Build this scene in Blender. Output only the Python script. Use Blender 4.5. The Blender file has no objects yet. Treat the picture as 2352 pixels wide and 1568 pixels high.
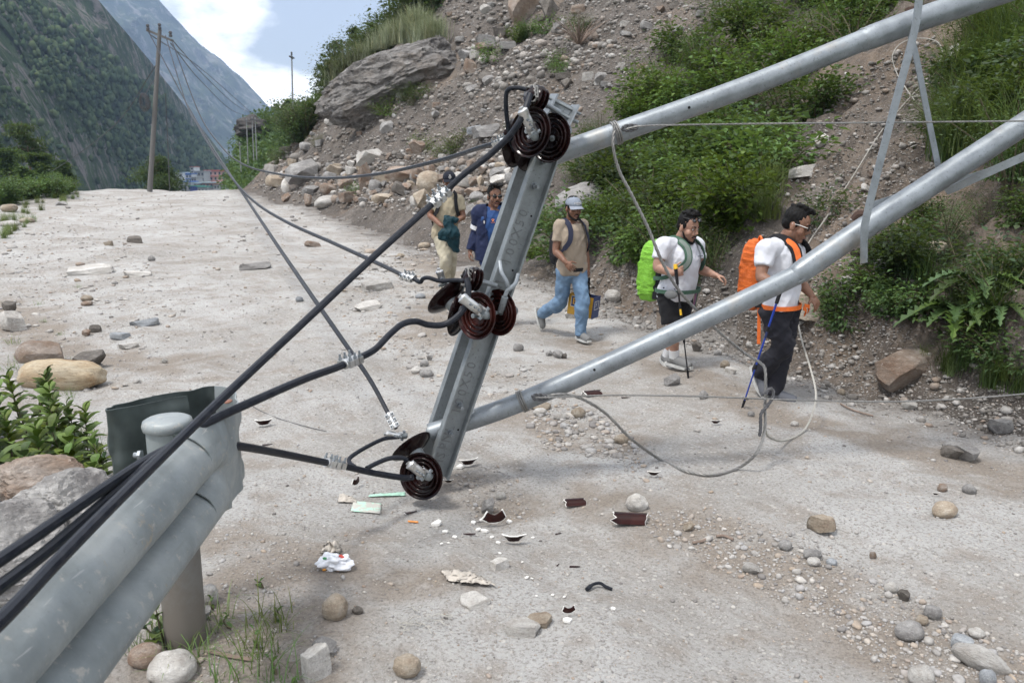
import bpy, math, random
import numpy as np
from mathutils import Vector, Matrix

# ---------------------------------------------------------------- camera, sky, sun, exposure
S = bpy.context.scene
C = S.collection
F, CX, CY, HCAM = 1829.0, 1176.0, 784.0, 1.95
TH = math.atan((784 - 400) / F)
cam_d = bpy.data.cameras.new('camera'); cam = bpy.data.objects.new('camera', cam_d); C.objects.link(cam)
cam.location = (0, 0, HCAM); cam.rotation_euler = (math.pi / 2 - TH, 0, 0)
cam_d.sensor_width = 36; cam_d.lens = 36 * F / 2352; cam_d.clip_start = 0.05; cam_d.clip_end = 20000
cam_d.dof.use_dof = True; cam_d.dof.focus_distance = 5.6; cam_d.dof.aperture_fstop = 4.5
S.camera = cam
SUN_EL, SUN_AZ = math.radians(64), math.radians(-125)      # azimuth from +y towards +x: behind the camera on the left
W = bpy.data.worlds.new('World'); S.world = W; W.use_nodes = True
wn, wl = W.node_tree.nodes, W.node_tree.links
wn.clear()
w_out = wn.new('ShaderNodeOutputWorld'); w_bg = wn.new('ShaderNodeBackground')
w_sky = wn.new('ShaderNodeTexSky'); w_sky.sky_type = 'NISHITA'; w_sky.sun_disc = False
w_sky.sun_elevation = SUN_EL; w_sky.sun_rotation = SUN_AZ; w_sky.air_density = 1.0; w_sky.dust_density = 0.6
w_bg.inputs['Strength'].default_value = 0.070
w_tc = wn.new('ShaderNodeTexCoord'); w_map = wn.new('ShaderNodeMapping')
w_map.inputs['Scale'].default_value = (1, 1, 1.9); w_map.inputs['Location'].default_value = (1.10, 0.48, 2.22)
w_n = wn.new('ShaderNodeTexNoise'); w_n.inputs['Scale'].default_value = 2.1; w_n.inputs['Detail'].default_value = 9
w_n.inputs['Roughness'].default_value = 0.56
w_r = wn.new('ShaderNodeValToRGB'); w_r.color_ramp.elements[0].position = 0.475; w_r.color_ramp.elements[1].position = 0.55
w_r.color_ramp.elements[0].color = (0.19, 0.19, 0.19, 1)
w_mix = wn.new('ShaderNodeMixRGB'); w_mix.inputs[2].default_value = (27, 27, 27.2, 1)
wl.new(w_tc.outputs['Generated'], w_map.inputs['Vector']); wl.new(w_map.outputs[0], w_n.inputs['Vector'])
wl.new(w_n.outputs['Fac'], w_r.inputs[0]); wl.new(w_r.outputs[0], w_mix.inputs[0])
wl.new(w_sky.outputs[0], w_mix.inputs[1]); wl.new(w_mix.outputs[0], w_bg.inputs['Color']); wl.new(w_bg.outputs[0], w_out.inputs[0])
sun_d = bpy.data.lights.new('sun', 'SUN'); sun_d.energy = 2.9; sun_d.angle = math.radians(10); sun_d.color = (1, 0.96, 0.9)
sun = bpy.data.objects.new('sun', sun_d); C.objects.link(sun)
sdir = Vector((math.sin(SUN_AZ) * math.cos(SUN_EL), math.cos(SUN_AZ) * math.cos(SUN_EL), math.sin(SUN_EL)))
sun.rotation_euler = sdir.to_track_quat('Z', 'Y').to_euler(); sun.location = sdir * 60
S.view_settings.view_transform = 'Standard'; S.view_settings.look = 'None'; S.view_settings.gamma = 1
S.view_settings.use_curve_mapping = False; S.view_settings.exposure = 0.40
S.cycles.max_bounces = 6; S.cycles.diffuse_bounces = 3; S.cycles.glossy_bounces = 3; S.cycles.transmission_bounces = 4
S.cycles.volume_bounces = 0; S.cycles.use_denoising = True
try:
    S.cycles.denoiser = 'OPENIMAGEDENOISE'; S.cycles.denoising_prefilter = 'ACCURATE'
except Exception:
    pass

# ---------------------------------------------------------------- helpers: pixels (2352 x 1568 view of the photo) to places
CT, ST = math.cos(TH), math.sin(TH)
def at(u, v, Y):
    a, b = (u - CX) / F, (CY - v) / F
    t = Y / (CT + ST * b)
    return Vector((a * t, Y, HCAM + (-ST + CT * b) * t))
def rng_(seed): return np.random.default_rng(seed)

def hash3(ix, iy, iz, seed):
    n = (ix * 374761393 + iy * 668265263 + iz * 2147483647 + seed * 1274126177) & 0xFFFFFFFF
    n = ((n ^ (n >> 13)) * 1274126177) & 0xFFFFFFFF
    n = ((n ^ (n >> 16)) * 2246822519) & 0xFFFFFFFF
    return ((n ^ (n >> 15)) & 0xFFFFFF) / float(0xFFFFFF)
def vnoise(x, y, z=None, seed=0):
    x = np.asarray(x, float); y = np.asarray(y, float); z = np.zeros_like(x) if z is None else np.asarray(z, float)
    ix, iy, iz = np.floor(x).astype(np.int64), np.floor(y).astype(np.int64), np.floor(z).astype(np.int64)
    fx, fy, fz = x - ix, y - iy, z - iz
    fx, fy, fz = [f * f * f * (f * (f * 6 - 15) + 10) for f in (fx, fy, fz)]
    r = 0
    for dx in (0, 1):
        for dy in (0, 1):
            for dz in (0, 1):
                w = (fx if dx else 1 - fx) * (fy if dy else 1 - fy) * (fz if dz else 1 - fz)
                r = r + w * hash3(ix + dx, iy + dy, iz + dz, seed)
    return r * 2 - 1
def fbm(x, y, z=None, seed=0, oct=4, gain=0.5):
    r, a, f = 0, 1.0, 1.0
    for k in range(oct):
        r = r + a * vnoise(np.asarray(x) * f + 17.3 * k, np.asarray(y) * f - 9.1 * k, None if z is None else np.asarray(z) * f + 4.7 * k, seed + k)
        a *= gain; f *= 2.03
    return r
def sst(a, b, x):
    t = np.clip((np.asarray(x, float) - a) / (b - a), 0, 1); return t * t * (3 - 2 * t)

# ---------------------------------------------------------------- helpers: meshes and objects
def tag(o, label=None, cat=None, group=None, kind=None):
    if label: o['label'] = label
    if cat: o['category'] = cat
    if group: o['group'] = group
    if kind: o['kind'] = kind
    return o
def empty(name, loc, label=None, cat=None, group=None):
    o = bpy.data.objects.new(name, None); C.objects.link(o); o.location = loc; o.empty_display_size = 0.1
    return tag(o, label, cat, group)
def origin_of(p):
    v = Vector((0, 0, 0))
    while p is not None:
        v = v + Vector(p.location); p = p.parent
    return v
def np_mesh(name, verts, faces, smooth=False, mats=None):
    """verts (n,3); faces (m,k) one size"""
    me = bpy.data.meshes.new(name)
    verts = np.ascontiguousarray(verts, np.float32); faces = np.ascontiguousarray(faces, np.int32)
    me.vertices.add(len(verts)); me.vertices.foreach_set('co', verts.ravel())
    k = faces.shape[1]
    me.loops.add(faces.size); me.loops.foreach_set('vertex_index', faces.ravel())
    me.polygons.add(len(faces)); me.polygons.foreach_set('loop_start', np.arange(0, faces.size, k, dtype=np.int32))
    if smooth: me.polygons.foreach_set('use_smooth', np.ones(len(faces), bool))
    me.update(calc_edges=True)
    return me
def link(name, me, mat=None, parent=None, loc=(0, 0, 0)):
    o = bpy.data.objects.new(name, me); C.objects.link(o); o.location = loc
    if mat is not None:
        me.materials.clear(); me.materials.append(mat)
    if parent is not None: o.parent = parent
    return o

class MB:
    """collects closed shapes in world coordinates; build() links them as one object"""
    def __init__(s): s.v = []; s.f = []
    def add(s, verts, faces):
        n = len(s.v); s.v += [tuple(p) for p in verts]; s.f += [tuple(i + n for i in f) for f in faces]; return s
    def box(s, c, size, ax=None, taper=1.0):
        c = Vector(c); X, Y, Z = ax if ax else (Vector((1, 0, 0)), Vector((0, 1, 0)), Vector((0, 0, 1)))
        hx, hy, hz = [q / 2 for q in size]
        vs = [c + X * (sx * hx * (taper if sz > 0 else 1)) + Y * (sy * hy * (taper if sz > 0 else 1)) + Z * (sz * hz) for sz in (-1, 1) for sx, sy in ((-1, -1), (1, -1), (1, 1), (-1, 1))]
        return s.add(vs, [(0, 3, 2, 1), (4, 5, 6, 7), (0, 1, 5, 4), (1, 2, 6, 5), (2, 3, 7, 6), (3, 0, 4, 7)])
    def tube(s, pts, r, n=10, caps=True, flat=None):
        """r number or list; flat=(axis, factor) squashes the section along an axis"""
        pts = [Vector(p) for p in pts]; m = len(pts)
        rs = [r] * m if not hasattr(r, '__len__') else list(r)
        tang = []
        for i in range(m):
            a = pts[max(i - 1, 0)]; b = pts[min(i + 1, m - 1)]
            t = (b - a); tang.append(t.normalized() if t.length > 1e-9 else Vector((0, 0, 1)))
        nrm = tang[0].orthogonal().normalized(); vs = []
        for i in range(m):
            t = tang[i]; nrm = (nrm - t * nrm.dot(t))
            nrm = nrm.normalized() if nrm.length > 1e-6 else t.orthogonal().normalized()
            bi = t.cross(nrm)
            for k in range(n):
                a = 2 * math.pi * k / n
                d = nrm * math.cos(a) + bi * math.sin(a)
                if flat: d = d - flat[0] * (d.dot(flat[0]) * (1 - flat[1]))
                vs.append(pts[i] + d * rs[i])
        fs = [(i * n + k, i * n + (k + 1) % n, (i + 1) * n + (k + 1) % n, (i + 1) * n + k) for i in range(m - 1) for k in range(n)]
        if caps: fs += [tuple(reversed(range(n))), tuple((m - 1) * n + k for k in range(n))]
        return s.add(vs, fs)
    def lathe(s, prof, o, axis, n=24):
        """prof list of (radius, height along axis); closed when the ends have radius ~0"""
        o = Vector(o); Z = Vector(axis).normalized(); X = Z.orthogonal().normalized(); Y = Z.cross(X); vs = []
        for r, h in prof:
            for k in range(n):
                a = 2 * math.pi * k / n; vs.append(o + Z * h + (X * math.cos(a) + Y * math.sin(a)) * max(r, 1e-4))
        m = len(prof)
        fs = [(i * n + k, i * n + (k + 1) % n, (i + 1) * n + (k + 1) % n, (i + 1) * n + k) for i in range(m - 1) for k in range(n)]
        fs += [tuple(reversed(range(n))), tuple((m - 1) * n + k for k in range(n))]
        return s.add(vs, fs)
    def ell(s, c, rad, ax=None, n=14, m=9):
        c = Vector(c); X, Y, Z = ax if ax else (Vector((1, 0, 0)), Vector((0, 1, 0)), Vector((0, 0, 1)))
        if not hasattr(rad, '__len__'): rad = (rad,) * 3
        vs = [c - Z * rad[2]]
        for i in range(1, m):
            ph = -math.pi / 2 + math.pi * i / m
            for k in range(n):
                a = 2 * math.pi * k / n
                vs.append(c + X * (rad[0] * math.cos(ph) * math.cos(a)) + Y * (rad[1] * math.cos(ph) * math.sin(a)) + Z * (rad[2] * math.sin(ph)))
        vs.append(c + Z * rad[2]); L = len(vs) - 1
        fs = [(0, 1 + (k + 1) % n, 1 + k) for k in range(n)]
        for i in range(m - 2):
            for k in range(n):
                a, b = 1 + i * n + k, 1 + i * n + (k + 1) % n; fs.append((a, b, b + n, a + n))
        q = 1 + (m - 2) * n
        fs += [(q + k, q + (k + 1) % n, L) for k in range(n)]
        return s.add(vs, fs)
    def sheet(s, grid, th):
        """grid[i][j] of points: a sheet with thickness th (both sides and rims)"""
        m, n = len(grid), len(grid[0]); P = [[Vector(p) for p in r] for r in grid]; top, bot = [], []
        for i in range(m):
            for j in range(n):
                a = P[min(i + 1, m - 1)][j] - P[max(i - 1, 0)][j]; b = P[i][min(j + 1, n - 1)] - P[i][max(j - 1, 0)]
                nn = a.cross(b); nn = nn.normalized() if nn.length > 1e-12 else Vector((0, 0, 1))
                top.append(P[i][j] + nn * th / 2); bot.append(P[i][j] - nn * th / 2)
        N = m * n; fs = []
        for i in range(m - 1):
            for j in range(n - 1):
                a, b, c, d = i * n + j, i * n + j + 1, (i + 1) * n + j + 1, (i + 1) * n + j
                fs += [(a, d, c, b), (a + N, b + N, c + N, d + N)]
        rim = [j for j in range(n)] + [i * n + n - 1 for i in range(1, m)] + [(m - 1) * n + j for j in range(n - 2, -1, -1)] + [i * n for i in range(m - 2, 0, -1)]
        for k in range(len(rim)):
            a, b = rim[k], rim[(k + 1) % len(rim)]; fs.append((a, b, b + N, a + N))
        return s.add(top + bot, fs)
    def build(s, name, mat, parent=None, smooth=True, sharp=35):
        off = origin_of(parent)
        me = bpy.data.meshes.new(name)
        me.from_pydata([(p[0] - off.x, p[1] - off.y, p[2] - off.z) for p in s.v], [], s.f); me.update()
        if smooth:
            me.polygons.foreach_set('use_smooth', np.ones(len(me.polygons), bool))
            if sharp: me.set_sharp_from_angle(angle=math.radians(sharp))
        return link(name, me, mat, parent)

def crom(pts, n=8):
    """smooth path through points"""
    P = [Vector(p) for p in pts]; P = [P[0] * 2 - P[1]] + P + [P[-1] * 2 - P[-2]]; out = []
    for i in range(1, len(P) - 2):
        p0, p1, p2, p3 = P[i - 1], P[i], P[i + 1], P[i + 2]
        for k in range(n):
            t = k / n
            out.append(0.5 * ((2 * p1) + (p2 - p0) * t + (2 * p0 - 5 * p1 + 4 * p2 - p3) * t * t + (3 * p1 - p0 - 3 * p2 + p3) * t ** 3))
    out.append(P[-2]); return out
def resample(pts, step):
    out = [pts[0]]; acc = 0
    for a, b in zip(pts, pts[1:]):
        d = (b - a).length; k = step - acc
        while k <= d:
            out.append(a.lerp(b, k / d)); k += step
        acc = d - (k - step)
    if (out[-1] - pts[-1]).length > step * 0.3: out.append(pts[-1])
    return out
def strand(mb, pts, R, n=3, pitch=0.09, seg=7):
    """stranded wire: n helical strands round the path"""
    pts = resample(pts, max(pitch / seg, R * 1.2)); m = len(pts); tang = []
    for i in range(m): tang.append((pts[min(i + 1, m - 1)] - pts[max(i - 1, 0)]).normalized())
    nrm = tang[0].orthogonal().normalized(); paths = [[] for _ in range(n)]; L = 0
    for i in range(m):
        t = tang[i]; nrm = (nrm - t * nrm.dot(t)).normalized(); bi = t.cross(nrm)
        if i: L += (pts[i] - pts[i - 1]).length
        for k in range(n):
            a = 2 * math.pi * (L / pitch + k / n); paths[k].append(pts[i] + (nrm * math.cos(a) + bi * math.sin(a)) * R * 0.5)
    for p in paths: mb.tube(p, R * 0.56, n=5)
    return mb

# ---------------------------------------------------------------- helpers: materials
class M:
    def __init__(s, name, base=(0.5, 0.5, 0.5), rough=0.7, metal=0.0, spec=0.5):
        s.m = bpy.data.materials.new(name); s.m.use_nodes = True; s.n = s.m.node_tree.nodes; s.l = s.m.node_tree.links
        s.b = s.n['Principled BSDF']; s.b.inputs['Base Color'].default_value = (*base, 1); s.b.inputs['Roughness'].default_value = rough
        s.b.inputs['Metallic'].default_value = metal; s.b.inputs['Specular IOR Level'].default_value = spec
        s.tc = None; s.h = None
    def vec(s, scale=(1, 1, 1), kind='Object', rot=(0, 0, 0)):
        if s.tc is None: s.tc = s.n.new('ShaderNodeTexCoord')
        mp = s.n.new('ShaderNodeMapping'); mp.inputs['Scale'].default_value = scale; mp.inputs['Rotation'].default_value = rot
        s.l.new(s.tc.outputs[kind], mp.inputs[0]); return mp.outputs[0]
    def noise(s, scale, detail=5, rough=0.55, vec=None, dist=0):
        t = s.n.new('ShaderNodeTexNoise'); t.inputs['Scale'].default_value = scale; t.inputs['Detail'].default_value = detail
        t.inputs['Roughness'].default_value = rough; t.inputs['Distortion'].default_value = dist
        s.l.new(vec if vec is not None else s.vec(), t.inputs['Vector']); return t.outputs['Fac']
    def voro(s, scale, vec=None, feature='F1', out='Distance'):
        t = s.n.new('ShaderNodeTexVoronoi'); t.feature = feature; t.inputs['Scale'].default_value = scale
        s.l.new(vec if vec is not None else s.vec(), t.inputs['Vector']); return t.outputs[out]
    def ramp(s, fac, stops):
        r = s.n.new('ShaderNodeValToRGB'); e = r.color_ramp.elements
        while len(e) < len(stops): e.new(0.5)
        for k, (p, c) in enumerate(stops):
            e[k].position = p; e[k].color = (*c, 1) if hasattr(c, '__len__') else (c, c, c, 1)
        s.l.new(fac, r.inputs[0]); return r.outputs[0]
    def mix(s, fac, a, b, mode='MIX'):
        m = s.n.new('ShaderNodeMixRGB'); m.blend_type = mode
        for k, x in enumerate((fac, a, b)):
            if hasattr(x, 'is_linked'): s.l.new(x, m.inputs[k])
            elif k == 0: m.inputs[0].default_value = x
            else: m.inputs[k].default_value = (*x, 1) if hasattr(x, '__len__') else (x, x, x, 1)
        return m.outputs[0]
    def math(s, op, a, b=0.0):
        m = s.n.new('ShaderNodeMath'); m.operation = op
        for k, x in enumerate((a, b)):
            if hasattr(x, 'is_linked'): s.l.new(x, m.inputs[k])
            else: m.inputs[k].default_value = x
        return m.outputs[0]
    def rnd(s):  # random per loose piece
        return s.n.new('ShaderNodeNewGeometry').outputs['Random Per Island']
    def ornd(s): return s.n.new('ShaderNodeObjectInfo').outputs['Random']
    def color(s, c): s.l.new(c, s.b.inputs['Base Color']); return s
    def rough(s, c): s.l.new(c, s.b.inputs['Roughness']); return s
    def bump(s, h, strength=0.5, dist=0.02):
        b = s.n.new('ShaderNodeBump'); b.inputs['Strength'].default_value = strength; b.inputs['Distance'].default_value = dist
        s.l.new(h, b.inputs['Height'])
        if s.h is not None: s.l.new(s.h, b.inputs['Normal'])
        s.h = b.outputs[0]; s.l.new(s.h, s.b.inputs['Normal']); return s
def plain(name, c, rough=0.7, metal=0.0, spec=0.5, var=0.15, scale=40, bump=0.0, bscale=200):
    """a colour with a little natural variation"""
    m = M(name, c, rough, metal, spec); f = m.noise(scale, 4)
    m.color(m.ramp(f, [(0.3, [x * (1 - var) for x in c]), (0.7, [min(1, x * (1 + var)) for x in c])]))
    if bump: m.bump(m.noise(bscale, 3), bump, 0.002)
    return m.m
# ================================================================ TERRAIN
TOE = np.array([(11, -2), (6.6, 2.2), (4.6, 4.9), (3.9, 5.9), (3.0, 7.6), (2.3, 9.5), (1.3, 12), (0.4, 14.5), (-2.5, 20), (-6.5, 29), (-11, 37), (-15.5, 46), (-17.5, 53), (-13.5, 70), (2, 110), (120, 190), (300, 60), (120, -60), (11, -30)], float)
def hill_s(x, y):
    """distance past the foot of the slope, positive on the hill"""
    x = np.asarray(x, float); y = np.asarray(y, float); d2 = np.full(x.shape, 1e18); ins = np.zeros(x.shape, bool)
    n = len(TOE)
    for i in range(n):
        ax, ay = TOE[i]; bx, by = TOE[(i + 1) % n]; dx, dy = bx - ax, by - ay
        t = np.clip(((x - ax) * dx + (y - ay) * dy) / (dx * dx + dy * dy), 0, 1)
        d2 = np.minimum(d2, (x - ax - t * dx) ** 2 + (y - ay - t * dy) ** 2)
        c = ((ay > y) != (by > y)) & (x < dx * (y - ay) / (dy if abs(dy) > 1e-9 else 1e-9) + ax)
        ins ^= c
    d = np.sqrt(d2); return np.where(ins, d, -d)
def hgt(x, y):
    x = np.asarray(x, float); y = np.asarray(y, float)
    s = hill_s(x, y)
    g = 1.0 * np.clip((y - 9) / 36, 0, 1) ** 1.25
    g = g - 0.16 * np.maximum(0, y - 47) * sst(46, 56, y)
    g = g + 0.05 * fbm(x * 0.55, y * 0.4, seed=3, oct=3) * sst(1, 8, y) + 0.022 * fbm(x * 2.2, y * 1.6, seed=5, oct=3)
    g = g + 0.10 * fbm(x * 0.35, y * 0.25, seed=9, oct=2) * sst(10, 22, y)
    for cx, cy, ang, wd, dp in ((0.95, 3.6, -0.62, 0.5, 0.045), (-3.4, 7.4, 0.1, 0.5, 0.05)):    # washed-out ruts
        c, q = math.cos(ang), math.sin(ang); pr = -(x - cx) * q + (y - cy) * c
        g = g - dp * np.exp(-(pr / wd) ** 2) * sst(9, 5, y)
    lx = np.where(y < 30, -(0.76 * y + 1.75), np.where(y < 46, -24.5 + (y - 30) * 0.02, -24.2 + (y - 46) * 0.3))
    e = np.maximum(0, lx - x); g = g - 0.75 * e * sst(0, 2.5, e)
    k = 0.70 + 0.34 * sst(18, 44, y)
    sp = np.maximum(0, s)
    near = sst(16, 9, y)
    n1 = fbm(x * 0.45, y * 0.45, seed=21, oct=4); n2 = fbm(x * 2.3, y * 2.3, seed=31, oct=4)
    hill = k * (sp - 0.35 * (1 - np.exp(-sp / 0.35)) * (1 - near)) + near * 0.42 * sst(0.0, 0.8, sp + 0.25 * n2)
    hill = 60 * (1 - np.exp(-hill / 60))
    hill = hill + (0.42 * n1 * sst(0.3, 4, sp) + 0.13 * n2 * sst(0.05, 0.8, sp))
    hill = hill - 0.5 * np.exp(-((x - 3.9 - (y - 7) * 0.42) / 0.8) ** 2) * sst(0.8, 2.5, sp) * near   # gully on the right
    # toe noise
    g = g + 0.05 * n2 * sst(-0.9, 0.0, s)
    return g + np.where(s > 0, hill, 0)
HROW = np.arange(math.log(0.35), math.log(165), 0.0074); HCOL = np.arange(-1.30, 1.3001, 0.0074 * 1.05)
_YY, _AA = np.meshgrid(np.exp(HROW) - 1.5, HCOL, indexing='ij'); HGRID = hgt(_AA * (_YY + 1.5), _YY)
def hfast(x, y):
    x = np.asarray(x, float); y = np.asarray(y, float)
    i = np.clip((np.log(np.maximum(y + 1.5, 0.36)) - HROW[0]) / 0.0074, 0, len(HROW) - 1.001); j = np.clip((x / np.maximum(y + 1.5, 0.36) - HCOL[0]) / (0.0074 * 1.05), 0, len(HCOL) - 1.001)
    a, b = i.astype(int), j.astype(int); p, q = i - a, j - b
    return (HGRID[a, b] * (1 - p) * (1 - q) + HGRID[a + 1, b] * p * (1 - q) + HGRID[a, b + 1] * (1 - p) * q + HGRID[a + 1, b + 1] * p * q)
def gr(u, v, lift=0.0):
    """where the view line of pixel (u, v) meets the ground"""
    u = np.atleast_1d(np.asarray(u, float)); v = np.atleast_1d(np.asarray(v, float))
    a = (u - CX) / F; b = (CY - v) / F; dy = CT + ST * b; dz = -ST + CT * b
    ts = np.geomspace(1.0, 160, 420); Y = ts[None, :]
    T = Y / dy[:, None]; X = a[:, None] * T; Z = HCAM + dz[:, None] * T
    below = Z < hfast(X, np.broadcast_to(Y, X.shape)) + lift
    i = np.where(below.any(1), below.argmax(1), len(ts) - 1); i = np.maximum(i, 1)
    lo, hi = ts[i - 1], ts[i]
    for _ in range(12):
        m = (lo + hi) / 2; t = m / dy
        bl = HCAM + dz * t < hfast(a * t, m) + lift
        hi = np.where(bl, m, hi); lo = np.where(bl, lo, m)
    t = hi / dy
    return np.stack([a * t, hi, HCAM + dz * t], 1)
def g1(u, v): return Vector(gr(u, v)[0])
def hz(x, y): return float(hfast(np.array([x]), np.array([y]))[0])

# --- dirt road material
md = M('dusty_road'); P_ = md.vec()
big = md.noise(0.55, 6, 0.6, P_); mid = md.noise(3.1, 7, 0.62, P_); fine = md.noise(55, 5, 0.7, P_)
st = md.vec((1, 1, 1), rot=(0, 0, 0.95)); stv = md.n.new('ShaderNodeVectorMath'); stv.operation = 'MULTIPLY'; stv.inputs[1].default_value = (1.0, 6.0, 1.0)
md.l.new(st, stv.inputs[0]); streak = md.noise(3.0, 6, 0.65, stv.outputs[0])
col = md.ramp(big, [(0.33, (0.258, 0.238, 0.214)), (0.47, (0.342, 0.331, 0.314)), (0.62, (0.424, 0.419, 0.408))])
col = md.mix(md.ramp(mid, [(0.37, 0.75), (0.5, 0.0)]), col, (0.262, 0.230, 0.198))
col = md.mix(md.math('MULTIPLY', md.ramp(streak, [(0.5, 0.0), (0.66, 1.0)]), 0.5), col, (0.445, 0.434, 0.416))
bl_ = md.noise(0.9, 8, 0.7, md.vec((0.8, 1.5, 1), rot=(0, 0, 0.75)), 0.5)
col = md.mix(md.ramp(bl_, [(0.56, 0.0), (0.66, 0.75)]), col, (0.248, 0.214, 0.180))
col = md.mix(md.ramp(fine, [(0.38, 0.8), (0.5, 0.0)]), col, (0.20, 0.182, 0.163))
col = md.mix(md.ramp(md.noise(120, 3, 0.6, P_), [(0.6, 0.0), (0.68, 0.7)]), col, (0.56, 0.54, 0.51))
col = md.mix(md.ramp(md.noise(23, 6, 0.75, P_), [(0.62, 0.0), (0.68, 0.55)]), col, (0.33, 0.25, 0.19))
vd = md.voro(26, P_); vc = md.voro(26, P_, out='Color')
pm = md.math('MULTIPLY', md.ramp(vd, [(0.26, 1.0), (0.34, 0.0)]), md.ramp(md.math('ADD', vc, 0.0), [(0.62, 0.0), (0.66, 1.0)]))
col = md.mix(md.math('MULTIPLY', pm, 0.7), col, md.mix(vc, (0.30, 0.28, 0.27), (0.55, 0.52, 0.48)))
wsh = md.n.new('ShaderNodeAttribute'); wsh.attribute_name = 'washed'
wf = md.math('MULTIPLY', wsh.outputs['Fac'], md.ramp(md.noise(2.4, 7, 0.7, P_), [(0.34, 0.15), (0.52, 1.0)]))
col = md.mix(wf, col, md.mix(md.ramp(fine, [(0.36, 0.7), (0.56, 0.0)]), (0.270, 0.235, 0.199), (0.15, 0.130, 0.113)))
def past_toe(m):
    n = m.n.new('ShaderNodeAttribute'); n.attribute_name = 'past_toe'; return n.outputs['Fac']
big2 = md.noise(0.28, 6, 0.62, P_); mid2 = md.noise(2.2, 8, 0.68, P_)
soil = md.mix(md.ramp(fine, [(0.36, 0.8), (0.6, 0.0)]), md.ramp(mid2, [(0.36, (0.080, 0.070, 0.062)), (0.6, (0.16, 0.143, 0.127))]), (0.09, 0.076, 0.066))
edge = md.math('ADD', past_toe(md), md.math('MULTIPLY', md.math('SUBTRACT', md.noise(1.5, 6, 0.7, P_), 0.5), 2.6))
col = md.mix(md.ramp(edge, [(0.0, 0.0), (0.30, 1.0)]), col, soil); mdr = [x for x in md.n if x.type == 'VALTORGB'][-1]
mpr = md.n.new('ShaderNodeMapRange'); mpr.inputs[1].default_value = -0.95; mpr.inputs[2].default_value = 0.35; md.l.new(edge, mpr.inputs[0])
mxn = mdr.outputs[0].links[0].to_node; md.l.new(mpr.outputs[0], mxn.inputs[0])
md.color(col); md.b.inputs['Roughness'].default_value = 0.93; md.b.inputs['Specular IOR Level'].default_value = 0.2
md.bump(mid, 0.5, 0.05); md.bump(md.noise(16, 7, 0.72, P_), 0.75, 0.03); md.bump(fine, 0.9, 0.012); md.bump(pm, 0.6, 0.01)
# --- scree slope material
ms = M('scree_soil'); P2 = ms.vec()
big = ms.noise(0.28, 6, 0.62, P2); mid = ms.noise(2.2, 8, 0.68, P2); fine = ms.noise(26, 6, 0.75, P2)
col = ms.ramp(big, [(0.36, (0.086, 0.075, 0.066)), (0.52, (0.124, 0.109, 0.097)), (0.66, (0.160, 0.139, 0.121))])
col = ms.mix(ms.ramp(ms.noise(0.13, 5, 0.6, P2), [(0.5, 0.0), (0.62, 0.8)]), col, (0.205, 0.155, 0.115))
col = ms.mix(ms.ramp(mid, [(0.38, 0.8), (0.55, 0.0)]), col, (0.075, 0.066, 0.059))
col = ms.mix(ms.ramp(fine, [(0.55, 0.0), (0.66, 0.8)]), col, (0.30, 0.275, 0.25))
col = ms.mix(ms.ramp(fine, [(0.30, 0.7), (0.42, 0.0)]), col, (0.085, 0.07, 0.06))
ms.color(col); ms.b.inputs['Roughness'].default_value = 0.95; ms.b.inputs['Specular IOR Level'].default_value = 0.15
ms.bump(mid, 0.8, 0.12); ms.bump(fine, 0.9, 0.03)

# --- the two ground sheets (one grid that gets coarser with distance)
YY, AA = _YY, _AA; XX = AA * (YY + 1.5); ZZ = HGRID; nr, nc = XX.shape
V = np.stack([XX.ravel(), YY.ravel(), ZZ.ravel()], 1)
idx = np.arange(nr * nc).reshape(nr, nc)
Q = np.stack([idx[:-1, :-1], idx[:-1, 1:], idx[1:, 1:], idx[1:, :-1]], -1).reshape(-1, 4)
fc = V[Q].mean(1); onhill = hill_s(fc[:, 0], fc[:, 1]) > 0.0 + 0.25 * vnoise(fc[:, 0] * 1.7, fc[:, 1] * 1.7, seed=77)
def sub_mesh(name, sel):
    f = Q[sel]; used, inv = np.unique(f, return_inverse=True)
    me = np_mesh(name, V[used], inv.reshape(-1, 4), smooth=True)
    at_ = me.attributes.new('past_toe', 'FLOAT', 'POINT'); at_.data.foreach_set('value', STOE[used].astype(np.float32)); aw = me.attributes.new('washed', 'FLOAT', 'POINT'); aw.data.foreach_set('value', WASH[used].astype(np.float32)); return me
STOE = hill_s(V[:, 0], V[:, 1])
WASH = np.zeros(len(V))                      # dirt of another colour: the washed gravel band, the trodden path, churned soil
for pts, wd in (([(1440, 1150), (1560, 1215), (1750, 1310), (1980, 1430), (2352, 1600)], 0.30), ([(1330, 790), (1560, 850), (1800, 960), (2100, 1030), (2352, 1100)], 0.30), ([(1060, 1120), (1180, 1180)], 0.22), ([(400, 1480), (520, 1380), (620, 1300), (640, 1500)], 0.32), ([(0, 700), (120, 800), (300, 840), (420, 830)], 0.45), ([(1180, 960), (1420, 1020)], 0.25), ([(560, 1250), (900, 1330), (1100, 1340)], 0.16), ([(950, 590), (1050, 640), (1000, 760)], 0.5)):
    W2_ = gr([p[0] for p in pts], [p[1] for p in pts])[:, :2]; d2 = np.full(len(V), 1e9)
    for A_, B_ in zip(W2_, W2_[1:]):
        e_ = B_ - A_; t_ = np.clip(((V[:, :2] - A_) @ e_) / (e_ @ e_), 0, 1); d2 = np.minimum(d2, ((V[:, :2] - A_ - t_[:, None] * e_) ** 2).sum(1))
    WASH = np.maximum(WASH, sst(1.5, 0.5, np.sqrt(d2) / wd + 0.45 * fbm(V[:, 0] * 3, V[:, 1] * 3, seed=88, oct=3)))
tag(link('dirt_road', sub_mesh('dirt_road', ~onhill), md.m), kind='structure')
tag(link('hillside', sub_mesh('hillside', onhill), ms.m), kind='structure')
del XX, YY, ZZ, AA

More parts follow.
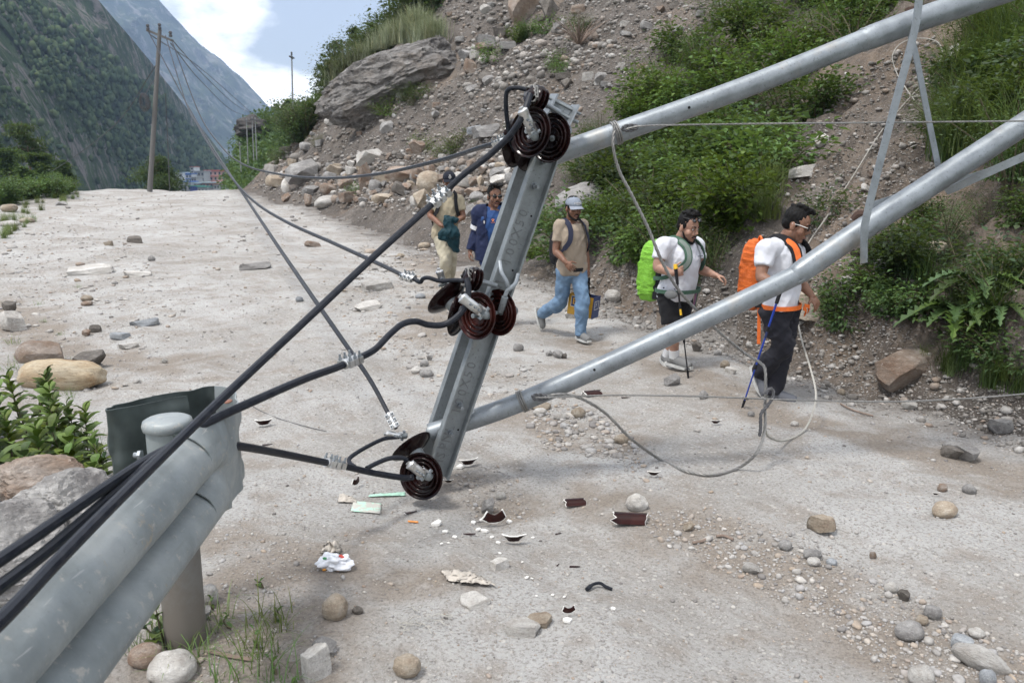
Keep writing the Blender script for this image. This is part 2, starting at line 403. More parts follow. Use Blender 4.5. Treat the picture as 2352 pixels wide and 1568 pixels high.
# --- mountains: lofts between a foot line and a ridge line, broken up by noise
def loft(name, base, ridge, mat, ns, nt, amp, seed, freq, back=0.6, power=1.0):
    def curve(pts, s):
        P = np.array([tuple(at(*p)) for p in pts]); t = np.linspace(0, 1, len(P))
        return np.stack([np.interp(s, t, P[:, k]) for k in range(3)], 1)
    s = np.linspace(0, 1, ns); t = np.linspace(-0.12, 1 + back, nt)
    B, R = curve(base, s), curve(ridge, s)
    T = t[None, :, None]
    P = B[:, None, :] * (1 - T) + R[:, None, :] * T
    over = np.maximum(0, t - 1)[None, :]
    P[..., 2] -= over * 2.3 * (R[:, 2] - B[:, 2])[:, None]
    n = 1 - np.abs(fbm(P[..., 0] * freq, P[..., 1] * freq * 0.6, P[..., 2] * freq, seed=seed, oct=6, gain=0.52))
    n2 = fbm(P[..., 0] * freq * 5, P[..., 1] * freq * 3, P[..., 2] * freq * 4, seed=seed + 50, oct=4)
    env = 0.10 + 0.9 * np.sin(np.clip(t, 0, 1) * math.pi)[None, :] ** 0.6
    d = (n - 0.7) * amp * env + n2 * amp * 0.10
    P[..., 1] -= d * 0.9; P[..., 2] += d * 0.45
    idx = np.arange(ns * nt).reshape(ns, nt)
    q = np.stack([idx[:-1, :-1], idx[1:, :-1], idx[1:, 1:], idx[:-1, 1:]], -1).reshape(-1, 4)
    o = link(name, np_mesh(name, P.reshape(-1, 3), q, smooth=True), mat); tag(o, kind='structure')
    return P
def mountain_mat(name, sc, green, dark, rock, rockamt):
    m = M(name); p = m.vec((sc, sc, sc)); n1 = m.noise(1.0, 9, 0.62, p); n2 = m.noise(4.5, 9, 0.7, p)
    st = m.vec((sc * 3.4, sc * 3.4, sc * 2.4), rot=(0.4, 0.75, 0)); n3 = m.noise(2.0, 11, 0.76, st, 0.8)
    col = m.mix(m.ramp(n2, [(0.38, 0.0), (0.62, 1.0)]), dark, green)
    col = m.mix(m.ramp(n3, [(0.56 - rockamt, 0.0), (0.66 - rockamt, 1.0)]), col, m.mix(n2, [x * 0.55 for x in rock], rock))
    col = m.mix(m.ramp(n1, [(0.60, 0.0), (0.72, 0.8)]), col, rock)
    m.color(col); m.b.inputs['Roughness'].default_value = 1; m.b.inputs['Specular IOR Level'].default_value = 0.05
    m.bump(n2, 0.9, 0.9 / sc * 0.12)
    return m.m
m_near = mountain_mat('forest_and_crag', 0.016, (0.060, 0.088, 0.042), (0.028, 0.046, 0.026), (0.25, 0.225, 0.215), 0.07)
m_far = mountain_mat('far_mountain', 0.0035, (0.075, 0.10, 0.05), (0.030, 0.048, 0.028), (0.31, 0.295, 0.275), 0.05)
PN = loft('mountain_near', [(-420, 480, 150), (-60, 470, 210), (150, 462, 330), (330, 460, 480), (470, 455, 700), (560, 440, 900)],
          [(-420, -300, 420), (-60, -200, 450), (215, -15, 520), (345, 140, 620), (440, 262, 800), (545, 400, 1000)], m_near, 320, 260, 60, 5, 0.010)
PF = loft('mountain_far', [(60, 470, 1500), (330, 450, 1700), (480, 440, 1900), (580, 425, 2100), (760, 415, 2200), (1000, 420, 2400)],
          [(60, -150, 2600), (355, -10, 2700), (470, 108, 2800), (560, 185, 2900), (632, 258, 3000), (700, 330, 3000)], m_far, 320, 280, 330, 15, 0.0019, back=0.4)
m_back = mountain_mat('wooded_spur', 0.03, (0.070, 0.105, 0.035), (0.028, 0.05, 0.022), (0.17, 0.15, 0.12), -0.08)
PB = loft('hill_behind', [(556, 447, 75), (600, 430, 78), (640, 420, 82), (740, 400, 86), (900, 390, 90)],
          [(540, 428, 120), (560, 314, 118), (610, 268, 115), (690, 238, 112), (900, 180, 112)], m_back, 90, 70, 2.4, 25, 0.12, back=0.8)
m_val = mountain_mat('valley_green', 0.02, (0.075, 0.115, 0.04), (0.04, 0.07, 0.03), (0.25, 0.22, 0.19), -0.03)
xs = np.linspace(-3400, 3400, 60); ys = np.concatenate([np.linspace(-350, 160, 20), np.linspace(200, 3350, 40)])
GX, GY = np.meshgrid(xs, ys, indexing='ij'); idx = np.arange(GX.size).reshape(GX.shape)
GZ = -38 + 3 * fbm(GX * 0.01, GY * 0.01, seed=4) - 0.004 * np.abs(GX)
tag(link('valley_floor', np_mesh('valley_floor', np.stack([GX.ravel(), GY.ravel(), GZ.ravel()], 1), np.stack([idx[:-1, :-1], idx[1:, :-1], idx[1:, 1:], idx[:-1, 1:]], -1).reshape(-1, 4), True), m_val), kind='structure')
# --- haze: one even box of air round everything
mh = bpy.data.materials.new('haze_air'); mh.use_nodes = True; mh.node_tree.nodes.clear()
ho = mh.node_tree.nodes.new('ShaderNodeOutputMaterial'); hv = mh.node_tree.nodes.new('ShaderNodeVolumePrincipled')
hv.inputs['Color'].default_value = (0.50, 0.68, 1.0, 1); hv.inputs['Density'].default_value = HAZE = 0.00022; hv.inputs['Anisotropy'].default_value = 0.2
mh.node_tree.links.new(hv.outputs[0], ho.inputs['Volume'])
hb = MB().box((0, 1500, 390), (7000, 3800, 900)); haze = hb.build('haze', mh, smooth=False); tag(haze, kind='stuff')
# ================================================================ ROCKS
def ico(sub):
    t = (1 + 5 ** 0.5) / 2
    v = [(-1, t, 0), (1, t, 0), (-1, -t, 0), (1, -t, 0), (0, -1, t), (0, 1, t), (0, -1, -t), (0, 1, -t), (t, 0, -1), (t, 0, 1), (-t, 0, -1), (-t, 0, 1)]
    f = [(0, 11, 5), (0, 5, 1), (0, 1, 7), (0, 7, 10), (0, 10, 11), (1, 5, 9), (5, 11, 4), (11, 10, 2), (10, 7, 6), (7, 1, 8), (3, 9, 4), (3, 4, 2), (3, 2, 6), (3, 6, 8), (3, 8, 9), (4, 9, 5), (2, 4, 11), (6, 2, 10), (8, 6, 7), (9, 8, 1)]
    v = [np.array(p) / np.linalg.norm(p) for p in v]
    for _ in range(sub):
        c = {}; nf = []
        def midp(a, b):
            k = (min(a, b), max(a, b))
            if k not in c:
                p = v[a] + v[b]; v.append(p / np.linalg.norm(p)); c[k] = len(v) - 1
            return c[k]
        for a, b, d in f:
            x, y, z = midp(a, b), midp(b, d), midp(d, a); nf += [(a, x, z), (b, y, x), (d, z, y), (x, y, z)]
        f = nf
    return np.array(v), np.array(f)
ICO = {k: ico(k) for k in range(0, 6)}
def rock_mesh(name, seed, kind, sub=3):
    r = rng_(seed); v, f = ICO[sub]; v = v.copy()
    if kind == 'angular':
        for _ in range(11):
            n = r.normal(size=3); n /= np.linalg.norm(n); d = r.uniform(0.38, 0.74)
            over = np.maximum(0, v @ n - d); v -= over[:, None] * n
        v += 0.035 * fbm(v[:, 0] * 3 + seed, v[:, 1] * 3, v[:, 2] * 3, seed=seed, oct=3)[:, None] * v
    elif kind == 'slab':
        for _ in range(9):
            a = r.uniform(0, 6.28); n = np.array([math.cos(a), math.sin(a), r.uniform(-.3, .3)]); n /= np.linalg.norm(n); d = r.uniform(0.55, 0.85)
            over = np.maximum(0, v @ n - d); v -= over[:, None] * n
        v[:, 2] = np.clip(v[:, 2], -0.45, 0.45 + 0.12 * v[:, 0])
        v += 0.05 * fbm(v[:, 0] * 2.5 + seed, v[:, 1] * 2.5, v[:, 2] * 7, seed=seed, oct=3)[:, None] * v
    elif kind == 'rough':
        for _ in range(6):
            n = r.normal(size=3); n /= np.linalg.norm(n); d = r.uniform(0.55, 0.85); over = np.maximum(0, v @ n - d); v -= over[:, None] * n
        v *= (1 + 0.16 * fbm(v[:, 0] * 1.4 + seed, v[:, 1] * 1.4, v[:, 2] * 2.2, seed=seed, oct=3) + 0.05 * (1 - 2 * np.abs(fbm(v[:, 0] * 5, v[:, 1] * 5, v[:, 2] * 9 + seed, seed=seed + 4, oct=4))))[:, None]
    else:
        v *= (1 + 0.16 * fbm(v[:, 0] * 1.1 + seed, v[:, 1] * 1.1, v[:, 2] * 1.1, seed=seed, oct=2))[:, None]
        v += 0.02 * fbm(v[:, 0] * 5 + seed, v[:, 1] * 5, v[:, 2] * 5, seed=seed, oct=2)[:, None] * v
    ext = v.max(0) - v.min(0); v = (v - (v.max(0) + v.min(0)) / 2) / ext      # fits a unit box
    me = np_mesh(name, v, f, smooth=True)
    if kind != 'round': me.set_sharp_from_angle(angle=math.radians(24))
    return me
def rock_mat(name, a, b, c, lay=0.5):
    m = M(name, rough=0.85, spec=0.25); p = m.vec(); o = m.n.new('ShaderNodeObjectInfo')
    off = m.n.new('ShaderNodeVectorMath'); off.operation = 'ADD'; m.l.new(p, off.inputs[0])
    sc = m.n.new('ShaderNodeVectorMath'); sc.operation = 'SCALE'; sc.inputs[0].default_value = (37, 11, 23); m.l.new(o.outputs['Random'], sc.inputs['Scale']); m.l.new(sc.outputs[0], off.inputs[1])
    pv = off.outputs[0]; n1 = m.noise(1.9, 7, 0.65, pv); n2 = m.noise(14, 6, 0.7, pv)
    ly = m.n.new('ShaderNodeVectorMath'); ly.operation = 'MULTIPLY'; ly.inputs[1].default_value = (1.5, 1.5, 9); m.l.new(pv, ly.inputs[0]); n3 = m.noise(1.6, 6, 0.7, ly.outputs[0], 0.4)
    col = m.ramp(n1, [(0.33, c), (0.5, a), (0.68, b)])
    col = m.mix(m.math('MULTIPLY', m.ramp(n3, [(0.38, 1), (0.6, 0)]), lay), col, [x * 0.5 for x in a])
    col = m.mix(m.ramp(n2, [(0.3, 0.7), (0.48, 0)]), col, [x * 0.45 for x in a])
    col = m.mix(m.ramp(n2, [(0.58, 0), (0.72, 0.6)]), col, [min(0.75, x * 1.5) for x in b])
    hs = m.n.new('ShaderNodeHueSaturation'); m.l.new(col, hs.inputs['Color'])
    vv = m.n.new('ShaderNodeMapRange'); vv.inputs[3].default_value = 0.78; vv.inputs[4].default_value = 1.22; m.l.new(o.outputs['Random'], vv.inputs[0]); m.l.new(vv.outputs[0], hs.inputs['Value'])
    m.color(hs.outputs[0]); m.bump(n3, 0.35, 0.08); m.bump(n2, 0.5, 0.03)
    return m.m
RM = dict(grey=rock_mat('grey_stone', (0.27, 0.26, 0.25), (0.38, 0.37, 0.355), (0.17, 0.16, 0.155)),
          pale=rock_mat('pale_stone', (0.44, 0.42, 0.39), (0.56, 0.54, 0.51), (0.34, 0.31, 0.28), 0.25),
          tan=rock_mat('tan_stone', (0.34, 0.285, 0.22), (0.43, 0.385, 0.325), (0.25, 0.19, 0.14), 0.3),
          rust=rock_mat('rusty_stone', (0.25, 0.195, 0.155), (0.36, 0.32, 0.285), (0.20, 0.125, 0.085), 0.4),
          dark=rock_mat('dark_stone', (0.14, 0.125, 0.11), (0.22, 0.20, 0.18), (0.085, 0.075, 0.068)),
          slate=rock_mat('slate_stone', (0.30, 0.315, 0.33), (0.40, 0.415, 0.43), (0.22, 0.23, 0.245), 0.2))
RM['loaf'] = rock_mat('smooth_tan_stone', (0.40, 0.315, 0.21), (0.47, 0.41, 0.31), (0.29, 0.185, 0.10), 0.1)
RP = {k: [rock_mesh('rock_' + k, 10 * i + j, k) for j in range(6)] for i, k in enumerate(('angular', 'round', 'slab'))}
RP['rough'] = [rock_mesh('rock_rough', 40 + j, 'rough', 5) for j in range(3)]
rr = rng_(5)
def rock(u, v, w, h, mat, kind, label, group=None, rot=None, sink=0.2, tilt=None, depth=0.9, name='stone'):
    """(u, v) the middle of its lower edge, w x h its size in the photo"""
    p = g1(u, v - 0.2 * h); dist = (p - Vector((0, 0, HCAM))).length
    W_, H_ = w / F * dist, h / F * dist
    o = bpy.data.objects.new(name, RP[kind][int(rr.integers(len(RP[kind])))]); C.objects.link(o)
    o.data.materials.clear() if False else None
    if not o.data.materials: o.data.materials.append(RM['grey'])
    o.material_slots[0].link = 'OBJECT'; o.material_slots[0].material = RM[mat]
    hh = H_ * (1 + sink) if kind != 'slab' else max(H_ * 1.1, 0.02)
    o.scale = (W_, W_ * depth * (rr.uniform(0.8, 1.1)), hh); o.rotation_euler = ((rr.uniform(-.15, .15), rr.uniform(-.15, .15), rr.uniform(-0.35, 0.35)) if rot is None else rot)
    o.location = (p.x, p.y + W_ * depth * 0.25, hz(p.x, p.y + W_ * depth * 0.25) + hh * (0.5 - sink))
    return tag(o, label, 'rock', group)
G1 = 'boulders heaped at the foot of the scree slope'
for a in [
    (851, 388, 68, 32, 'pale', 'angular', 'big pale boulder on top of the rock pile beneath the thin overhead cable'), (839, 444, 34, 56, 'rust', 'angular', 'tall brown block standing on end in the rock pile'),
    (866, 430, 28, 28, 'grey', 'angular', 'grey block wedged right of the tall brown block'), (918, 431, 68, 34, 'rust', 'angular', 'large rusty brown boulder in the middle of the rock pile'),
    (961, 427, 36, 36, 'rust', 'angular', 'rust and white boulder just left of the man in the black cap'), (861, 452, 32, 30, 'grey', 'round', 'rounded grey boulder low in the rock pile below the tall brown block'),
    (921, 455, 44, 30, 'dark', 'angular', 'dark grey boulder under the large rusty one'), (876, 480, 48, 22, 'tan', 'angular', 'wide tan rock at the front edge of the rock pile'),
    (985, 452, 58, 44, 'tan', 'round', 'big tan boulder behind the arm of the man in the black cap'), (972, 485, 48, 36, 'tan', 'angular', 'tan boulder behind the elbow of the man in the black cap'),
    (1068, 448, 60, 40, 'pale', 'angular', 'big whitish boulder between the two men at the back'), (1060, 462, 50, 24, 'rust', 'angular', 'rusty boulder under the big whitish one'), (1105, 434, 20, 24, 'tan', 'angular', 'small orange brown block behind the sunglasses man'),
    (1146, 418, 44, 24, 'grey', 'angular', 'long grey boulder above the head of the sunglasses man'), (1150, 436, 50, 24, 'pale', 'angular', 'pale boulder right of the sunglasses man'), (1184, 454, 50, 30, 'grey', 'angular', 'grey boulder beside the steel crossarm behind the navy jacket'),
    (1095, 475, 36, 22, 'grey', 'round', 'rounded grey stone by the shoulder of the navy jacket'), (1080, 500, 30, 24, 'grey', 'angular', 'grey stone left of the navy jacket'), (804, 474, 56, 22, 'rust', 'slab', 'long flat brown slab leaning at the left of the rock pile'),
    (747, 483, 55, 24, 'pale', 'round', 'smooth pale grey boulder lying on the road edge'), (657, 467, 22, 18, 'rust', 'angular', 'small pinkish brown block at the road edge'), (632, 437, 46, 26, 'tan', 'angular', 'tan brown boulder farthest left in the rock pile'),
    (692, 441, 78, 46, 'grey', 'angular', 'large grey slab boulder under the sagging thin cable'), (660, 452, 32, 30, 'pale', 'round', 'pale rounded boulder in front of the large grey slab'), (712, 457, 42, 22, 'grey', 'angular', 'grey boulder right of the pale rounded one'),
    (752, 457, 38, 26, 'rust', 'angular', 'brown boulder above the smooth pale grey one'), (706, 480, 22, 28, 'rust', 'angular', 'brown stone standing at the road edge left of the smooth boulder'), (795, 440, 40, 26, 'rust', 'angular', 'brown boulder left of the tall brown block'),
    (1335, 508, 122, 66, 'grey', 'round', 'large grey boulder on the bank behind the man in the grey cap'), (1081, 180, 32, 36, 'rust', 'angular', 'brown block at the right end of the huge layered boulder'),
    (1111, 156, 25, 17, 'pale', 'round', 'white rounded stone high on the slope beside green plants'), (1118, 122, 46, 27, 'grey', 'angular', 'grey cracked block high on the slope above the white stone'), (1088, 147, 25, 25, 'pale', 'angular', 'pale tilted block right of the huge layered boulder'),
    (1210, 70, 80, 84, 'rust', 'angular', 'large tan slab leaning at the top of the slope'), (1264, 60, 40, 50, 'dark', 'angular', 'dark block right of the leaning tan slab'), (1150, 100, 30, 24, 'dark', 'angular', 'dark brown block under the leaning tan slab'), (1284, 80, 26, 20, 'grey', 'angular', 'grey block high on the slope above the dry bush'),
    (1122, 197, 28, 18, 'grey', 'angular', 'grey block in the band of stones below the white rounded one'), (1086, 221, 30, 18, 'grey', 'angular', 'grey stone under the right tip of the huge layered boulder'), (1118, 328, 70, 26, 'grey', 'slab', 'long grey slab on the scree left of the upper insulators'), (1091, 312, 38, 17, 'slate', 'slab', 'bluish grey slab on the scree above the long slab'),
    (1852, 413, 64, 24, 'pale', 'slab', 'flat white rock on the bare gully right of the bushes'), (1889, 344, 30, 24, 'pale', 'angular', 'white angular rock in the upper gully'), (1991, 448, 22, 16, 'pale', 'angular', 'small white rock left of the hanging steel strap'), (2213, 142, 46, 22, 'pale', 'slab', 'pale slab high on the bank among grass'), (2006, 410, 22, 13, 'rust', 'angular', 'small rust stone by the hanging steel strap'),
    (2039, 643, 52, 36, 'grey', 'angular', 'light grey rock on the bank right of the orange pack man'), (2072, 638, 18, 26, 'grey', 'angular', 'narrow grey stone touching the light grey rock on the bank'), (2160, 609, 52, 30, 'tan', 'angular', 'pale tan rock under the shrub on the right bank'), (1950, 668, 32, 22, 'pale', 'angular', 'white rock among leaves beside the hand of the orange pack man'),
    (1866, 754, 80, 60, 'tan', 'slab', 'large flat tan boulder behind the orange pack man'), (2083, 910, 108, 76, 'rust', 'angular', 'large rust red and grey rock at the foot of the bank'), (2091, 945, 30, 18, 'pale', 'angular', 'white stone on the path below the rust red rock'), (2303, 1003, 44, 32, 'grey', 'angular', 'grey rock at the right edge of the track'), (2213, 1064, 68, 30, 'grey', 'angular', 'low grey rock at the road edge near the right frame side'),
]: rock(*a, group=G1 if a[1] > 415 and a[0] < 1200 and a[1] < 510 else 'rocks lodged on the bank and slope', name='boulder')
G2 = 'loose stones on the dirt road'
for a in [
    (1666, 849, 21, 18, 'tan', 'round', 'tan rounded stone on the path behind the blue pole'), (1679, 860, 26, 13, 'pale', 'slab', 'small flat tan stone touching the rounded one behind the blue pole'), (1617, 920, 21, 20, 'grey', 'round', 'round grey stone left of the blue walking pole tip'), (1726, 959, 16, 12, 'grey', 'round', 'small grey pebble right of the blue walking pole tip'),
    (1826, 980, 18, 10, 'pale', 'round', 'white oval pebble inside the loop of steel strand'), (1649, 818, 18, 12, 'grey', 'round', 'grey pebble at the bank foot behind the lime pack man'), (1600, 812, 22, 22, 'dark', 'angular', 'dark rock at the bank foot right of the black walking pole'), (1933, 909, 18, 13, 'tan', 'round', 'small brown pebble at the bank foot right of the orange pack man'),
    (1889, 1235, 55, 38, 'tan', 'angular', 'angular tan rock alone on the road'), (2174, 1194, 50, 30, 'tan', 'round', 'smooth brown oval stone on the right side of the road'), (2167, 1132, 21, 16, 'rust', 'round', 'pinkish pebble above the smooth brown oval stone'), (2230, 1137, 27, 18, 'grey', 'round', 'grey stone right of the pinkish pebble'), (2190, 1060, 42, 26, 'dark', 'angular', 'dark grey rock in mud at the right road edge'),
    (1805, 1267, 28, 21, 'grey', 'round', 'speckled grey stone left below the angular tan rock'), (1869, 1288, 42, 18, 'grey', 'round', 'grey flat cobble topmost of the small cobble group'), (1871, 1301, 28, 14, 'pale', 'round', 'cream oval pebble under the grey flat cobble'), (1912, 1301, 23, 13, 'slate', 'round', 'slate pebble right of the cream oval pebble'), (1725, 1322, 38, 20, 'pale', 'angular', 'pale triangular shard of stone beside the gravel streak'),
    (2049, 1366, 27, 22, 'pale', 'round', 'white egg shaped pebble in the gravel streak'), (2077, 1385, 24, 22, 'dark', 'angular', 'dark angular stone right of the white egg shaped pebble'), (2095, 1476, 56, 32, 'grey', 'round', 'large grey cobble in the gravel streak near the bottom right'), (2262, 1548, 104, 40, 'pale', 'round', 'long whitish cylindrical stone at the bottom right'),
    (2122, 1585, 50, 40, 'pale', 'round', 'pale cobble cut by the bottom frame edge'), (2119, 1439, 26, 17, 'tan', 'round', 'small tan grey stone above the large grey cobble'), (2146, 1426, 33, 24, 'grey', 'round', 'mottled grey stone right of the small tan grey one'), (2214, 1502, 40, 28, 'slate', 'angular', 'blue grey stone left of the long whitish stone'), (2272, 1580, 30, 30, 'slate', 'round', 'slate cobble under the long whitish stone'), (2249, 1469, 34, 18, 'pale', 'round', 'pale stone half sunk above the long whitish stone'),
    (2006, 1285, 14, 14, 'rust', 'round', 'tiny brown and white pebble right of the cobble group'), (1582, 1224, 23, 22, 'tan', 'angular', 'tan block beside the dark porcelain shards'), (1465, 1181, 51, 38, 'pale', 'round', 'round whitish stone above the porcelain fragment'), (1121, 1188, 30, 40, 'grey', 'angular', 'upright grey block left of the big broken shard'), (1150, 1150, 24, 16, 'pale', 'round', 'pale pebble just behind the upright grey block'),
    (933, 1564, 60, 42, 'tan', 'round', 'tan cobble at the bottom edge of the picture'), (766, 1431, 54, 52, 'tan', 'round', 'round tan cobble below the crumpled wrapper'), (1200, 1464, 74, 24, 'pale', 'slab', 'pale stone worn flush with the road surface'), (1238, 1442, 60, 18, 'tan', 'slab', 'pinkish stone flush with the road beside the pale one'), (1148, 1311, 44, 22, 'pale', 'slab', 'pale flush stone above the dirty plastic bag'), (821, 1413, 26, 16, 'dark', 'round', 'brown pebble right of the round tan cobble'),
    (1091, 1394, 66, 12, 'pale', 'slab', 'thin pale slab below the dirty plastic bag'), (384, 1584, 104, 56, 'pale', 'round', 'large cream oval stone in the grass by the guardrail post'), (328, 1543, 68, 44, 'rust', 'round', 'orange brown cobble beside the cream oval stone'), (477, 1397, 44, 40, 'pale', 'round', 'whitish stone right of the guardrail post foot'), (462, 1432, 34, 30, 'grey', 'angular', 'grey stone at the guardrail post foot'),
    (724, 1572, 62, 70, 'pale', 'slab', 'flat glittering grey slab near the bottom edge'), (742, 1506, 52, 24, 'grey', 'angular', 'grey chip above the flat glittering slab'), (135, 905, 172, 58, 'loaf', 'round', 'long smooth tan stone shaped like a loaf'), (83, 838, 95, 36, 'rust', 'angular', 'brown angular rock left behind the loaf stone'), (193, 853, 68, 32, 'dark', 'angular', 'dark crumbly rock right behind the loaf stone'),
    (217, 767, 26, 16, 'dark', 'angular', 'small dark brick shaped stone on the left road side'), (197, 775, 18, 14, 'rust', 'angular', 'little brown stone touching the brick shaped one'), (327, 751, 62, 14, 'slate', 'slab', 'flat blue slate on the left road side'), (273, 781, 38, 12, 'slate', 'slab', 'smaller flat slate below the blue slate'), (292, 802, 40, 10, 'pale', 'slab', 'thin pale slate below the smaller flat slate'), (25, 768, 46, 40, 'pale', 'angular', 'pale boulder at the left frame edge'),
    (15, 727, 26, 26, 'dark', 'angular', 'dark stone above the pale boulder at the left edge'), (377, 836, 13, 11, 'pale', 'round', 'white pebble on the bare mud patch'), (197, 694, 24, 12, 'tan', 'round', 'tan stone on top of another on the left road side'), (197, 704, 24, 9, 'rust', 'round', 'pinkish stone under the tan one on the left road side'), (307, 561, 34, 15, 'dark', 'angular', 'dark brown stone on the upper left of the road'), (347, 602, 16, 12, 'grey', 'round', 'grey pebble on the upper left of the road'), (195, 634, 95, 14, 'pale', 'slab', 'wide pale slab sunk in the left of the road'), (312, 638, 62, 11, 'pale', 'slab', 'narrow pale slab right of the wide sunk slab'),
    (247, 566, 20, 10, 'tan', 'slab', 'orange edged slab on the upper left of the road'), (687, 695, 18, 11, 'slate', 'round', 'blue grey pebble near the thick cable shadow'), (717, 570, 38, 14, 'rust', 'angular', 'brown stone under the thin cable in mid road'), (580, 622, 72, 14, 'grey', 'slab', 'dark edged slab ledge in mid road'), (974, 574, 28, 14, 'tan', 'round', 'orange tan stone left of the man in the black cap'), (919, 594, 21, 11, 'tan', 'round', 'small orange stone left of the black cap man at road level'), (965, 688, 24, 12, 'slate', 'round', 'bluish cobble left of the middle insulators'),
    (864, 672, 74, 20, 'pale', 'slab', 'broad pale slab left of the middle insulators'), (844, 715, 64, 15, 'pale', 'slab', 'whitish slab beneath the broad pale one'), (1191, 810, 24, 18, 'grey', 'round', 'grey stone right of the crossarm on the road'), (1281, 826, 24, 18, 'grey', 'angular', 'grey stone in the small group before the jeans man'), (1262, 820, 18, 12, 'grey', 'angular', 'stone left in the small group before the jeans man'), (1296, 826, 14, 13, 'dark', 'angular', 'dark stone right in the small group before the jeans man'),
    (974, 845, 21, 16, 'grey', 'round', 'topmost pebble of the trio left of the crossarm'), (957, 860, 28, 15, 'pale', 'round', 'flat left pebble of the trio left of the crossarm'), (979, 870, 33, 19, 'grey', 'round', 'largest pebble of the trio left of the crossarm'), (986, 831, 14, 13, 'grey', 'angular', 'tiny grey stone above the trio left of the crossarm'), (1408, 697, 38, 24, 'pale', 'round', 'pale rock on the gravel bank right of the jeans man'), (1311, 735, 28, 16, 'pale', 'angular', 'white rock behind the carrier bag'), (1328, 964, 34, 24, 'tan', 'round', 'brown rounded stone under the lower pole'),
    (1241, 957, 32, 16, 'pale', 'round', 'flat pale cobble under the lower pole'), (1288, 966, 34, 14, 'pale', 'round', 'whitish cobble between two brown ones under the lower pole'), (1241, 941, 50, 12, 'tan', 'round', 'long brown cobble tucked under the lower pole'), (1428, 1022, 33, 21, 'tan', 'round', 'tan grey stone inside the curve of steel strand'), (1545, 891, 38, 26, 'grey', 'angular', 'pointed grey rock below the black walking pole'),
    (227, 417, 44, 22, 'pale', 'slab', 'tilted pale slab on the rubble heap at the road crest'), (270, 432, 66, 28, 'rust', 'angular', 'broad brown boulder of the rubble heap at the road crest'), (217, 430, 40, 24, 'rust', 'angular', 'left brown boulder of the rubble heap at the road crest'), (307, 427, 32, 15, 'dark', 'slab', 'dark slab at the right of the rubble heap at the crest'), (17, 490, 33, 15, 'tan', 'round', 'tan stone in the grass at the far left'), (138, 474, 22, 9, 'grey', 'angular', 'small grey block at the grass edge on the far left'), (57, 514, 29, 11, 'tan', 'round', 'orange stone at the end of the grass strip'), (17, 522, 38, 11, 'pale', 'round', 'pale stone left of the orange one'),
]: rock(*a, group=G2 if a[1] > 500 else 'stones at the far road edge', rot=(0, 0.25, -0.5) if a[0] == 2262 else (0, 0.03, 0.02) if a[0] == 135 else None, depth=0.5 if a[0] == 2262 else 0.42 if a[0] == 135 else 0.9)
G4 = 'rocks beside the guardrail'
rock(60, 1200, 255, 100, 'rust', 'rough', 'big brown layered rock below the leafy weeds on the left', G4, depth=0.6, sink=0.25, rot=(0, 0.05, 0.1), name='boulder')
rock(150, 1330, 260, 180, 'grey', 'rough', 'large rough light grey rock behind the guardrail beside the brown layered rock', G4, depth=0.7, sink=0.25, rot=(0.1, 0.1, 0.5), name='boulder')
rock(-10, 1430, 300, 190, 'grey', 'rough', 'rough grey rock under the black cables at the left frame edge', G4, depth=0.7, sink=0.3, rot=(0, 0, 0.2), name='boulder')
# the giant layered boulder in the slope
def giant():
    p = g1(880, 262); dist = p.y; r = rng_(8); v, f = ICO[5]; v = v.copy()
    for n, d in (((-0.25, -0.9, 0.3), 0.62), ((0.3, -0.7, 0.6), 0.66), ((-0.7, -0.5, 0.5), 0.72), ((0.8, -0.3, 0.4), 0.74), ((0.1, -0.3, 0.95), 0.60), ((0.1, -0.7, -0.7), 0.7), ((-0.5, 0.2, 0.8), 0.66)):
        n = np.array(n); n /= np.linalg.norm(n); over = np.maximum(0, v @ n - d); v -= over[:, None] * n
    band = v[:, 2] * 2.3 + v[:, 0] * 0.5 + 1.3 * fbm(v[:, 0] * 1.6, v[:, 1] * 1.6, v[:, 2] * 1.6, seed=2, oct=3)
    fr = band - np.floor(band); led = np.where(fr < 0.12, fr / 0.12, 1 - 0.5 * (fr - 0.12) / 0.88)
    v *= (1 + 0.10 * (led - 0.6) + 0.045 * fbm(v[:, 0] * 3, v[:, 1] * 3, v[:, 2] * 6, seed=6, oct=4))[:, None]
    v += v * (0.03 * (1 - 2 * np.abs(fbm(v[:, 0] * 6, v[:, 1] * 6, v[:, 2] * 13, seed=12, oct=4))))[:, None]; v *= np.array([345 / F * dist * 0.52, 2.3, 178 / F * dist * 0.53])
    a = -0.30; c, s = math.cos(a), math.sin(a)                # the layers dip to the left
    v = np.stack([v[:, 0] * c + v[:, 2] * s, v[:, 1], -v[:, 0] * s + v[:, 2] * c], 1)
    me = np_mesh('boulder', v, f, True); me.set_sharp_from_angle(angle=math.radians(40))
    q = at(903, 184, dist + 1.0); return tag(link('boulder', me, RM['giant'], loc=q), 'huge grey layered boulder jutting from the slope under pale grass', 'boulder', 'rocks lodged on the bank and slope')
mg = M('layered_gneiss', rough=0.85, spec=0.25); p = mg.vec((1, 1, 1), rot=(0, -0.3, 0)); n1 = mg.noise(0.8, 8, 0.65, p); pl = mg.vec((0.8, 0.8, 2.0), rot=(0, -0.3, 0)); n3 = mg.noise(1.3, 9, 0.72, pl, 0.5); n2 = mg.noise(6, 7, 0.7, p)
col = mg.ramp(n3, [(0.34, (0.085, 0.078, 0.073)), (0.46, (0.225, 0.212, 0.20)), (0.62, (0.37, 0.352, 0.335))])
col = mg.mix(mg.ramp(n1, [(0.5, 0), (0.66, 0.7)]), col, (0.225, 0.185, 0.15)); col = mg.mix(mg.ramp(n2, [(0.33, 0.8), (0.47, 0)]), col, (0.06, 0.055, 0.05))
mg.color(col); mg.bump(n3, 1.0, 0.4); mg.bump(n2, 0.9, 0.14); RM['giant'] = mg.m
GIANT = giant()

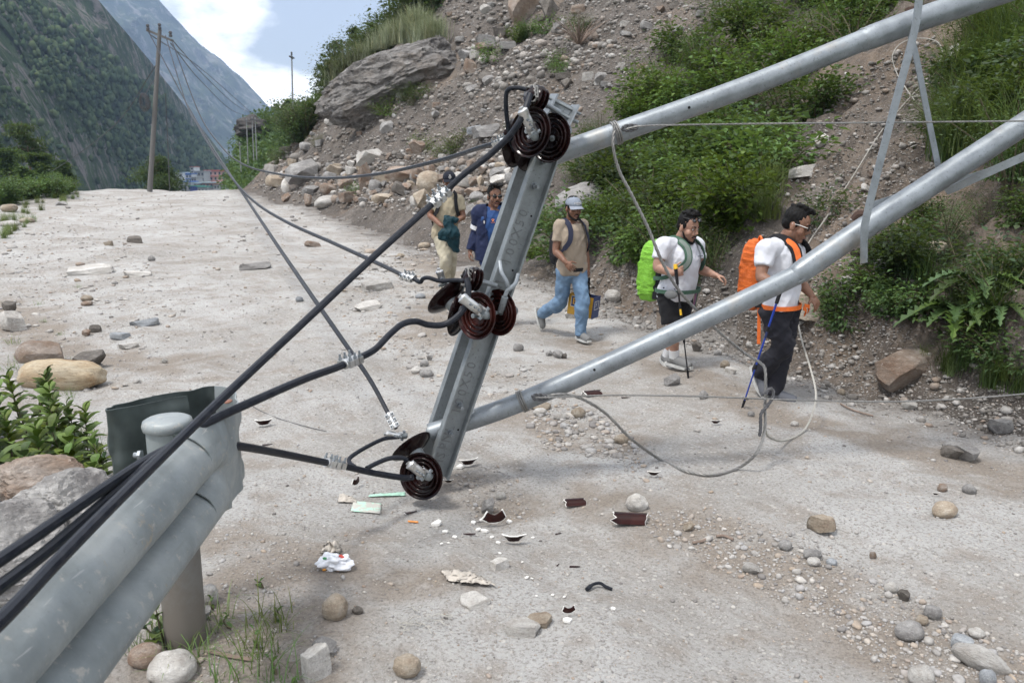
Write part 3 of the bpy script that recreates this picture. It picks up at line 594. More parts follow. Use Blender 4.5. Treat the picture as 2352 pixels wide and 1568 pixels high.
# --- small stones nobody could count: joined sheets of real little stones
mp = M('gravel_stones', rough=0.9, spec=0.2); rn = mp.rnd(); n1 = mp.noise(30, 5, 0.7)
col = mp.ramp(rn, [(0.0, (0.16, 0.15, 0.145)), (0.18, (0.30, 0.285, 0.27)), (0.4, (0.42, 0.40, 0.375)), (0.6, (0.34, 0.335, 0.335)), (0.78, (0.36, 0.285, 0.215)), (0.88, (0.50, 0.48, 0.45)), (1.0, (0.27, 0.20, 0.15))])
mp.color(mp.mix(mp.ramp(n1, [(0.35, 0.6), (0.6, 0)]), col, (0.2, 0.185, 0.17))); mp.bump(n1, 0.4, 0.01)
mq = M('scree_stones', rough=0.92, spec=0.2); rn = mq.rnd(); n1 = mq.noise(14, 5, 0.7)
col = mq.ramp(rn, [(0.0, (0.13, 0.12, 0.112)), (0.25, (0.19, 0.177, 0.163)), (0.5, (0.26, 0.243, 0.226)), (0.75, (0.43, 0.415, 0.395)), (0.9, (0.27, 0.21, 0.165)), (1.0, (0.56, 0.545, 0.52))])
mq.color(mq.mix(mq.ramp(n1, [(0.35, 0.7), (0.6, 0)]), col, (0.14, 0.125, 0.11))); mq.bump(n1, 0.5, 0.03)
def stones(name, pts, size, mat, seed, sub=0, flat=(0.4, 0.8), label=None):
    r = rng_(seed); v, f = ICO[sub]; N = len(pts); K = len(v)
    w = r.uniform(0.6, 1.3, (N, 1)); sc = np.stack([np.ones(N), w[:, 0], r.uniform(*flat, N)], 1)
    vv = v[None] * (1 + r.uniform(-0.28, 0.22, (N, K, 1)) * (1 if sub == 0 else 0.55)) * sc[:, None]
    a = r.uniform(0, 6.28, N); c, s = np.cos(a), np.sin(a); tl = r.normal(0, 0.25, N)
    x, y, z = vv[..., 0], vv[..., 1], vv[..., 2]
    z2 = z * np.cos(tl)[:, None] + x * np.sin(tl)[:, None]; x2 = x * np.cos(tl)[:, None] - z * np.sin(tl)[:, None]
    vv = np.stack([x2 * c[:, None] - y * s[:, None], x2 * s[:, None] + y * c[:, None], z2], -1) * (size[:, None, None] / 2)
    vv += pts[:, None]; vv[..., 2] += (size * sc[:, 2] * 0.18)[:, None]
    ff = (f[None] + (np.arange(N) * K)[:, None, None]).reshape(-1, 3)
    o = link(name, np_mesh(name, vv.reshape(-1, 3), ff, smooth=sub > 0), mat); return tag(o, label, None, None, 'stuff')
def inpoly(u, v, poly):
    ins = np.zeros(u.shape, bool); n = len(poly)
    for i in range(n):
        (ax, ay), (bx, by) = poly[i], poly[(i + 1) % n]
        ins ^= ((ay > v) != (by > v)) & (u < (bx - ax) * (v - ay) / ((by - ay) or 1e-9) + ax)
    return ins
def scatter(poly, n, seed):
    r = rng_(seed); P = np.array(poly); lo, hi = P.min(0), P.max(0); out = np.zeros((0, 2))
    while len(out) < n:
        q = r.uniform(lo, hi, (n * 2, 2)); q = q[inpoly(q[:, 0], q[:, 1], poly)]; out = np.concatenate([out, q])
    return out[:n]
def powsize(n, lo, hi, seed, a=2.2):
    r = rng_(seed); return lo * (1 - r.random(n) * (1 - (lo / hi) ** a)) ** (-1 / a)
def px_stones(name, poly, n, lo, hi, mat, seed, sub=0, a=2.2, keep=None, label=None, flat=(0.4, 0.8)):
    q = scatter(poly, n, seed)
    if keep is not None: q = q[keep(q)]
    P = gr(q[:, 0], q[:, 1]); d = np.sqrt(((P - np.array([0, 0, HCAM])) ** 2).sum(1))
    return stones(name, P, powsize(len(q), lo, hi, seed + 1, a) / F * d, mat, seed + 2, sub, flat, label)
ROAD = [(0, 540), (200, 450), (520, 446), (860, 490), (1230, 600), (1500, 790), (1800, 900), (2352, 1010), (2352, 1568), (480, 1568), (560, 1150), (300, 900), (0, 900)]
STREAK = [(1470, 1180), (1620, 1160), (1900, 1250), (2150, 1400), (2352, 1500), (2352, 1568), (2060, 1568), (1900, 1440), (1700, 1330), (1500, 1240)]
px_stones('gravel', ROAD, 15000, 2.0, 14, mp.m, 100, 0, 2.5)
px_stones('gravel', STREAK, 1700, 3.5, 24, mp.m, 110, 1, 2.0)
px_stones('gravel', [(1180, 930), (1330, 925), (1450, 990), (1500, 1130), (1420, 1060), (1250, 1030)], 430, 5, 24, mp.m, 120, 1, 1.6)
px_stones('gravel', [(820, 560), (1000, 560), (1060, 700), (1000, 900), (1240, 830), (1230, 930), (1000, 900), (760, 720)], 900, 3.5, 26, mp.m, 130, 1, 2.0, flat=(0.25, 0.6))
px_stones('gravel', [(1040, 1090), (1180, 1080), (1230, 1200), (1080, 1230)], 300, 3, 16, mp.m, 135, 0, 1.8)
px_stones('gravel', [(420, 1330), (560, 1180), (700, 1200), (690, 1480), (480, 1568), (380, 1568)], 700, 3, 17, mp.m, 140, 0, 2.2)
px_stones('gravel', [(0, 540), (260, 520), (430, 700), (330, 900), (0, 920)], 900, 3, 22, mp.m, 145, 0, 2.1, flat=(0.2, 0.5))
def tp(d0, d1, n, seed):        # strip along the foot of the slope
    r = rng_(seed); i = r.integers(1, 7, n); t = r.random(n)[:, None]; A, B = TOE[i], TOE[i + 1]; p = A + (B - A) * t
    nn = np.stack([(B - A)[:, 1], -(B - A)[:, 0]], 1); nn /= np.linalg.norm(nn, axis=1)[:, None]; p = p + nn * r.uniform(d0, d1, n)[:, None]
    return np.stack([p[:, 0], p[:, 1], hgt(p[:, 0], p[:, 1])], 1)
pt = tp(-0.5, 1.3, 7000, 150); stones('gravel', pt, powsize(7000, 0.014, 0.11, 151, 2.1), mq.m, 152, 0)
SLOPE = [(540, 425), (620, 330), (700, 255), (730, 250), (1050, 180), (1060, 60), (930, 20), (960, 0), (1760, 0), (1560, 130), (1300, 300), (1240, 560), (1000, 500), (700, 470)]
px_stones('scree', SLOPE, 13000, 2.4, 19, mq.m, 160, 0, 1.9)
px_stones('scree', [(600, 360), (1210, 340), (1230, 470), (1000, 490), (640, 450)], 800, 5, 28, mq.m, 165, 1, 1.8, flat=(0.5, 0.9))
px_stones('scree', [(1050, 100), (1350, 40), (1420, 130), (1150, 210), (1080, 260)], 320, 6, 26, mq.m, 167, 1, 1.7, flat=(0.5, 0.9))
px_stones('scree', [(1880, 200), (2150, 80), (2200, 330), (2060, 560), (1960, 650), (1820, 480), (1780, 430)], 4200, 2.5, 20, mq.m, 170, 0, 2.0)
px_stones('scree', [(1560, 620), (1800, 640), (1990, 640), (2050, 700), (2150, 860), (2352, 900), (2352, 1010), (1980, 920), (1800, 880), (1600, 790), (1300, 720), (1240, 600)], 5200, 3, 22, mq.m, 175, 0, 2.1)
# the rocks of the slope that show largest, one by one
q = scatter(SLOPE, 110, 180)
for k, (u, v) in enumerate(q):
    w = float(powsize(1, 14, 40, 300 + k, 1.6)[0])
    rock(u, v, w, w * rr.uniform(0.4, 0.75), rr.choice(['grey', 'grey', 'pale', 'rust', 'dark']), rr.choice(['angular', 'angular', 'slab']), 'loose angular rock lying in the grey brown scree', 'loose rocks on the scree slope', name='rock')
q = scatter([(620, 400), (1010, 350), (1220, 400), (1220, 460), (1000, 490), (720, 470), (600, 440)], 70, 181)
for k, (u, v) in enumerate(q):
    w = float(powsize(1, 16, 40, 500 + k, 1.6)[0])
    rock(u, v, w, w * rr.uniform(0.5, 0.8), rr.choice(['grey', 'tan', 'pale', 'rust', 'rust']), 'angular', 'smaller angular rock filling the gaps of the rock pile', 'small rocks in the rock pile', name='rock')
# ================================================================ PLANTS
def leaf_mat(name, lo, hi, rough=0.5, trans=0.33):
    m = M(name, hi, rough, 0, 0.35); r = m.rnd(); col = m.ramp(r, [(0.0, lo), (0.55, hi), (0.9, [min(1, x * 1.25) for x in hi]), (1.0, (hi[0] * 1.7, hi[1] * 1.3, hi[2]))])
    oi = m.n.new('ShaderNodeObjectInfo'); hs = m.n.new('ShaderNodeHueSaturation'); m.l.new(col, hs.inputs['Color'])
    for so_, lo_, hi_ in (('Value', 0.62, 1.3), ('Hue', 0.478, 0.512), ('Saturation', 1.08, 0.82)):
        mr = m.n.new('ShaderNodeMapRange'); mr.inputs[3].default_value = lo_; mr.inputs[4].default_value = hi_; m.l.new(oi.outputs['Random'], mr.inputs[0]); m.l.new(mr.outputs[0], hs.inputs[so_])
    col = hs.outputs[0]; m.color(col)
    tr = m.n.new('ShaderNodeBsdfTranslucent'); m.l.new(m.mix(0.5, col, (0.16, 0.22, 0.03)), tr.inputs[0])
    mx = m.n.new('ShaderNodeMixShader'); mx.inputs[0].default_value = trans; m.l.new(m.b.outputs[0], mx.inputs[1]); m.l.new(tr.outputs[0], mx.inputs[2])
    out = [x for x in m.n if x.type == 'OUTPUT_MATERIAL'][0]; m.l.new(mx.outputs[0], out.inputs[0]); return m.m
LM = dict(bright=leaf_mat('leaf_bright', (0.040, 0.085, 0.016), (0.085, 0.165, 0.028)), mid=leaf_mat('leaf_mid', (0.028, 0.060, 0.018), (0.060, 0.115, 0.030)),
          dark=leaf_mat('leaf_dark', (0.016, 0.034, 0.014), (0.036, 0.068, 0.024)), olive=leaf_mat('leaf_olive', (0.055, 0.070, 0.030), (0.105, 0.125, 0.055)),
          grass=leaf_mat('grass_blade', (0.07, 0.10, 0.03), (0.13, 0.18, 0.05), 0.6), pale=leaf_mat('pale_grass', (0.13, 0.16, 0.09), (0.25, 0.27, 0.17), 0.7), pine=leaf_mat('pine_needle', (0.018, 0.040, 0.018), (0.045, 0.080, 0.030), 0.6, 0.1))
bark = plain('bark', (0.12, 0.09, 0.065), 0.9, bump=0.5, bscale=60); twig = plain('twig', (0.10, 0.085, 0.05), 0.85); drytwig = plain('dry_twig', (0.20, 0.15, 0.12), 0.9)
def leaves_np(P, D, N_, L, Wd, droop=0.25):
    """leaf quads: base P, direction D, normal N_ (n,3), length L, width Wd (n,)"""
    D = D / (np.linalg.norm(D, axis=1)[:, None] + 1e-9); S_ = np.cross(D, N_); S_ /= (np.linalg.norm(S_, axis=1)[:, None] + 1e-9); U = np.cross(S_, D)
    m = P + D * (L * 0.45)[:, None]; tip = P + D * L[:, None] - U * (L * droop)[:, None] - np.array([0, 0, 1]) * (L * droop * 0.5)[:, None]
    w = (Wd / 2)[:, None]; V = np.stack([P, m + S_ * w + U * w * 0.35, tip, m - S_ * w + U * w * 0.35], 1).reshape(-1, 3); n = len(P)
    i = np.arange(n)[:, None] * 4
    return V, np.concatenate([i + np.array([[0, 1, 2, 3]])], 0)
def shrub_proto(seed, h=0.9, rad=0.55, n=1500, L=(0.05, 0.09), wr=0.45, stems=11, cl=26, up=0.35):
    r = rng_(seed); mb = MB(); tips = []
    for k in range(stems):
        a = r.uniform(0, 6.28); e = r.uniform(0.2, 1.0) ** 0.7; p0 = Vector((r.normal(0, .05), r.normal(0, .05), -0.15)); top = Vector((math.cos(a) * rad * e, math.sin(a) * rad * e, h * r.uniform(0.6, 1.0) * (1.08 - 0.45 * e)))
        md_ = p0.lerp(top, 0.5) + Vector((0, 0, 0.12 * h)); path = crom([p0, md_, top], 3); mb.tube(path, [0.011 * (1 - 0.7 * i / len(path)) for i in range(len(path))], n=4)
        for t in np.linspace(0.3, 1, 7): tips.append(np.array(path[int(t * (len(path) - 1))]))
    tips = np.array(tips); cent = tips[r.integers(0, len(tips), cl)] + r.normal(0, 0.09 * rad / 0.55, (cl, 3)); allc = np.concatenate([tips, cent])
    ci = r.integers(0, len(allc), n); P = allc[ci] + r.normal(0, 0.085 * rad / 0.55, (n, 3)); P[:, 2] = np.maximum(P[:, 2], 0.02)
    D = P - np.array([0, 0, h * 0.25]); D /= np.linalg.norm(D, axis=1)[:, None]; D = D + r.normal(0, 0.6, (n, 3)); D[:, 2] = D[:, 2] * 0.6
    Nn = np.array([0, 0, 1.0]) + r.normal(0, up, (n, 3)); ll = r.uniform(*L, n)
    V, Fq = leaves_np(P, D, Nn, ll, ll * wr * r.uniform(0.8, 1.2, n), 0.18)
    return np_mesh('foliage', V, Fq, False), mb
def grass_proto(seed, n=110, L=(0.35, 0.75), spread=0.10, lean=0.8, w=0.009):
    r = rng_(seed); a = r.uniform(0, 6.28, n); base = np.stack([r.normal(0, spread, n), r.normal(0, spread, n), np.full(n, -0.03)], 1); ll = r.uniform(*L, n); ln = r.uniform(0.15, lean, n)
    out = np.stack([np.cos(a), np.sin(a), np.zeros(n)], 1); side = np.stack([-np.sin(a), np.cos(a), np.zeros(n)], 1); V = []
    K = 5
    for k in range(K):
        t = k / (K - 1); p = base + out * (ll * ln * t ** 1.8)[:, None] + np.array([0, 0, 1]) * (ll * (t - 0.55 * ln * t ** 2.4))[:, None]; ww = w * (1 - t) ** 0.7 + 0.0008
        V += [p - side * ww / 2, p + side * ww / 2]
    V = np.stack(V, 1); i = np.arange(n)[:, None] * (2 * K); f = np.concatenate([i + np.array([[2 * k, 2 * k + 1, 2 * k + 3, 2 * k + 2]]) for k in range(K - 1)])
    return np_mesh('blades', V.reshape(-1, 3), f, False)
SP = {'broad': [shrub_proto(s, 0.95, 0.6, 1500, (0.055, 0.10), 0.55) for s in (1, 2, 3)], 'fine': [shrub_proto(s, 1.0, 0.6, 2300, (0.028, 0.055), 0.36, 14, 40) for s in (4, 5, 6)], 'low': [shrub_proto(s, 0.5, 0.55, 700, (0.04, 0.08), 0.5, 9, 14) for s in (7, 8)]}
SPM = {k: [(f, s.build('stem', twig)) for f, s in v] for k, v in SP.items()}
for k in SPM:
    for f, s in SPM[k]: C.objects.unlink(s)
GP = {'tall': [grass_proto(s, 130, (0.5, 1.0), 0.10, 1.0, 0.010) for s in (1, 2, 3)], 'short': [grass_proto(s, 26, (0.08, 0.26), 0.05, 1.0, 0.005) for s in (4, 5)], 'plume': [grass_proto(s, 170, (0.5, 1.0), 0.16, 0.6, 0.016) for s in (6, 7)]}
pr = rng_(11)
def set_mat(o, mat):
    if not o.data.materials: o.data.materials.append(mat)
    o.material_slots[0].link = 'OBJECT'; o.material_slots[0].material = mat
def shrub(p, h, kind, mat, label, group, wide=1.0, name='shrub'):
    f, s = SPM[kind][int(pr.integers(len(SPM[kind])))]
    r = empty(name, p, label, 'shrub', group); k = h / (0.5 if kind == 'low' else 1.0)
    r.rotation_euler = (0, 0, pr.uniform(0, 6.28)); r.scale = (k * wide, k * wide, k)
    o = link('foliage', f, None, r); set_mat(o, mat); st = s.copy(); st.name = 'stem'; C.objects.link(st); st.parent = r; return r
def grass(p, h, kind, mat, label, group, name='grass_tuft'):
    me = GP[kind][int(pr.integers(len(GP[kind])))]; o = link(name, me, None, None, p); set_mat(o, mat); k = h / {'tall': 0.8, 'short': 0.18, 'plume': 0.8}[kind]
    o.scale = (k, k, k); o.rotation_euler = (0, 0, pr.uniform(0, 6.28)); return tag(o, label, 'grass', group)
def fill(poly, n, seed, kinds, mats, size, label, group, wide=1.3, gap=0.33):
    q = scatter(poly, n * 4, seed); P = gr(q[:, 0], q[:, 1]); kept = []; r = rng_(seed + 1)
    for p in P:
        if len(kept) >= n: break
        s = r.uniform(*size)
        if all((p[0] - a[0]) ** 2 + (p[1] - a[1]) ** 2 > (gap * (s + b)) ** 2 for a, b in kept):
            kept.append((p, s)); shrub(Vector(p) - Vector((0, 0, 0.05)), s, kinds[r.integers(len(kinds))], LM[mats[r.integers(len(mats))]], label, group, wide)
fill([(1280, 545), (1330, 400), (1390, 300), (1450, 250), (1640, 250), (1700, 330), (1720, 560), (1620, 610), (1450, 640), (1300, 620)], 70, 21, ['broad', 'fine', 'broad'], ['mid', 'dark', 'mid', 'bright'], (0.8, 1.25), 'leafy dark green shrub in the thicket behind the men', 'shrubs in the thicket on the bank')
fill([(1400, 300), (1480, 190), (1600, 110), (1680, 40), (1760, -60), (2080, -60), (1960, 100), (1900, 200), (1860, 330), (1780, 440), (1700, 420), (1650, 300)], 95, 22, ['broad', 'broad', 'fine'], ['bright', 'bright', 'mid'], (1.0, 1.6), 'sunlit bright green shrub high on the slope above the upper pole', 'shrubs high on the slope')
fill([(2160, 330), (2200, 180), (2280, 20), (2420, -60), (2420, 480), (2280, 480), (2180, 400)], 45, 23, ['fine', 'broad'], ['dark', 'mid', 'dark'], (0.7, 1.2), 'dark shrub on the steep bank at the upper right', 'shrubs on the right bank')
fill([(2080, 520), (2360, 480), (2360, 760), (2250, 740), (2150, 640), (2060, 640)], 24, 24, ['broad', 'low', 'fine'], ['dark', 'mid'], (0.4, 0.75), 'loose dark leafed shrub on the right bank', 'shrubs on the right bank')
fill([(2020, 640), (2140, 650), (2140, 740), (2030, 730)], 6, 25, ['low', 'broad'], ['mid', 'bright'], (0.3, 0.45), 'low green shrub beside the spiny thistle', 'low plants around the thistle')
fill([(2230, 800), (2352, 770), (2352, 900), (2240, 880)], 6, 26, ['low'], ['mid', 'bright'], (0.25, 0.4), 'low leafy plant at the right edge below the thistle', 'low plants around the thistle')
fill([(1230, 480), (1290, 480), (1300, 600), (1220, 590)], 7, 27, ['low', 'broad'], ['mid', 'bright'], (0.35, 0.6), 'small green shrub at the left end of the thicket', 'shrubs in the thicket on the bank')
for u, v, h, kd, mt, lb in [(1935, 745, 0.62, 'broad', 'mid', 'leafy green plant beside the hand of the orange pack man'), (1878, 505, 0.5, 'low', 'dark', 'dark little shrub right of the head of the orange pack man'), (1610, 640, 0.7, 'fine', 'mid', 'tall weedy plant right of the lime pack man'), (1640, 610, 0.7, 'fine', 'mid', 'second tall weedy plant behind the outstretched hand'), (2040, 710, 0.4, 'low', 'mid', 'small green clump left of the thistle'),
                            (1190, 95, 0.9, 'broad', 'bright', 'bright green bush under the leaning tan slab'), (1215, 85, 0.8, 'broad', 'mid', 'green bush right of the one under the leaning slab'), (1130, 140, 0.7, 'low', 'bright', 'green plants between pale blocks high on the slope'), (1330, 90, 1.0, 'fine', 'mid', 'green bush on the slope under the dark block'), (1260, 75, 0.7, 'low', 'bright', 'little green bush left of the dark block'), (1270, 150, 0.6, 'low', 'mid', 'small round bush alone on the upper scree'), (1295, 165, 0.5, 'low', 'bright', 'small bush right of the lone round one'), (1195, 300, 0.4, 'low', 'bright', 'green plant on the scree left of the upper insulators'), (1050, 335, 0.6, 'low', 'olive', 'olive bush above the thin cable'), (1040, 350, 0.4, 'low', 'bright', 'bright weeds beside the olive bush'),
                            (975, 345, 0.6, 'low', 'bright', 'yellow green weeds in the rock pile'), (1012, 358, 0.5, 'low', 'olive', 'pale weeds behind the black cap'), (925, 230, 1.0, 'fine', 'mid', 'bush under the overhang of the huge boulder'), (945, 240, 0.9, 'fine', 'dark', 'second bush under the overhang of the huge boulder'), (898, 262, 0.8, 'low', 'bright', 'light green clump below the huge boulder'), (960, 225, 0.7, 'low', 'mid', 'green clump at the right of the overhang'), (640, 375, 1.2, 'fine', 'olive', 'grey green bush on the lower left scree'), (725, 335, 0.8, 'fine', 'olive', 'round olive bush below the ridge corner'), (645, 365, 0.9, 'low', 'bright', 'bright bush beside the grey green one'), (1340, 75, 0.8, 'fine', 'olive', 'dry olive bush near the dark block'), (820, 445, 0.5, 'low', 'bright', 'weeds at the rock pile front')]:
    shrub(g1(u, v) - Vector((0, 0, 0.04)), h, kd, LM[mt], lb, 'single bushes on the slope')
# bushes and little trees along the skyline of the slope
sky = [(712, 262), (722, 248), (735, 215), (742, 190), (762, 170), (780, 150), (800, 135), (815, 110), (838, 92), (850, 75), (862, 55), (880, 45), (895, 30), (905, 12), (918, 2), (930, -15), (948, -30), (700, 275), (690, 280), (678, 290)]
def skyline(u):
    vs = np.arange(-260, 440, 3.0); P = gr(np.full(len(vs), float(u)), vs); ok = P[:, 1] < 95; i = int(ok.argmax()); return vs[i], P[min(i + 2, len(P) - 1)]
for k, u in enumerate(np.linspace(690, 1010, 46)):
    v_, p = skyline(u); s = pr.uniform(1.3, 2.6) * (1.3 if k % 5 == 0 else 1)
    shrub(Vector(p) - Vector((0, 0, 0.35)), s, ['fine', 'broad'][k % 2], LM[['dark', 'mid', 'olive', 'dark'][k % 4]], 'bushy scrub standing on the skyline of the slope', 'scrub along the skyline', 1.25)
for k in range(60):
    u, v = scatter([(735, 235), (800, 165), (870, 110), (960, 88), (1022, 112), (1000, 130), (900, 128), (820, 180), (760, 240)], 60, 33)[k]
    p = gr([u], [v])[0]; grass(Vector(p) + Vector((0, -1.0, 0.35)), pr.uniform(0.9, 1.5), 'plume', LM['pale'], 'pale feathery grass tuft above the huge boulder', 'feathery grass above the boulder')
for k, (u, v) in enumerate(scatter([(690, 270), (720, 250), (735, 262), (700, 290)], 6, 34)):
    grass(g1(u, v), 0.9, 'tall', LM['grass'], 'green grass tuft at the left corner of the slope', 'grass on the slope corner')
for poly, n, sd, h, lb in [([(2170, 170), (2300, 80), (2352, 100), (2352, 200), (2220, 260)], 22, 35, (0.7, 1.1), 'arching grass tuft on the upper right bank'), ([(2140, 300), (2352, 290), (2352, 420), (2200, 380), (2150, 360)], 20, 36, (0.6, 1.0), 'arching grass tuft behind the right end of the lower pole'), ([(1650, 430), (1780, 430), (1790, 530), (1680, 520)], 14, 37, (0.5, 0.8), 'long bladed grass tuft above the orange pack man'), ([(2080, 820), (2352, 860), (2352, 920), (2280, 900)], 8, 38, (0.2, 0.4), 'short grass tuft at the foot of the right bank'), ([(2050, 620), (2200, 560), (2352, 640), (2300, 800), (2150, 700)], 10, 39, (0.3, 0.6), 'grass tuft among the plants of the right bank')]:
    for u, v in scatter(poly, n, sd): grass(g1(u, v), pr.uniform(*h), 'tall', LM[['grass', 'mid'][int(pr.integers(2))]], lb, 'grass tufts on the right bank')
for k, (u, v) in enumerate(scatter([(0, 440), (180, 440), (190, 455), (60, 520), (0, 560)], 40, 41)):
    grass(g1(u, v), pr.uniform(0.25, 0.5), 'tall', LM['grass'], 'grass tuft on the left edge of the far road', 'grass on the far road edge')
for k, (u, v) in enumerate(scatter([(-20, 425), (190, 425), (200, 442), (120, 455), (-20, 475)], 46, 42)):
    shrub(g1(u, v), pr.uniform(0.8, 1.4), 'broad', LM[['bright', 'mid'][k % 2]], 'bright weedy bush lining the far left road edge', 'weeds along the far road edge', 1.2)
for k, (u, v) in enumerate([(340, 432), (352, 436), (332, 434)]): shrub(g1(u, v), 0.5, 'low', LM['olive'], 'low scrub at the foot of the tall leaning pole', 'scrub at the leaning pole')
for k, (u, v) in enumerate([(150, 850), (60, 860), (20, 850), (100, 740), (140, 770), (90, 700), (180, 660), (70, 870), (30, 790), (160, 915), (165, 905), (510, 1560), (440, 1500), (470, 1450), (500, 1420), (420, 1530), (380, 1500), (600, 1500), (620, 1440), (590, 1530), (560, 1480), (1090, 470), (640, 1450), (1000, 345), (240, 1040), (200, 1000), (260, 1030), (340, 1480), (360, 1440), (650, 1560)]):
    grass(g1(u, v), pr.uniform(0.08, 0.2) * (1 if v > 500 else 2), 'short', LM[['grass', 'bright'][k % 2]], 'small sprig of grass growing in the dirt', 'grass sprigs in the dirt')

# --- large leafed weeds at the left, built leaf by leaf
def weed(p, h, n, L, wr, label, group, seed, mat='bright', name='weed', cat='plant'):
    r = rng_(seed); root = empty(name, p, label, cat, group); mb = MB(); top = Vector((r.normal(0, .05), r.normal(0, .05), h))
    path = [q + Vector(p) for q in crom([Vector((0, 0, -0.05)), top * 0.5 + Vector((r.normal(0, .02), r.normal(0, .02), 0)), top], 5)]
    mb.tube(path, [0.006 * (1 - 0.6 * i / len(path)) for i in range(len(path))], n=5); mb.build('stem', twig, root)
    for k in range(n):
        t = 0.12 + 0.88 * (k / max(1, n - 1)); b = path[min(len(path) - 1, int(t * (len(path) - 1)))]; a = k * 2.4 + r.uniform(-.3, .3); l = L * (1.1 - 0.55 * t) * r.uniform(0.8, 1.15)
        el = 0.25 + 0.8 * t; d = Vector((math.cos(a) * math.cos(el), math.sin(a) * math.cos(el), math.sin(el))); s = d.cross(Vector((0, 0, 1))).normalized(); up = s.cross(d)
        W2 = l * wr / 2; g = []
        for i in range(7):
            q = i / 6; w = W2 * (math.sin(math.pi * min(1, q * 0.92 + 0.06)) ** 0.8) * (1 if q < 0.97 else 0.1); c = b + d * (l * q) - Vector((0, 0, 1)) * (l * 0.38 * q * q)
            g.append([c - s * w + up * w * 0.35, c + up * 0.004 * math.sin(q * 20), c + s * w + up * w * 0.35])
        m2 = MB().sheet(g, 0.0009); o = m2.build('leaf', LM[mat], root)
    return root
wr_ = rng_(77)
WL = ['tall weed at the back of the clump behind the guardrail', 'leafy weed in the middle of the clump behind the guardrail', 'low broad leafed weed at the front of the clump beside the brown rock']
wq_ = [(u + float(wr_.normal(0, 10)), v + float(wr_.normal(0, 6)), h, L) for u, v, h, L in [(-20, 1010, .42, .15), (25, 1005, .42, .15), (60, 1000, .44, .16), (100, 1015, .46, .16), (150, 1020, .44, .16), (185, 1045, .36, .16), (-10, 1050, .42, .18), (40, 1050, .44, .18), (85, 1050, .44, .18), (125, 1060, .42, .18), (165, 1075, .36, .18), (205, 1070, .34, .17), (0, 1090, .36, .2), (45, 1090, .34, .2), (90, 1095, .32, .2), (130, 1100, .30, .19), (170, 1110, .26, .18), (215, 1105, .26, .16), (245, 1100, .2, .13), (150, 1130, .2, .17), (200, 1135, .18, .15), (235, 1130, .16, .13), (265, 1090, .14, .1), (225, 1160, .14, .12), (110, 1120, .22, .18)]]
for k, (u, v, h, L) in enumerate(wq_):
    weed(g1(u, v), h * 1.15, 22 if h > 0.3 else 12, L * 1.3, 0.36 if k % 4 else 0.58, WL[0] if v < 1030 else WL[1] if v < 1085 else WL[2], 'weeds behind the guardrail', 60 + k, 'bright' if k % 3 else 'mid')
weed(g1(2, 1145), 0.30, 5, 0.34, 0.34, 'plant with very large upright leaves at the left frame edge', None, 91, 'mid')
for k, (u, v, h, L) in enumerate([(405, 1440, 0.16, 0.11), (380, 1470, 0.16, 0.12), (425, 1395, 0.22, 0.10), (355, 1490, 0.13, 0.1)]): weed(g1(u, v), h, 7, L, 0.6, 'broad leafed weed growing at the guardrail post', 'weeds at the guardrail post', 120 + k, 'mid')
for k, (u, v) in enumerate([(655, 1450), (600, 1495), (690, 1565), (640, 1560), (610, 1350), (560, 1440), (500, 1395)]): weed(g1(u, v), 0.05, 5, 0.06, 0.35, 'tiny seedling sprouting from the dirt by the guardrail', 'seedlings in the dirt', 140 + k)
weed(g1(12, 1330), 0.16, 6, 0.1, 0.5, 'broad leaves poking out beside the black cables', None, 150)
# spiny thistle rosettes
def thistle(p, n, L, label, seed):
    r = rng_(seed); root = empty('thistle', p, label, 'plant', 'thistles on the right bank')
    for k in range(n):
        a = 6.28 * k / n * 1.0 + r.uniform(-.25, .25); l = L * r.uniform(0.75, 1.1); el = r.uniform(0.25, 1.0); ho = Vector((math.cos(a), math.sin(a), 0)); s = Vector((-math.sin(a), math.cos(a), 0)); g = []
        for i in range(19):
            q = i / 18; c = Vector(p) + ho * (l * q * math.cos(el * (1 - 0.3 * q))) + Vector((0, 0, 0.12 + l * (math.sin(el) * q - 0.75 * q * q)))
            w = l * 0.13 * math.sin(math.pi * min(1, 0.12 + 0.88 * q)) ** 0.7 * (1.25 if i % 2 else 0.45); g.append([c - s * w + Vector((0, 0, w * 0.5)), c, c + s * w + Vector((0, 0, w * 0.5))])
        MB().sheet(g, 0.0012).build('leaf', LM['mid'] if k % 3 else LM['bright'], root)
    return root
thistle(g1(2190, 760), 17, 0.62, 'large thistle with spiny notched leaves on the right bank', 1)
thistle(g1(2240, 690), 14, 0.55, 'upper thistle rosette right behind the large one', 2)
thistle(g1(2290, 740), 11, 0.42, 'smaller thistle at the right of the large one', 3)

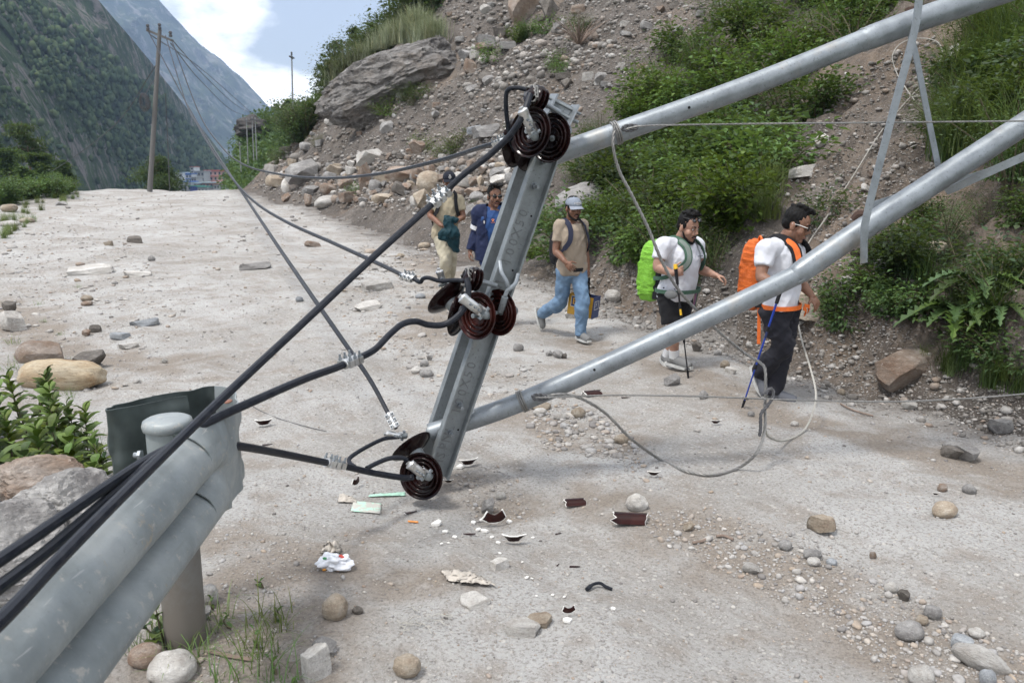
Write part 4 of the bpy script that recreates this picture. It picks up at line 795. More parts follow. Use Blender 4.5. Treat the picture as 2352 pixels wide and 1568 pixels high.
# --- trees
def crown_leaves(cents, rad, n, L, seed, wr=0.5, fl=0.6):
    r = rng_(seed); cents = np.array([tuple(c) for c in cents]); ci = r.integers(0, len(cents), n); d = r.normal(size=(n, 3)); d /= np.linalg.norm(d, axis=1)[:, None]
    rad = np.asarray(rad); R = rad[ci] if rad.ndim else np.full(n, float(rad)); P = cents[ci] + d * (R * r.random(n) ** 0.4)[:, None] * np.array([1, 1, fl])
    D = d + r.normal(0, 0.5, (n, 3)); Nn = np.array([0, 0, 1.0]) + r.normal(0, 0.5, (n, 3)); ll = r.uniform(*L, n)
    return leaves_np(P, D, Nn, ll, ll * wr, 0.15)
def tree(p, h, shape, mat, label, group, seed, name, leaf, n, trunk_r=None, lean=0.0):
    r = rng_(seed); p = Vector(p); root = empty(name, p, label, 'tree', group); mb = MB(); tr = trunk_r or h * 0.022; cents, rads = [], []
    top = p + Vector((lean * h, 0, h * 0.95)); path = crom([p - Vector((0, 0, 0.5)), p.lerp(top, 0.5) + Vector((r.normal(0, .03) * h, 0, 0)), top], 5); mb.tube(path, [tr * (1 - 0.85 * i / (len(path) - 1)) for i in range(len(path))], n=7)
    lev = dict(pine=9, umbrella=6, bush=7, sparse=7)[shape]
    for k in range(lev):
        t = {'pine': 0.25 + 0.75 * k / lev, 'umbrella': 0.5 + 0.5 * k / lev, 'bush': 0.12 + 0.8 * k / lev, 'sparse': 0.3 + 0.7 * k / lev}[shape]
        b = path[min(len(path) - 1, int(t * (len(path) - 1)))]
        for j in range(5):
            a = r.uniform(0, 6.28); l = h * {'pine': 0.30 * (1.05 - t), 'umbrella': 0.34 * (1.15 - 0.6 * t) * r.uniform(.6, 1), 'bush': 0.62 * math.sin(math.pi * min(1, 0.25 + 0.7 * t)) * r.uniform(0.4, 1), 'sparse': 0.35 * r.uniform(.5, 1)}[shape]
            e = b + Vector((math.cos(a) * l, math.sin(a) * l, h * (0.02 if shape in ('pine', 'umbrella') else 0.07))); mb.tube([b, b.lerp(e, 0.5) + Vector((0, 0, 0.03 * h)), e], [tr * 0.35, tr * 0.22, tr * 0.1], n=4)
            for q in (0.45, 0.75, 1.0): cents.append(b.lerp(e, q)); rads.append(h * {'pine': 0.06, 'umbrella': 0.075, 'bush': 0.16, 'sparse': 0.06}[shape] * r.uniform(.7, 1.2))
    mb.build('trunk', bark, root); V, Fq = crown_leaves(cents, rads, n, leaf, seed + 1, 0.45, 0.5 if shape in ('umbrella', 'pine') else 0.85)
    V = V - np.array(tuple(p)); link('crown', np_mesh('crown', V, Fq, False), LM[mat], root); return root
def tree_px(u, vb, vt, Y, shape, mat, label, group, seed, name, leafpx=7, n=2500, lean=0.0):
    b = at(u, vb, Y); t = at(u, vt, Y); return tree(b, (t - b).length, shape, mat, label, group, seed, name, (leafpx * 0.6 / F * Y, leafpx * 1.3 / F * Y), n, lean=lean)
tree_px(366, 452, 354, 50, 'bush', 'dark', 'dense round dark tree at the road crest left of the village', None, 5, 'tree', 6, 6000)
for k, (u, vb, vt, Y, sh, mt, lb) in enumerate([(70, 450, 270, 80, 'umbrella', 'mid', 'flat topped pine rising above the others at the far left'), (30, 450, 335, 70, 'umbrella', 'mid', 'wide green pine at the left frame edge'), (95, 450, 345, 74, 'umbrella', 'mid', 'spreading pine right of the one at the frame edge'), (60, 455, 380, 60, 'umbrella', 'mid', 'low bright pine in front of the others'), (150, 450, 365, 90, 'umbrella', 'mid', 'small pine right of the spreading one'), (5, 455, 300, 95, 'pine', 'pine', 'dark conifer behind the left frame edge'), (120, 455, 395, 66, 'bush', 'mid', 'round green tree below the small pine')]):
    tree_px(u, vb, vt, Y, sh, mt, lb, 'trees below the road on the left', 30 + k, 'pine_tree' if sh != 'bush' else 'tree', 7, 3200)
for k, (u, vb, vt, Y, sh, mt, lb) in enumerate([(768, 165, 92, 62, 'sparse', 'dark', 'thin airy tree on the skyline left of the boulder'), (744, 205, 148, 60, 'sparse', 'dark', 'lower airy tree on the skyline'), (815, 112, 62, 64, 'sparse', 'dark', 'small airy tree higher on the skyline'), (664, 252, 232, 112, 'pine', 'pine', 'tiny conifer beside the tall steel pole'), (655, 256, 240, 112, 'pine', 'pine', 'tiniest conifer left of the steel pole')]):
    tree_px(u, vb, vt, Y, sh, mt, lb, 'small trees on the skyline', 50 + k, 'tree', 6, 1100)
# bushes over the hill behind
HB = PB.reshape(-1, 3); r = rng_(71); sel = r.choice(len(HB), 900); V, Fq = crown_leaves(HB[sel] + r.normal(0, .5, (900, 3)) + np.array([0, 0, 0.5]), r.uniform(0.5, 1.7, 900), 26000, (0.3, 0.7), 72)
tag(link('scrub', np_mesh('scrub', V, Fq, False), LM['mid']), 'scrub covering the green hill behind the roadside slope', None, None, 'stuff')
# forest of the near mountain
Pn = PN[:, 24:128].reshape(-1, 3); r = rng_(73); den = fbm(Pn[:, 0] * 0.02, Pn[:, 1] * 0.012, Pn[:, 2] * 0.02, seed=60, oct=4) - 0.0009 * (Pn[:, 2])
sel = r.choice(np.where(den > r.normal(-0.15, 0.28, len(Pn)))[0], 14000); sz = r.uniform(0.9, 3.4, 14000) * np.clip(Pn[sel, 1] / 420, 0.55, 1.6)
mf = M('forest_tree', rough=1, spec=0.05); mf.color(mf.ramp(mf.rnd(), [(0, (0.030, 0.050, 0.030)), (0.5, (0.055, 0.084, 0.042)), (1, (0.092, 0.120, 0.058))]))
stones('forest', Pn[sel] + np.stack([r.normal(0, 2, 14000), r.normal(0, 2, 14000), sz * 0.25], 1), sz, mf.m, 74, 0, (1.0, 2.0), 'forest covering the near mountainside')
# ================================================================ FALLEN POLE FRAME
def metal(name, c, rough=0.42, metalness=0.75, streak=True, dirt=0.35):
    m = M(name, c, rough, metalness, 0.5); p = m.vec(); n1 = m.noise(9, 6, 0.65, p); n2 = m.noise(60, 4, 0.7, p); n3 = m.noise(2.5, 5, 0.6, p)
    col = m.ramp(n1, [(0.35, [x * 0.78 for x in c]), (0.65, [min(1, x * 1.12) for x in c])])
    col = m.mix(m.math('MULTIPLY', m.ramp(n2, [(0.58, 0), (0.68, 1)]), dirt), col, [x * 0.45 for x in c])
    col = m.mix(m.math('MULTIPLY', m.ramp(n3, [(0.6, 0), (0.72, 1)]), dirt), col, (0.30, 0.27, 0.23))
    m.color(col); m.rough(m.ramp(n1, [(0.3, rough * 0.8), (0.7, min(1, rough * 1.35))])); m.bump(n2, 0.15, 0.002); return m.m
galv = metal('galvanised_steel', (0.245, 0.268, 0.287), 0.44, 0.55, dirt=0.7); galv2 = metal('dull_galvanised_steel', (0.22, 0.24, 0.248), 0.52, 0.45, dirt=0.7); alu = metal('cast_aluminium', (0.60, 0.60, 0.59), 0.34, 0.9, dirt=0.5)
rusty = plain('rusted_steel', (0.075, 0.045, 0.035), 0.9, 0.2, bump=0.4); holem = plain('dark_hole', (0.004, 0.004, 0.004), 1)
def porcelain(name, lo, hi):
    p = M(name, hi, 0.1, 0, 0.2); p.color(p.ramp(p.noise(7, 4), [(0.35, lo), (0.65, hi)])); p.rough(p.ramp(p.noise(25, 5), [(0.4, 0.08), (0.75, 0.32)])); return p.m
porc = porcelain('dark_glazed_porcelain', (0.0045, 0.0022, 0.0026), (0.013, 0.0045, 0.0042)); porc_red = porcelain('red_brown_glazed_porcelain', (0.013, 0.0045, 0.004), (0.036, 0.009, 0.007))
whitep = plain('broken_porcelain', (0.72, 0.70, 0.66), 0.6); rubber = M('black_cable_sheath', (0.018, 0.020, 0.026), 0.42, 0, 0.22); rn_ = rubber.noise(30, 5, 0.7); rubber.color(rubber.ramp(rn_, [(0.4, (0.007, 0.009, 0.015)), (0.75, (0.028, 0.030, 0.036))])); rubber.rough(rubber.ramp(rn_, [(0.35, 0.34), (0.7, 0.6)])); rubber = rubber.m
wirem = metal('steel_strand', (0.24, 0.235, 0.225), 0.5, 0.6); ropem = plain('pale_strand', (0.36, 0.345, 0.31), 0.8); darkw = plain('dark_weathered_wire', (0.07, 0.07, 0.075), 0.6)

frame = empty('fallen_utility_pole', at(1000, 1090, 4.9), 'fallen twin pole frame of galvanised steel tube with a slanting crossarm', 'utility pole')
def stepped_pole(path, r1, r2, k, bolts, hole):
    """path of points, radius r1 up to point k, r2 beyond, with a swaged step"""
    P = crom(path, 10); kk = k * 10; r = [r1 if i < kk - 3 else (r2 if i > kk + 1 else r1 + (r2 - r1) * (i - kk + 3) / 4) for i in range(len(P))]
    o = MB().tube(P, r, n=28).build('pole', galv, frame, sharp=50)
    t = (P[1] - P[0]).normalized()
    MB().tube([P[0] - t * 0.006, P[0] + t * 0.004], r1 * 1.02, n=28).build('end_plate', galv2, o)
    a = P[kk - 4]; t = (P[kk - 3] - a).normalized(); MB().tube([a - t * 0.012, a, a + t * 0.012], [r1 * 1.0, r1 * 1.11, r1 * 1.06], n=28).build('weld_collar', galv2, o)
    for hu, hv, hY in hole:
        c = at(hu, hv, hY); j = min(range(len(P)), key=lambda q: (P[q] - c).length); ax = P[j]; d = (Vector((0, 0, HCAM)) - ax).normalized(); tt = (P[min(j + 1, len(P) - 1)] - P[j - 1]).normalized(); d = (d - tt * d.dot(tt)).normalized()
        MB().tube([ax + d * (r[j] - 0.01), ax + d * (r[j] + 0.0015)], 0.0085, n=12).build('bolt_hole', holem, o)
    return o, P
LP_, LPp = stepped_pole([at(990, 994, 4.95), at(1215, 915, 4.97), at(1600, 741, 5.0), at(1812, 640, 5.05), at(1842, 622, 5.05), at(2000, 514, 5.1), at(2200, 384, 5.15), at(2420, 241, 5.2), at(2750, 20, 5.3)], 0.064, 0.073, 4, 0, [(1365, 848, 4.97)])
UP_, UPp = stepped_pole([at(1224, 372, 5.02), at(1400, 311, 5.04), at(1700, 205, 5.07), at(1960, 102, 5.1), at(1995, 88, 5.1), at(2120, 42, 5.12), at(2290, -14, 5.15), at(2750, -168, 5.25)], 0.064, 0.072, 4, 0, [(1560, 249, 5.05)])
# crossarm: two channels, one on each side of the poles
A0, A1 = at(1000, 1090, 4.86), at(1262, 322, 4.96); axd = (A1 - A0).normalized(); nd = Vector((0.42, -0.9, 0.1)); nd = (nd - axd * nd.dot(axd)).normalized(); wd = axd.cross(nd)
if wd.x < 0: wd = -wd
def channel(p0, p1, n, mat, name):
    w, fl, th = 0.155, 0.052, 0.009; mb = MB(); c = (p0 + p1) / 2; L = (p1 - p0).length
    mb.box(c, (w, th, L), (wd, n, axd))
    for s in (-1, 1): mb.box(c + wd * (s * (w / 2 - 0.006)) + n * (fl / 2 + th / 2 - 0.001), (0.012, fl, L - 0.0006), (wd, n, axd))
    return mb.build(name, mat, frame, smooth=False)
ch1 = channel(A0 + nd * 0.004, A1 + nd * 0.004, nd, galv2, 'crossarm_channel')
ch2 = channel(A0 - nd * 0.152 + axd * 0.06, A1 - nd * 0.152, -nd, galv2, 'crossarm_channel')
def bolt(mb, p, d, r=0.014, l=0.03, n=6):
    mb.tube([p, p + d * (l * 0.42)], r, n=6); mb.tube([p + d * (l * 0.42), p + d * l], r * 0.55, n=8); return mb
for u, v in ((1058, 932), (1036, 993), (1242, 432), (1252, 372)):
    c = at(u, v, 4.87); t = (c - A0).dot(axd); q = A0 + axd * t + nd * 0.0085; MB().tube([q, q + nd * 0.004], 0.026, n=14).build('washer', galv, ch1); bolt(MB(), q + nd * 0.0035, nd, 0.019, 0.06).build('bolt', galv, ch1)
for t in (0.15, 0.55, 0.64, 0.8): MB().tube([A0 + axd * (t * 2.2) + nd * 0.009 + wd * 0.045, A0 + axd * (t * 2.2) + nd * 0.0098 + wd * 0.045], 0.007, n=8).build('bolt_hole', holem, ch1)
def lettering(txt, size, center, right, up, mat, parent, name='lettering', depth=0.0012, bold=0.0):
    cu = bpy.data.curves.new('t', 'FONT'); cu.body = txt; cu.size = size; cu.extrude = depth; cu.align_x = 'CENTER'; cu.align_y = 'CENTER'; cu.resolution_u = 2; cu.offset = bold
    o = bpy.data.objects.new('t', cu); C.objects.link(o); dg = bpy.context.evaluated_depsgraph_get(); me = bpy.data.meshes.new_from_object(o.evaluated_get(dg)); bpy.data.objects.remove(o)
    nn = right.cross(up); off = origin_of(parent); mt = Matrix(((right.x, up.x, nn.x, center.x - off.x), (right.y, up.y, nn.y, center.y - off.y), (right.z, up.z, nn.z, center.z - off.z), (0, 0, 0, 1)))
    me.transform(mt); me.name = name; return link(name, me, mat, parent)
rdir = axd if axd.cross(-wd).dot(nd) > 0 else -axd
stampm = plain('stamped_steel', (0.155, 0.165, 0.17), 0.65, 0.4)
lup = axd.cross(nd) * -1 if axd.cross(axd.cross(nd) * -1).dot(nd) > 0 else axd.cross(nd)
for t, s in ((1.42, 'MSPNL 100X50'), (0.42, 'MSPNL 100X50')):
    for i, ch in enumerate(s):
        if ch != ' ': lettering(ch, 0.088, A0 + axd * (t + (i - 5.5) * 0.062) + nd * 0.0095 - wd * 0.01, axd, lup, stampm, ch1, 'letter')
# straps of flat bar
def strap(pts, w, name='strap', twist=None):
    P = crom([at(*p) for p in pts], 6); view = Vector((0.12, -1, 0.05)).normalized(); g = []
    for i, p in enumerate(P):
        t = (P[min(i + 1, len(P) - 1)] - P[max(i - 1, 0)]).normalized(); s = t.cross(view).normalized(); g.append([p - s * w / 2, p + s * w / 2])
    return MB().sheet(g, 0.007).build(name, galv, frame, sharp=60)
strap([(2116, -60, 4.95), (2106, 40, 4.96), (2088, 120, 4.96), (2040, 300, 4.95), (1992, 490, 4.95), (1985, 540, 4.95), (1984, 604, 4.98)], 0.047)
strap([(2086, 60, 5.22), (2104, 130, 5.22), (2130, 260, 5.24), (2156, 388, 5.26)], 0.038)
strap([(2172, 440, 5.25), (2196, 430, 5.2), (2270, 396, 5.1), (2420, 330, 5.0)], 0.05); strap([(2176, 420, 5.3), (2230, 408, 5.3), (2285, 390, 5.3)], 0.05); strap([(1990, 476, 5.2), (2030, 463, 5.2), (2085, 445, 5.2)], 0.045)
MB().tube(crom([at(1996, 500, 5.12), at(1975, 492, 5.14), at(1962, 505, 5.16)], 4), [0.03] * 9, n=8).build('rusted_clamp', rusty, frame); MB().tube(crom([at(2092, 48, 5.2), at(2090, 20, 5.22)], 4), [0.03] * 5, n=8).build('rusted_clamp', rusty, frame)
def wrap_wire(P, u, v, Y, r, turns, mat=wirem):
    c = at(u, v, Y); j = min(range(1, len(P) - 1), key=lambda q: (P[q] - c).length); t = (P[j + 1] - P[j - 1]).normalized(); a = t.orthogonal().normalized(); b = t.cross(a); N = int(turns * 20)
    pts = [P[j] + t * (0.013 * (i / 20 - turns / 2)) + (a * math.cos(6.2832 * i / 20) + b * math.sin(6.2832 * i / 20)) * (r + 0.006) for i in range(N + 1)]
    return MB().tube(pts, 0.006, n=6).build('wire_wrap', mat, frame)
def densify(P): return resample(P, 0.03)
wrap_wire(densify(UPp), 1411, 308, 5.04, 0.064, 2.6); wrap_wire(densify(LPp), 1204, 919, 4.97, 0.064, 2.6)
# cradle of the top pin insulator
pb = MB(); bx = at(1287, 252, 4.9); e1 = (at(1320, 270, 4.9) - at(1262, 240, 4.9)).normalized(); e2 = nd; e3 = e1.cross(e2).normalized()
pb.box(bx + e2 * -0.03 - e3 * 0.01, (0.15, 0.006, 0.085), (e1, e2, e3))
for s in (-1, 1): pb.box(bx + e1 * (0.07 * s), (0.010, 0.10, 0.13), (e1, e2, e3))
br_ = pb.build('pin_cradle', galv, frame, smooth=False)
MB().tube([bx - e1 * 0.16 + e3 * 0.02, bx + e1 * 0.13 + e3 * 0.02], 0.011, n=8).build('threaded_rod', galv2, br_); MB().tube([bx - e1 * 0.1 - e3 * 0.03, bx + e1 * 0.12 - e3 * 0.03], 0.009, n=8).build('threaded_rod', galv2, br_)
def hook(pts, r=0.011): return MB().tube(crom([at(*p) for p in pts], 6), r, n=8, flat=(Vector((0, 1, 0)), 0.5)).build('shackle', galv, frame)
hook([(1270, 335, 4.9), (1296, 320, 4.86), (1308, 305, 4.86), (1306, 290, 4.9), (1290, 285, 4.92)]); hook([(1148, 600, 4.84), (1152, 625, 4.8), (1163, 645, 4.78), (1168, 660, 4.78)], 0.013); hook([(1190, 630, 4.84), (1184, 650, 4.8), (1172, 662, 4.78), (1165, 668, 4.78), (1160, 680, 4.78)], 0.013)
hook([(1160, 682, 4.78), (1155, 700, 4.8), (1150, 715, 4.83)], 0.02)

# ---------------------------------------------------------------- insulators
DISC = [(0.2, -0.62), (0.30, -0.20), (0.42, -0.17), (0.75, -0.06), (0.95, 0.05), (1.0, 0.12), (0.985, 0.155), (0.94, 0.15), (0.88, 0.06), (0.81, 0.045), (0.795, 0.17), (0.765, 0.185), (0.735, 0.17), (0.71, 0.03), (0.635, 0.02), (0.615, 0.15), (0.585, 0.165), (0.555, 0.15), (0.53, 0.0), (0.46, -0.01), (0.44, 0.12), (0.41, 0.135), (0.38, 0.12), (0.35, -0.03), (0.22, -0.04), (0.0, -0.04)]
def disc(root, u, v, Y, n, R=0.145, broken=None, name='disc', glaze=None):
    c = at(u, v, Y); n = Vector(n).normalized(); N = 40; mb = MB().lathe([(r * R, h * R) for r, h in DISC], c, n, n=N); o = None
    if broken is not None:                # keep the shed only on one side of a ragged line
        d, k = broken; X = n.orthogonal().normalized(); bm_v = mb.v; keep = []
        for f in mb.f:
            m = sum((Vector(bm_v[i]) for i in f), Vector()) / len(f); r = m - c; r = r - n * r.dot(n)
            if r.dot(Vector(d)) > k * R + 0.12 * R * math.sin(9 * math.atan2(r.dot(X), r.dot(n.cross(X)))) or r.length < 0.33 * R: keep.append(f)
        mb.f = keep
        o = mb.build(name, porc, root)
    else: o = mb.build(name, glaze or porc, root, sharp=60)
    MB().lathe([(0.0, -0.98), (0.16, -0.96), (0.20, -0.86), (0.27, -0.80), (0.315, -0.60), (0.325, -0.24), (0.29, -0.2), (0.0, -0.2)], c, n, n=18).v and None
    k = MB().lathe([(r * R, h * R) for r, h in [(0.0, -0.98), (0.16, -0.96), (0.20, -0.86), (0.27, -0.80), (0.325, -0.60), (0.34, -0.22), (0.3, -0.19), (0.0, -0.19)]], c, n, n=18).build('metal_cap', galv2, o)
    MB().lathe([(r * R, h * R) for r, h in [(0.0, -0.06), (0.13, -0.05), (0.13, 0.0), (0.075, 0.03), (0.075, 0.30), (0.10, 0.33), (0.10, 0.38), (0.0, 0.40)]], c, n, n=12).build('ball_pin', galv2, o)
    return o
def insulator_string(label, discs, R=0.145, glaze=None):
    c = at(*discs[0][:3]); root = empty('insulator_string', c, label, 'insulator', 'porcelain insulators of the fallen frame')
    for d in discs: disc(root, *d[:4], R=R, broken=d[4] if len(d) > 4 else None, glaze=glaze)
    return root
insulator_string('glossy brown disc insulators facing the camera at the top of the crossarm', [(1222, 305, 4.72, (-.60, -.78, .12)), (1268, 318, 4.84, (-.62, -.78, .1))])
insulator_string('dark disc insulators behind the top pair hanging over the pole end', [(1186, 330, 4.95, (-.85, .45, .05)), (1215, 338, 4.98, (-.8, .5, .05))])
insulator_string('reddish brown disc insulators facing the camera at the middle of the crossarm', [(1099, 725, 4.72, (-.58, -.80, .12)), (1150, 717, 4.86, (-.66, -.74, .05))], glaze=porc_red)
insulator_string('dark disc insulators tilted to the left at the middle of the crossarm', [(1030, 686, 4.85, (-.62, .42, .62)), (1058, 722, 4.85, (-.90, .33, .2))])
insulator_string('single dark disc insulator at the foot of the crossarm', [(970, 1092, 4.62, (-.34, -.92, .16))], R=0.147)
insulator_string('broken dark disc insulator behind the lowest disc by the pole end', [(948, 1030, 4.82, (-.55, .45, .62), (Vector((-.3, 0, 1)).normalized(), -0.35))])
PIN = [(0.0, 0.0), (0.55, 0.02), (0.62, 0.10), (0.45, 0.2), (0.45, 0.32), (0.70, 0.40), (0.66, 0.48), (0.9, 0.62), (0.93, 0.70), (0.55, 0.74), (0.5, 0.9), (0.98, 1.06), (1.0, 1.14), (0.6, 1.16), (0.52, 1.34), (0.92, 1.50), (0.94, 1.58), (0.55, 1.60), (0.4, 1.75), (0.0, 1.75)]
def pin_insulator(u, v, Y, u2, v2, Y2, R, label):
    a, b = at(u, v, Y), at(u2, v2, Y2); d = (b - a).normalized(); root = empty('pin_insulator', a, label, 'insulator', 'porcelain insulators of the fallen frame')
    MB().lathe([(r * R, h * R * 0.8) for r, h in PIN], a, d, n=26).build('sheds', porc, root, sharp=50); MB().tube([a + d * (1.3 * R), b], 0.015, n=10).build('pin', galv, root)
    tw = MB(); o1 = d.orthogonal().normalized(); o2 = d.cross(o1); r = rng_(int(u))
    for k in range(5):
        c = a + d * (R * 0.22) + Vector(r.normal(0, 0.006, 3)); ph = r.uniform(0, 6); tw.tube([c + (o1 * math.cos(t) + o2 * math.sin(t)) * (R * r.uniform(0.5, 0.75)) + d * (0.012 * math.sin(2 * t + ph)) for t in np.linspace(ph, ph + 6.0, 18)], 0.0045, n=5)
    tw.build('tie_wire', wirem, root); return root
pin_insulator(1213, 216, 4.72, 1285, 258, 4.86, 0.078, 'ribbed pin insulator wrapped in tie wire at the very top of the frame')
pin_insulator(1066, 634, 4.74, 1140, 656, 4.84, 0.075, 'ribbed pin insulator bound with wire at the middle of the crossarm')

# ---------------------------------------------------------------- cables and clamps
def cable(pts, r, label, mat=rubber, name='cable', group=None, n=10, cat='cable', rr_=None):
    P = crom([p if isinstance(p, Vector) else at(*p) for p in pts], 8)
    o = MB().tube(P, r if rr_ is None else np.linspace(r, rr_, len(P)), n=n).build(name, mat); return tag(o, label, cat, group), P
g = 'thick black cables over the guardrail'
_, PA = cable([(-260, 1640, 1.2), (-20, 1445, 1.5), (120, 1300, 1.79), (260, 1158, 2.13), (430, 992, 2.76), (560, 868, 3.2), (700, 738, 3.68), (860, 588, 4.12), (1000, 462, 4.5), (1060, 405, 4.58), (1120, 360, 4.62), (1165, 318, 4.6), (1190, 285, 4.58), (1206, 252, 4.6), (1218, 218, 4.66)], 0.0185, 'thick black cable running straight up to the top insulators', group=g)
_, PB2 = cable([(-260, 1540, 1.4), (-20, 1362, 1.78), (120, 1255, 2.1), (260, 1135, 2.48), (400, 1020, 2.86), (480, 968, 3.0), (580, 922, 3.2), (700, 870, 3.55), (770, 845, 3.8), (815, 826, 3.95), (860, 803, 4.15), (895, 768, 4.3), (925, 744, 4.4), (955, 738, 4.46), (985, 746, 4.52), (1020, 745, 4.56), (1052, 725, 4.58), (1072, 695, 4.62), (1076, 662, 4.66), (1072, 642, 4.7)], 0.0185, 'thick black cable bending in a wave to the middle insulators', group=g)
_, PC = cable([(-260, 1445, 1.5), (-20, 1298, 1.85), (120, 1203, 2.15), (240, 1120, 2.45), (340, 1055, 2.75), (400, 1026, 2.92), (450, 1016, 3.02), (540, 1023, 3.2), (640, 1040, 3.6), (740, 1060, 4.0), (790, 1070, 4.15), (860, 1086, 4.35), (930, 1097, 4.5), (950, 1095, 4.52)], 0.0185, 'thick black cable drooping to the disc at the crossarm foot', group=g)
g2 = 'short jumper cables at the insulators'
cable([(1208, 206, 4.68), (1188, 202, 4.68), (1168, 206, 4.7), (1162, 225, 4.72), (1164, 270, 4.75), (1172, 320, 4.8), (1180, 345, 4.88)], 0.013, 'short black jumper bent over beside the top pin insulator', group=g2)
cable([(915, 1003, 4.75), (880, 1008, 4.7), (835, 1030, 4.55), (805, 1050, 4.45), (803, 1062, 4.4), (815, 1072, 4.35)], 0.013, 'short black cable curving from the lowest clamp behind the crossarm foot', group=g2)
cable([(842, 1075, 4.32), (868, 1062, 4.4), (895, 1052, 4.45), (922, 1051, 4.5), (935, 1056, 4.52)], 0.014, 'short black loop above the cable at the crossarm foot', group=g2)
cable([(950, 640, 4.85), (965, 648, 4.82), (972, 640, 4.8), (985, 638, 4.78), (1010, 645, 4.78), (1045, 643, 4.76), (1066, 645, 4.74)], 0.013, 'short dark jumper left of the middle pin insulator', group=g2)
g3 = 'fallen overhead wires'
_, PD = cable([(1180, 318, 4.8), (1150, 326, 4.78), (1100, 340, 5.2), (1000, 371, 6.6), (860, 401, 9.2), (740, 409, 12), (640, 400, 16), (560, 378, 22), (510, 338, 28), (455, 255, 36), (394, 92, 46)], 0.012, 'thin overhead wire sagging from the top clamp towards the far pole', group=g3, n=7, rr_=0.028)
_, PE = cable([(955, 641, 4.86), (925, 632, 4.95), (870, 606, 5.5), (760, 556, 7), (660, 511, 9), (590, 468, 12), (545, 424, 16), (500, 365, 22), (455, 290, 29), (425, 230, 36), (380, 82, 46)], 0.012, 'thin wire crossing the road low from the middle insulators to the far pole', group=g3, n=7, rr_=0.028)
_, PF2 = cable([(910, 985, 4.74), (895, 955, 4.78), (850, 872, 5.05), (790, 785, 5.5), (710, 670, 6.6), (630, 553, 9.2), (575, 470, 13), (525, 395, 19), (480, 325, 26), (430, 240, 36), (342, 75, 46)], 0.012, 'thin wire running down to the broken insulator at the crossarm foot', group=g3, n=7, rr_=0.028)
FW = ['upper thin wire from the right end of the leaning pole to the distant poles', 'lower thin wire from the right end of the leaning pole to the distant poles', 'thin wire from the left end of the leaning pole to the distant poles']
for k, pts in enumerate([[(395, 92, 46), (470, 175, 70), (540, 240, 110), (590, 268, 140)], [(392, 100, 46), (460, 185, 70), (530, 252, 110), (570, 268, 140)], [(345, 80, 46), (470, 165, 80), (600, 280, 140)]]): cable(pts, 0.03, FW[k], darkw, 'cable', 'wires between the far poles', 5)
cable([(380, 215, 46.5), (384, 300, 47), (390, 440, 47)], 0.025, 'slack wire hanging down beside the leaning pole', darkw, n=5)
cable([(365, 140, 47), (250, 300, 60), (60, 430, 75), (-80, 500, 90)], 0.03, 'faint wire running left from the leaning pole into the valley', darkw, n=5)
def pg_clamp(P, u, v, Y, L, label, up=Vector((-.25, -.45, .85)), rad=0.0265, bolts=3):
    c = at(u, v, Y); P = resample(P, 0.02); j = min(range(2, len(P) - 2), key=lambda q: (P[q] - c).length); c = P[j]; t = (P[j + 2] - P[j - 2]).normalized(); upv = (up - t * up.dot(t)).normalized(); s = t.cross(upv)
    root = empty('cable_clamp', c, label, 'clamp', 'bolted clamps on the cables'); b = MB()
    for k in range(bolts):
        o = c + t * (L * ((k + 0.5) / bolts - 0.5)); b.tube([o - t * (L / bolts * 0.48), o - t * (L / bolts * 0.3), o + t * (L / bolts * 0.3), o + t * (L / bolts * 0.48)], [rad * 0.85, rad, rad, rad * 0.85], n=14)
        for q in (-1, 1): b.box(o + s * (q * rad * 1.15), (L / bolts * 0.72, rad * 0.9, rad * 1.3), (t, s, upv))
    b.build('clamp_body', alu, root)
    for k in range(bolts):
        for q in (-1, 1):
            o = c + t * (L * ((k + 0.5) / bolts - 0.5)) + s * (q * rad * 1.15) + upv * (rad * 0.6); bolt(MB(), o, upv, rad * 0.40, rad * 1.25).build('bolt', galv, root)
    return root
pg_clamp(PA, 1010, 455, 4.52, 0.14, 'bolted clamp on the straight cable in front of the black cap man'); pg_clamp(PB2, 806, 831, 3.92, 0.12, 'bolted clamp on the waving cable above mid road'); pg_clamp(PC, 766, 1066, 4.08, 0.13, 'bolted clamp on the drooping cable near the ground')
pg_clamp(PD, 1146, 326, 4.78, 0.1, 'small clamp left of the top insulators on the sagging wire', rad=0.02); pg_clamp(PE, 938, 638, 4.9, 0.11, 'small clamp on the wire left of the middle insulators', rad=0.019); pg_clamp(PF2, 903, 968, 4.77, 0.11, 'small clamp on the wire above the broken insulator', rad=0.018)
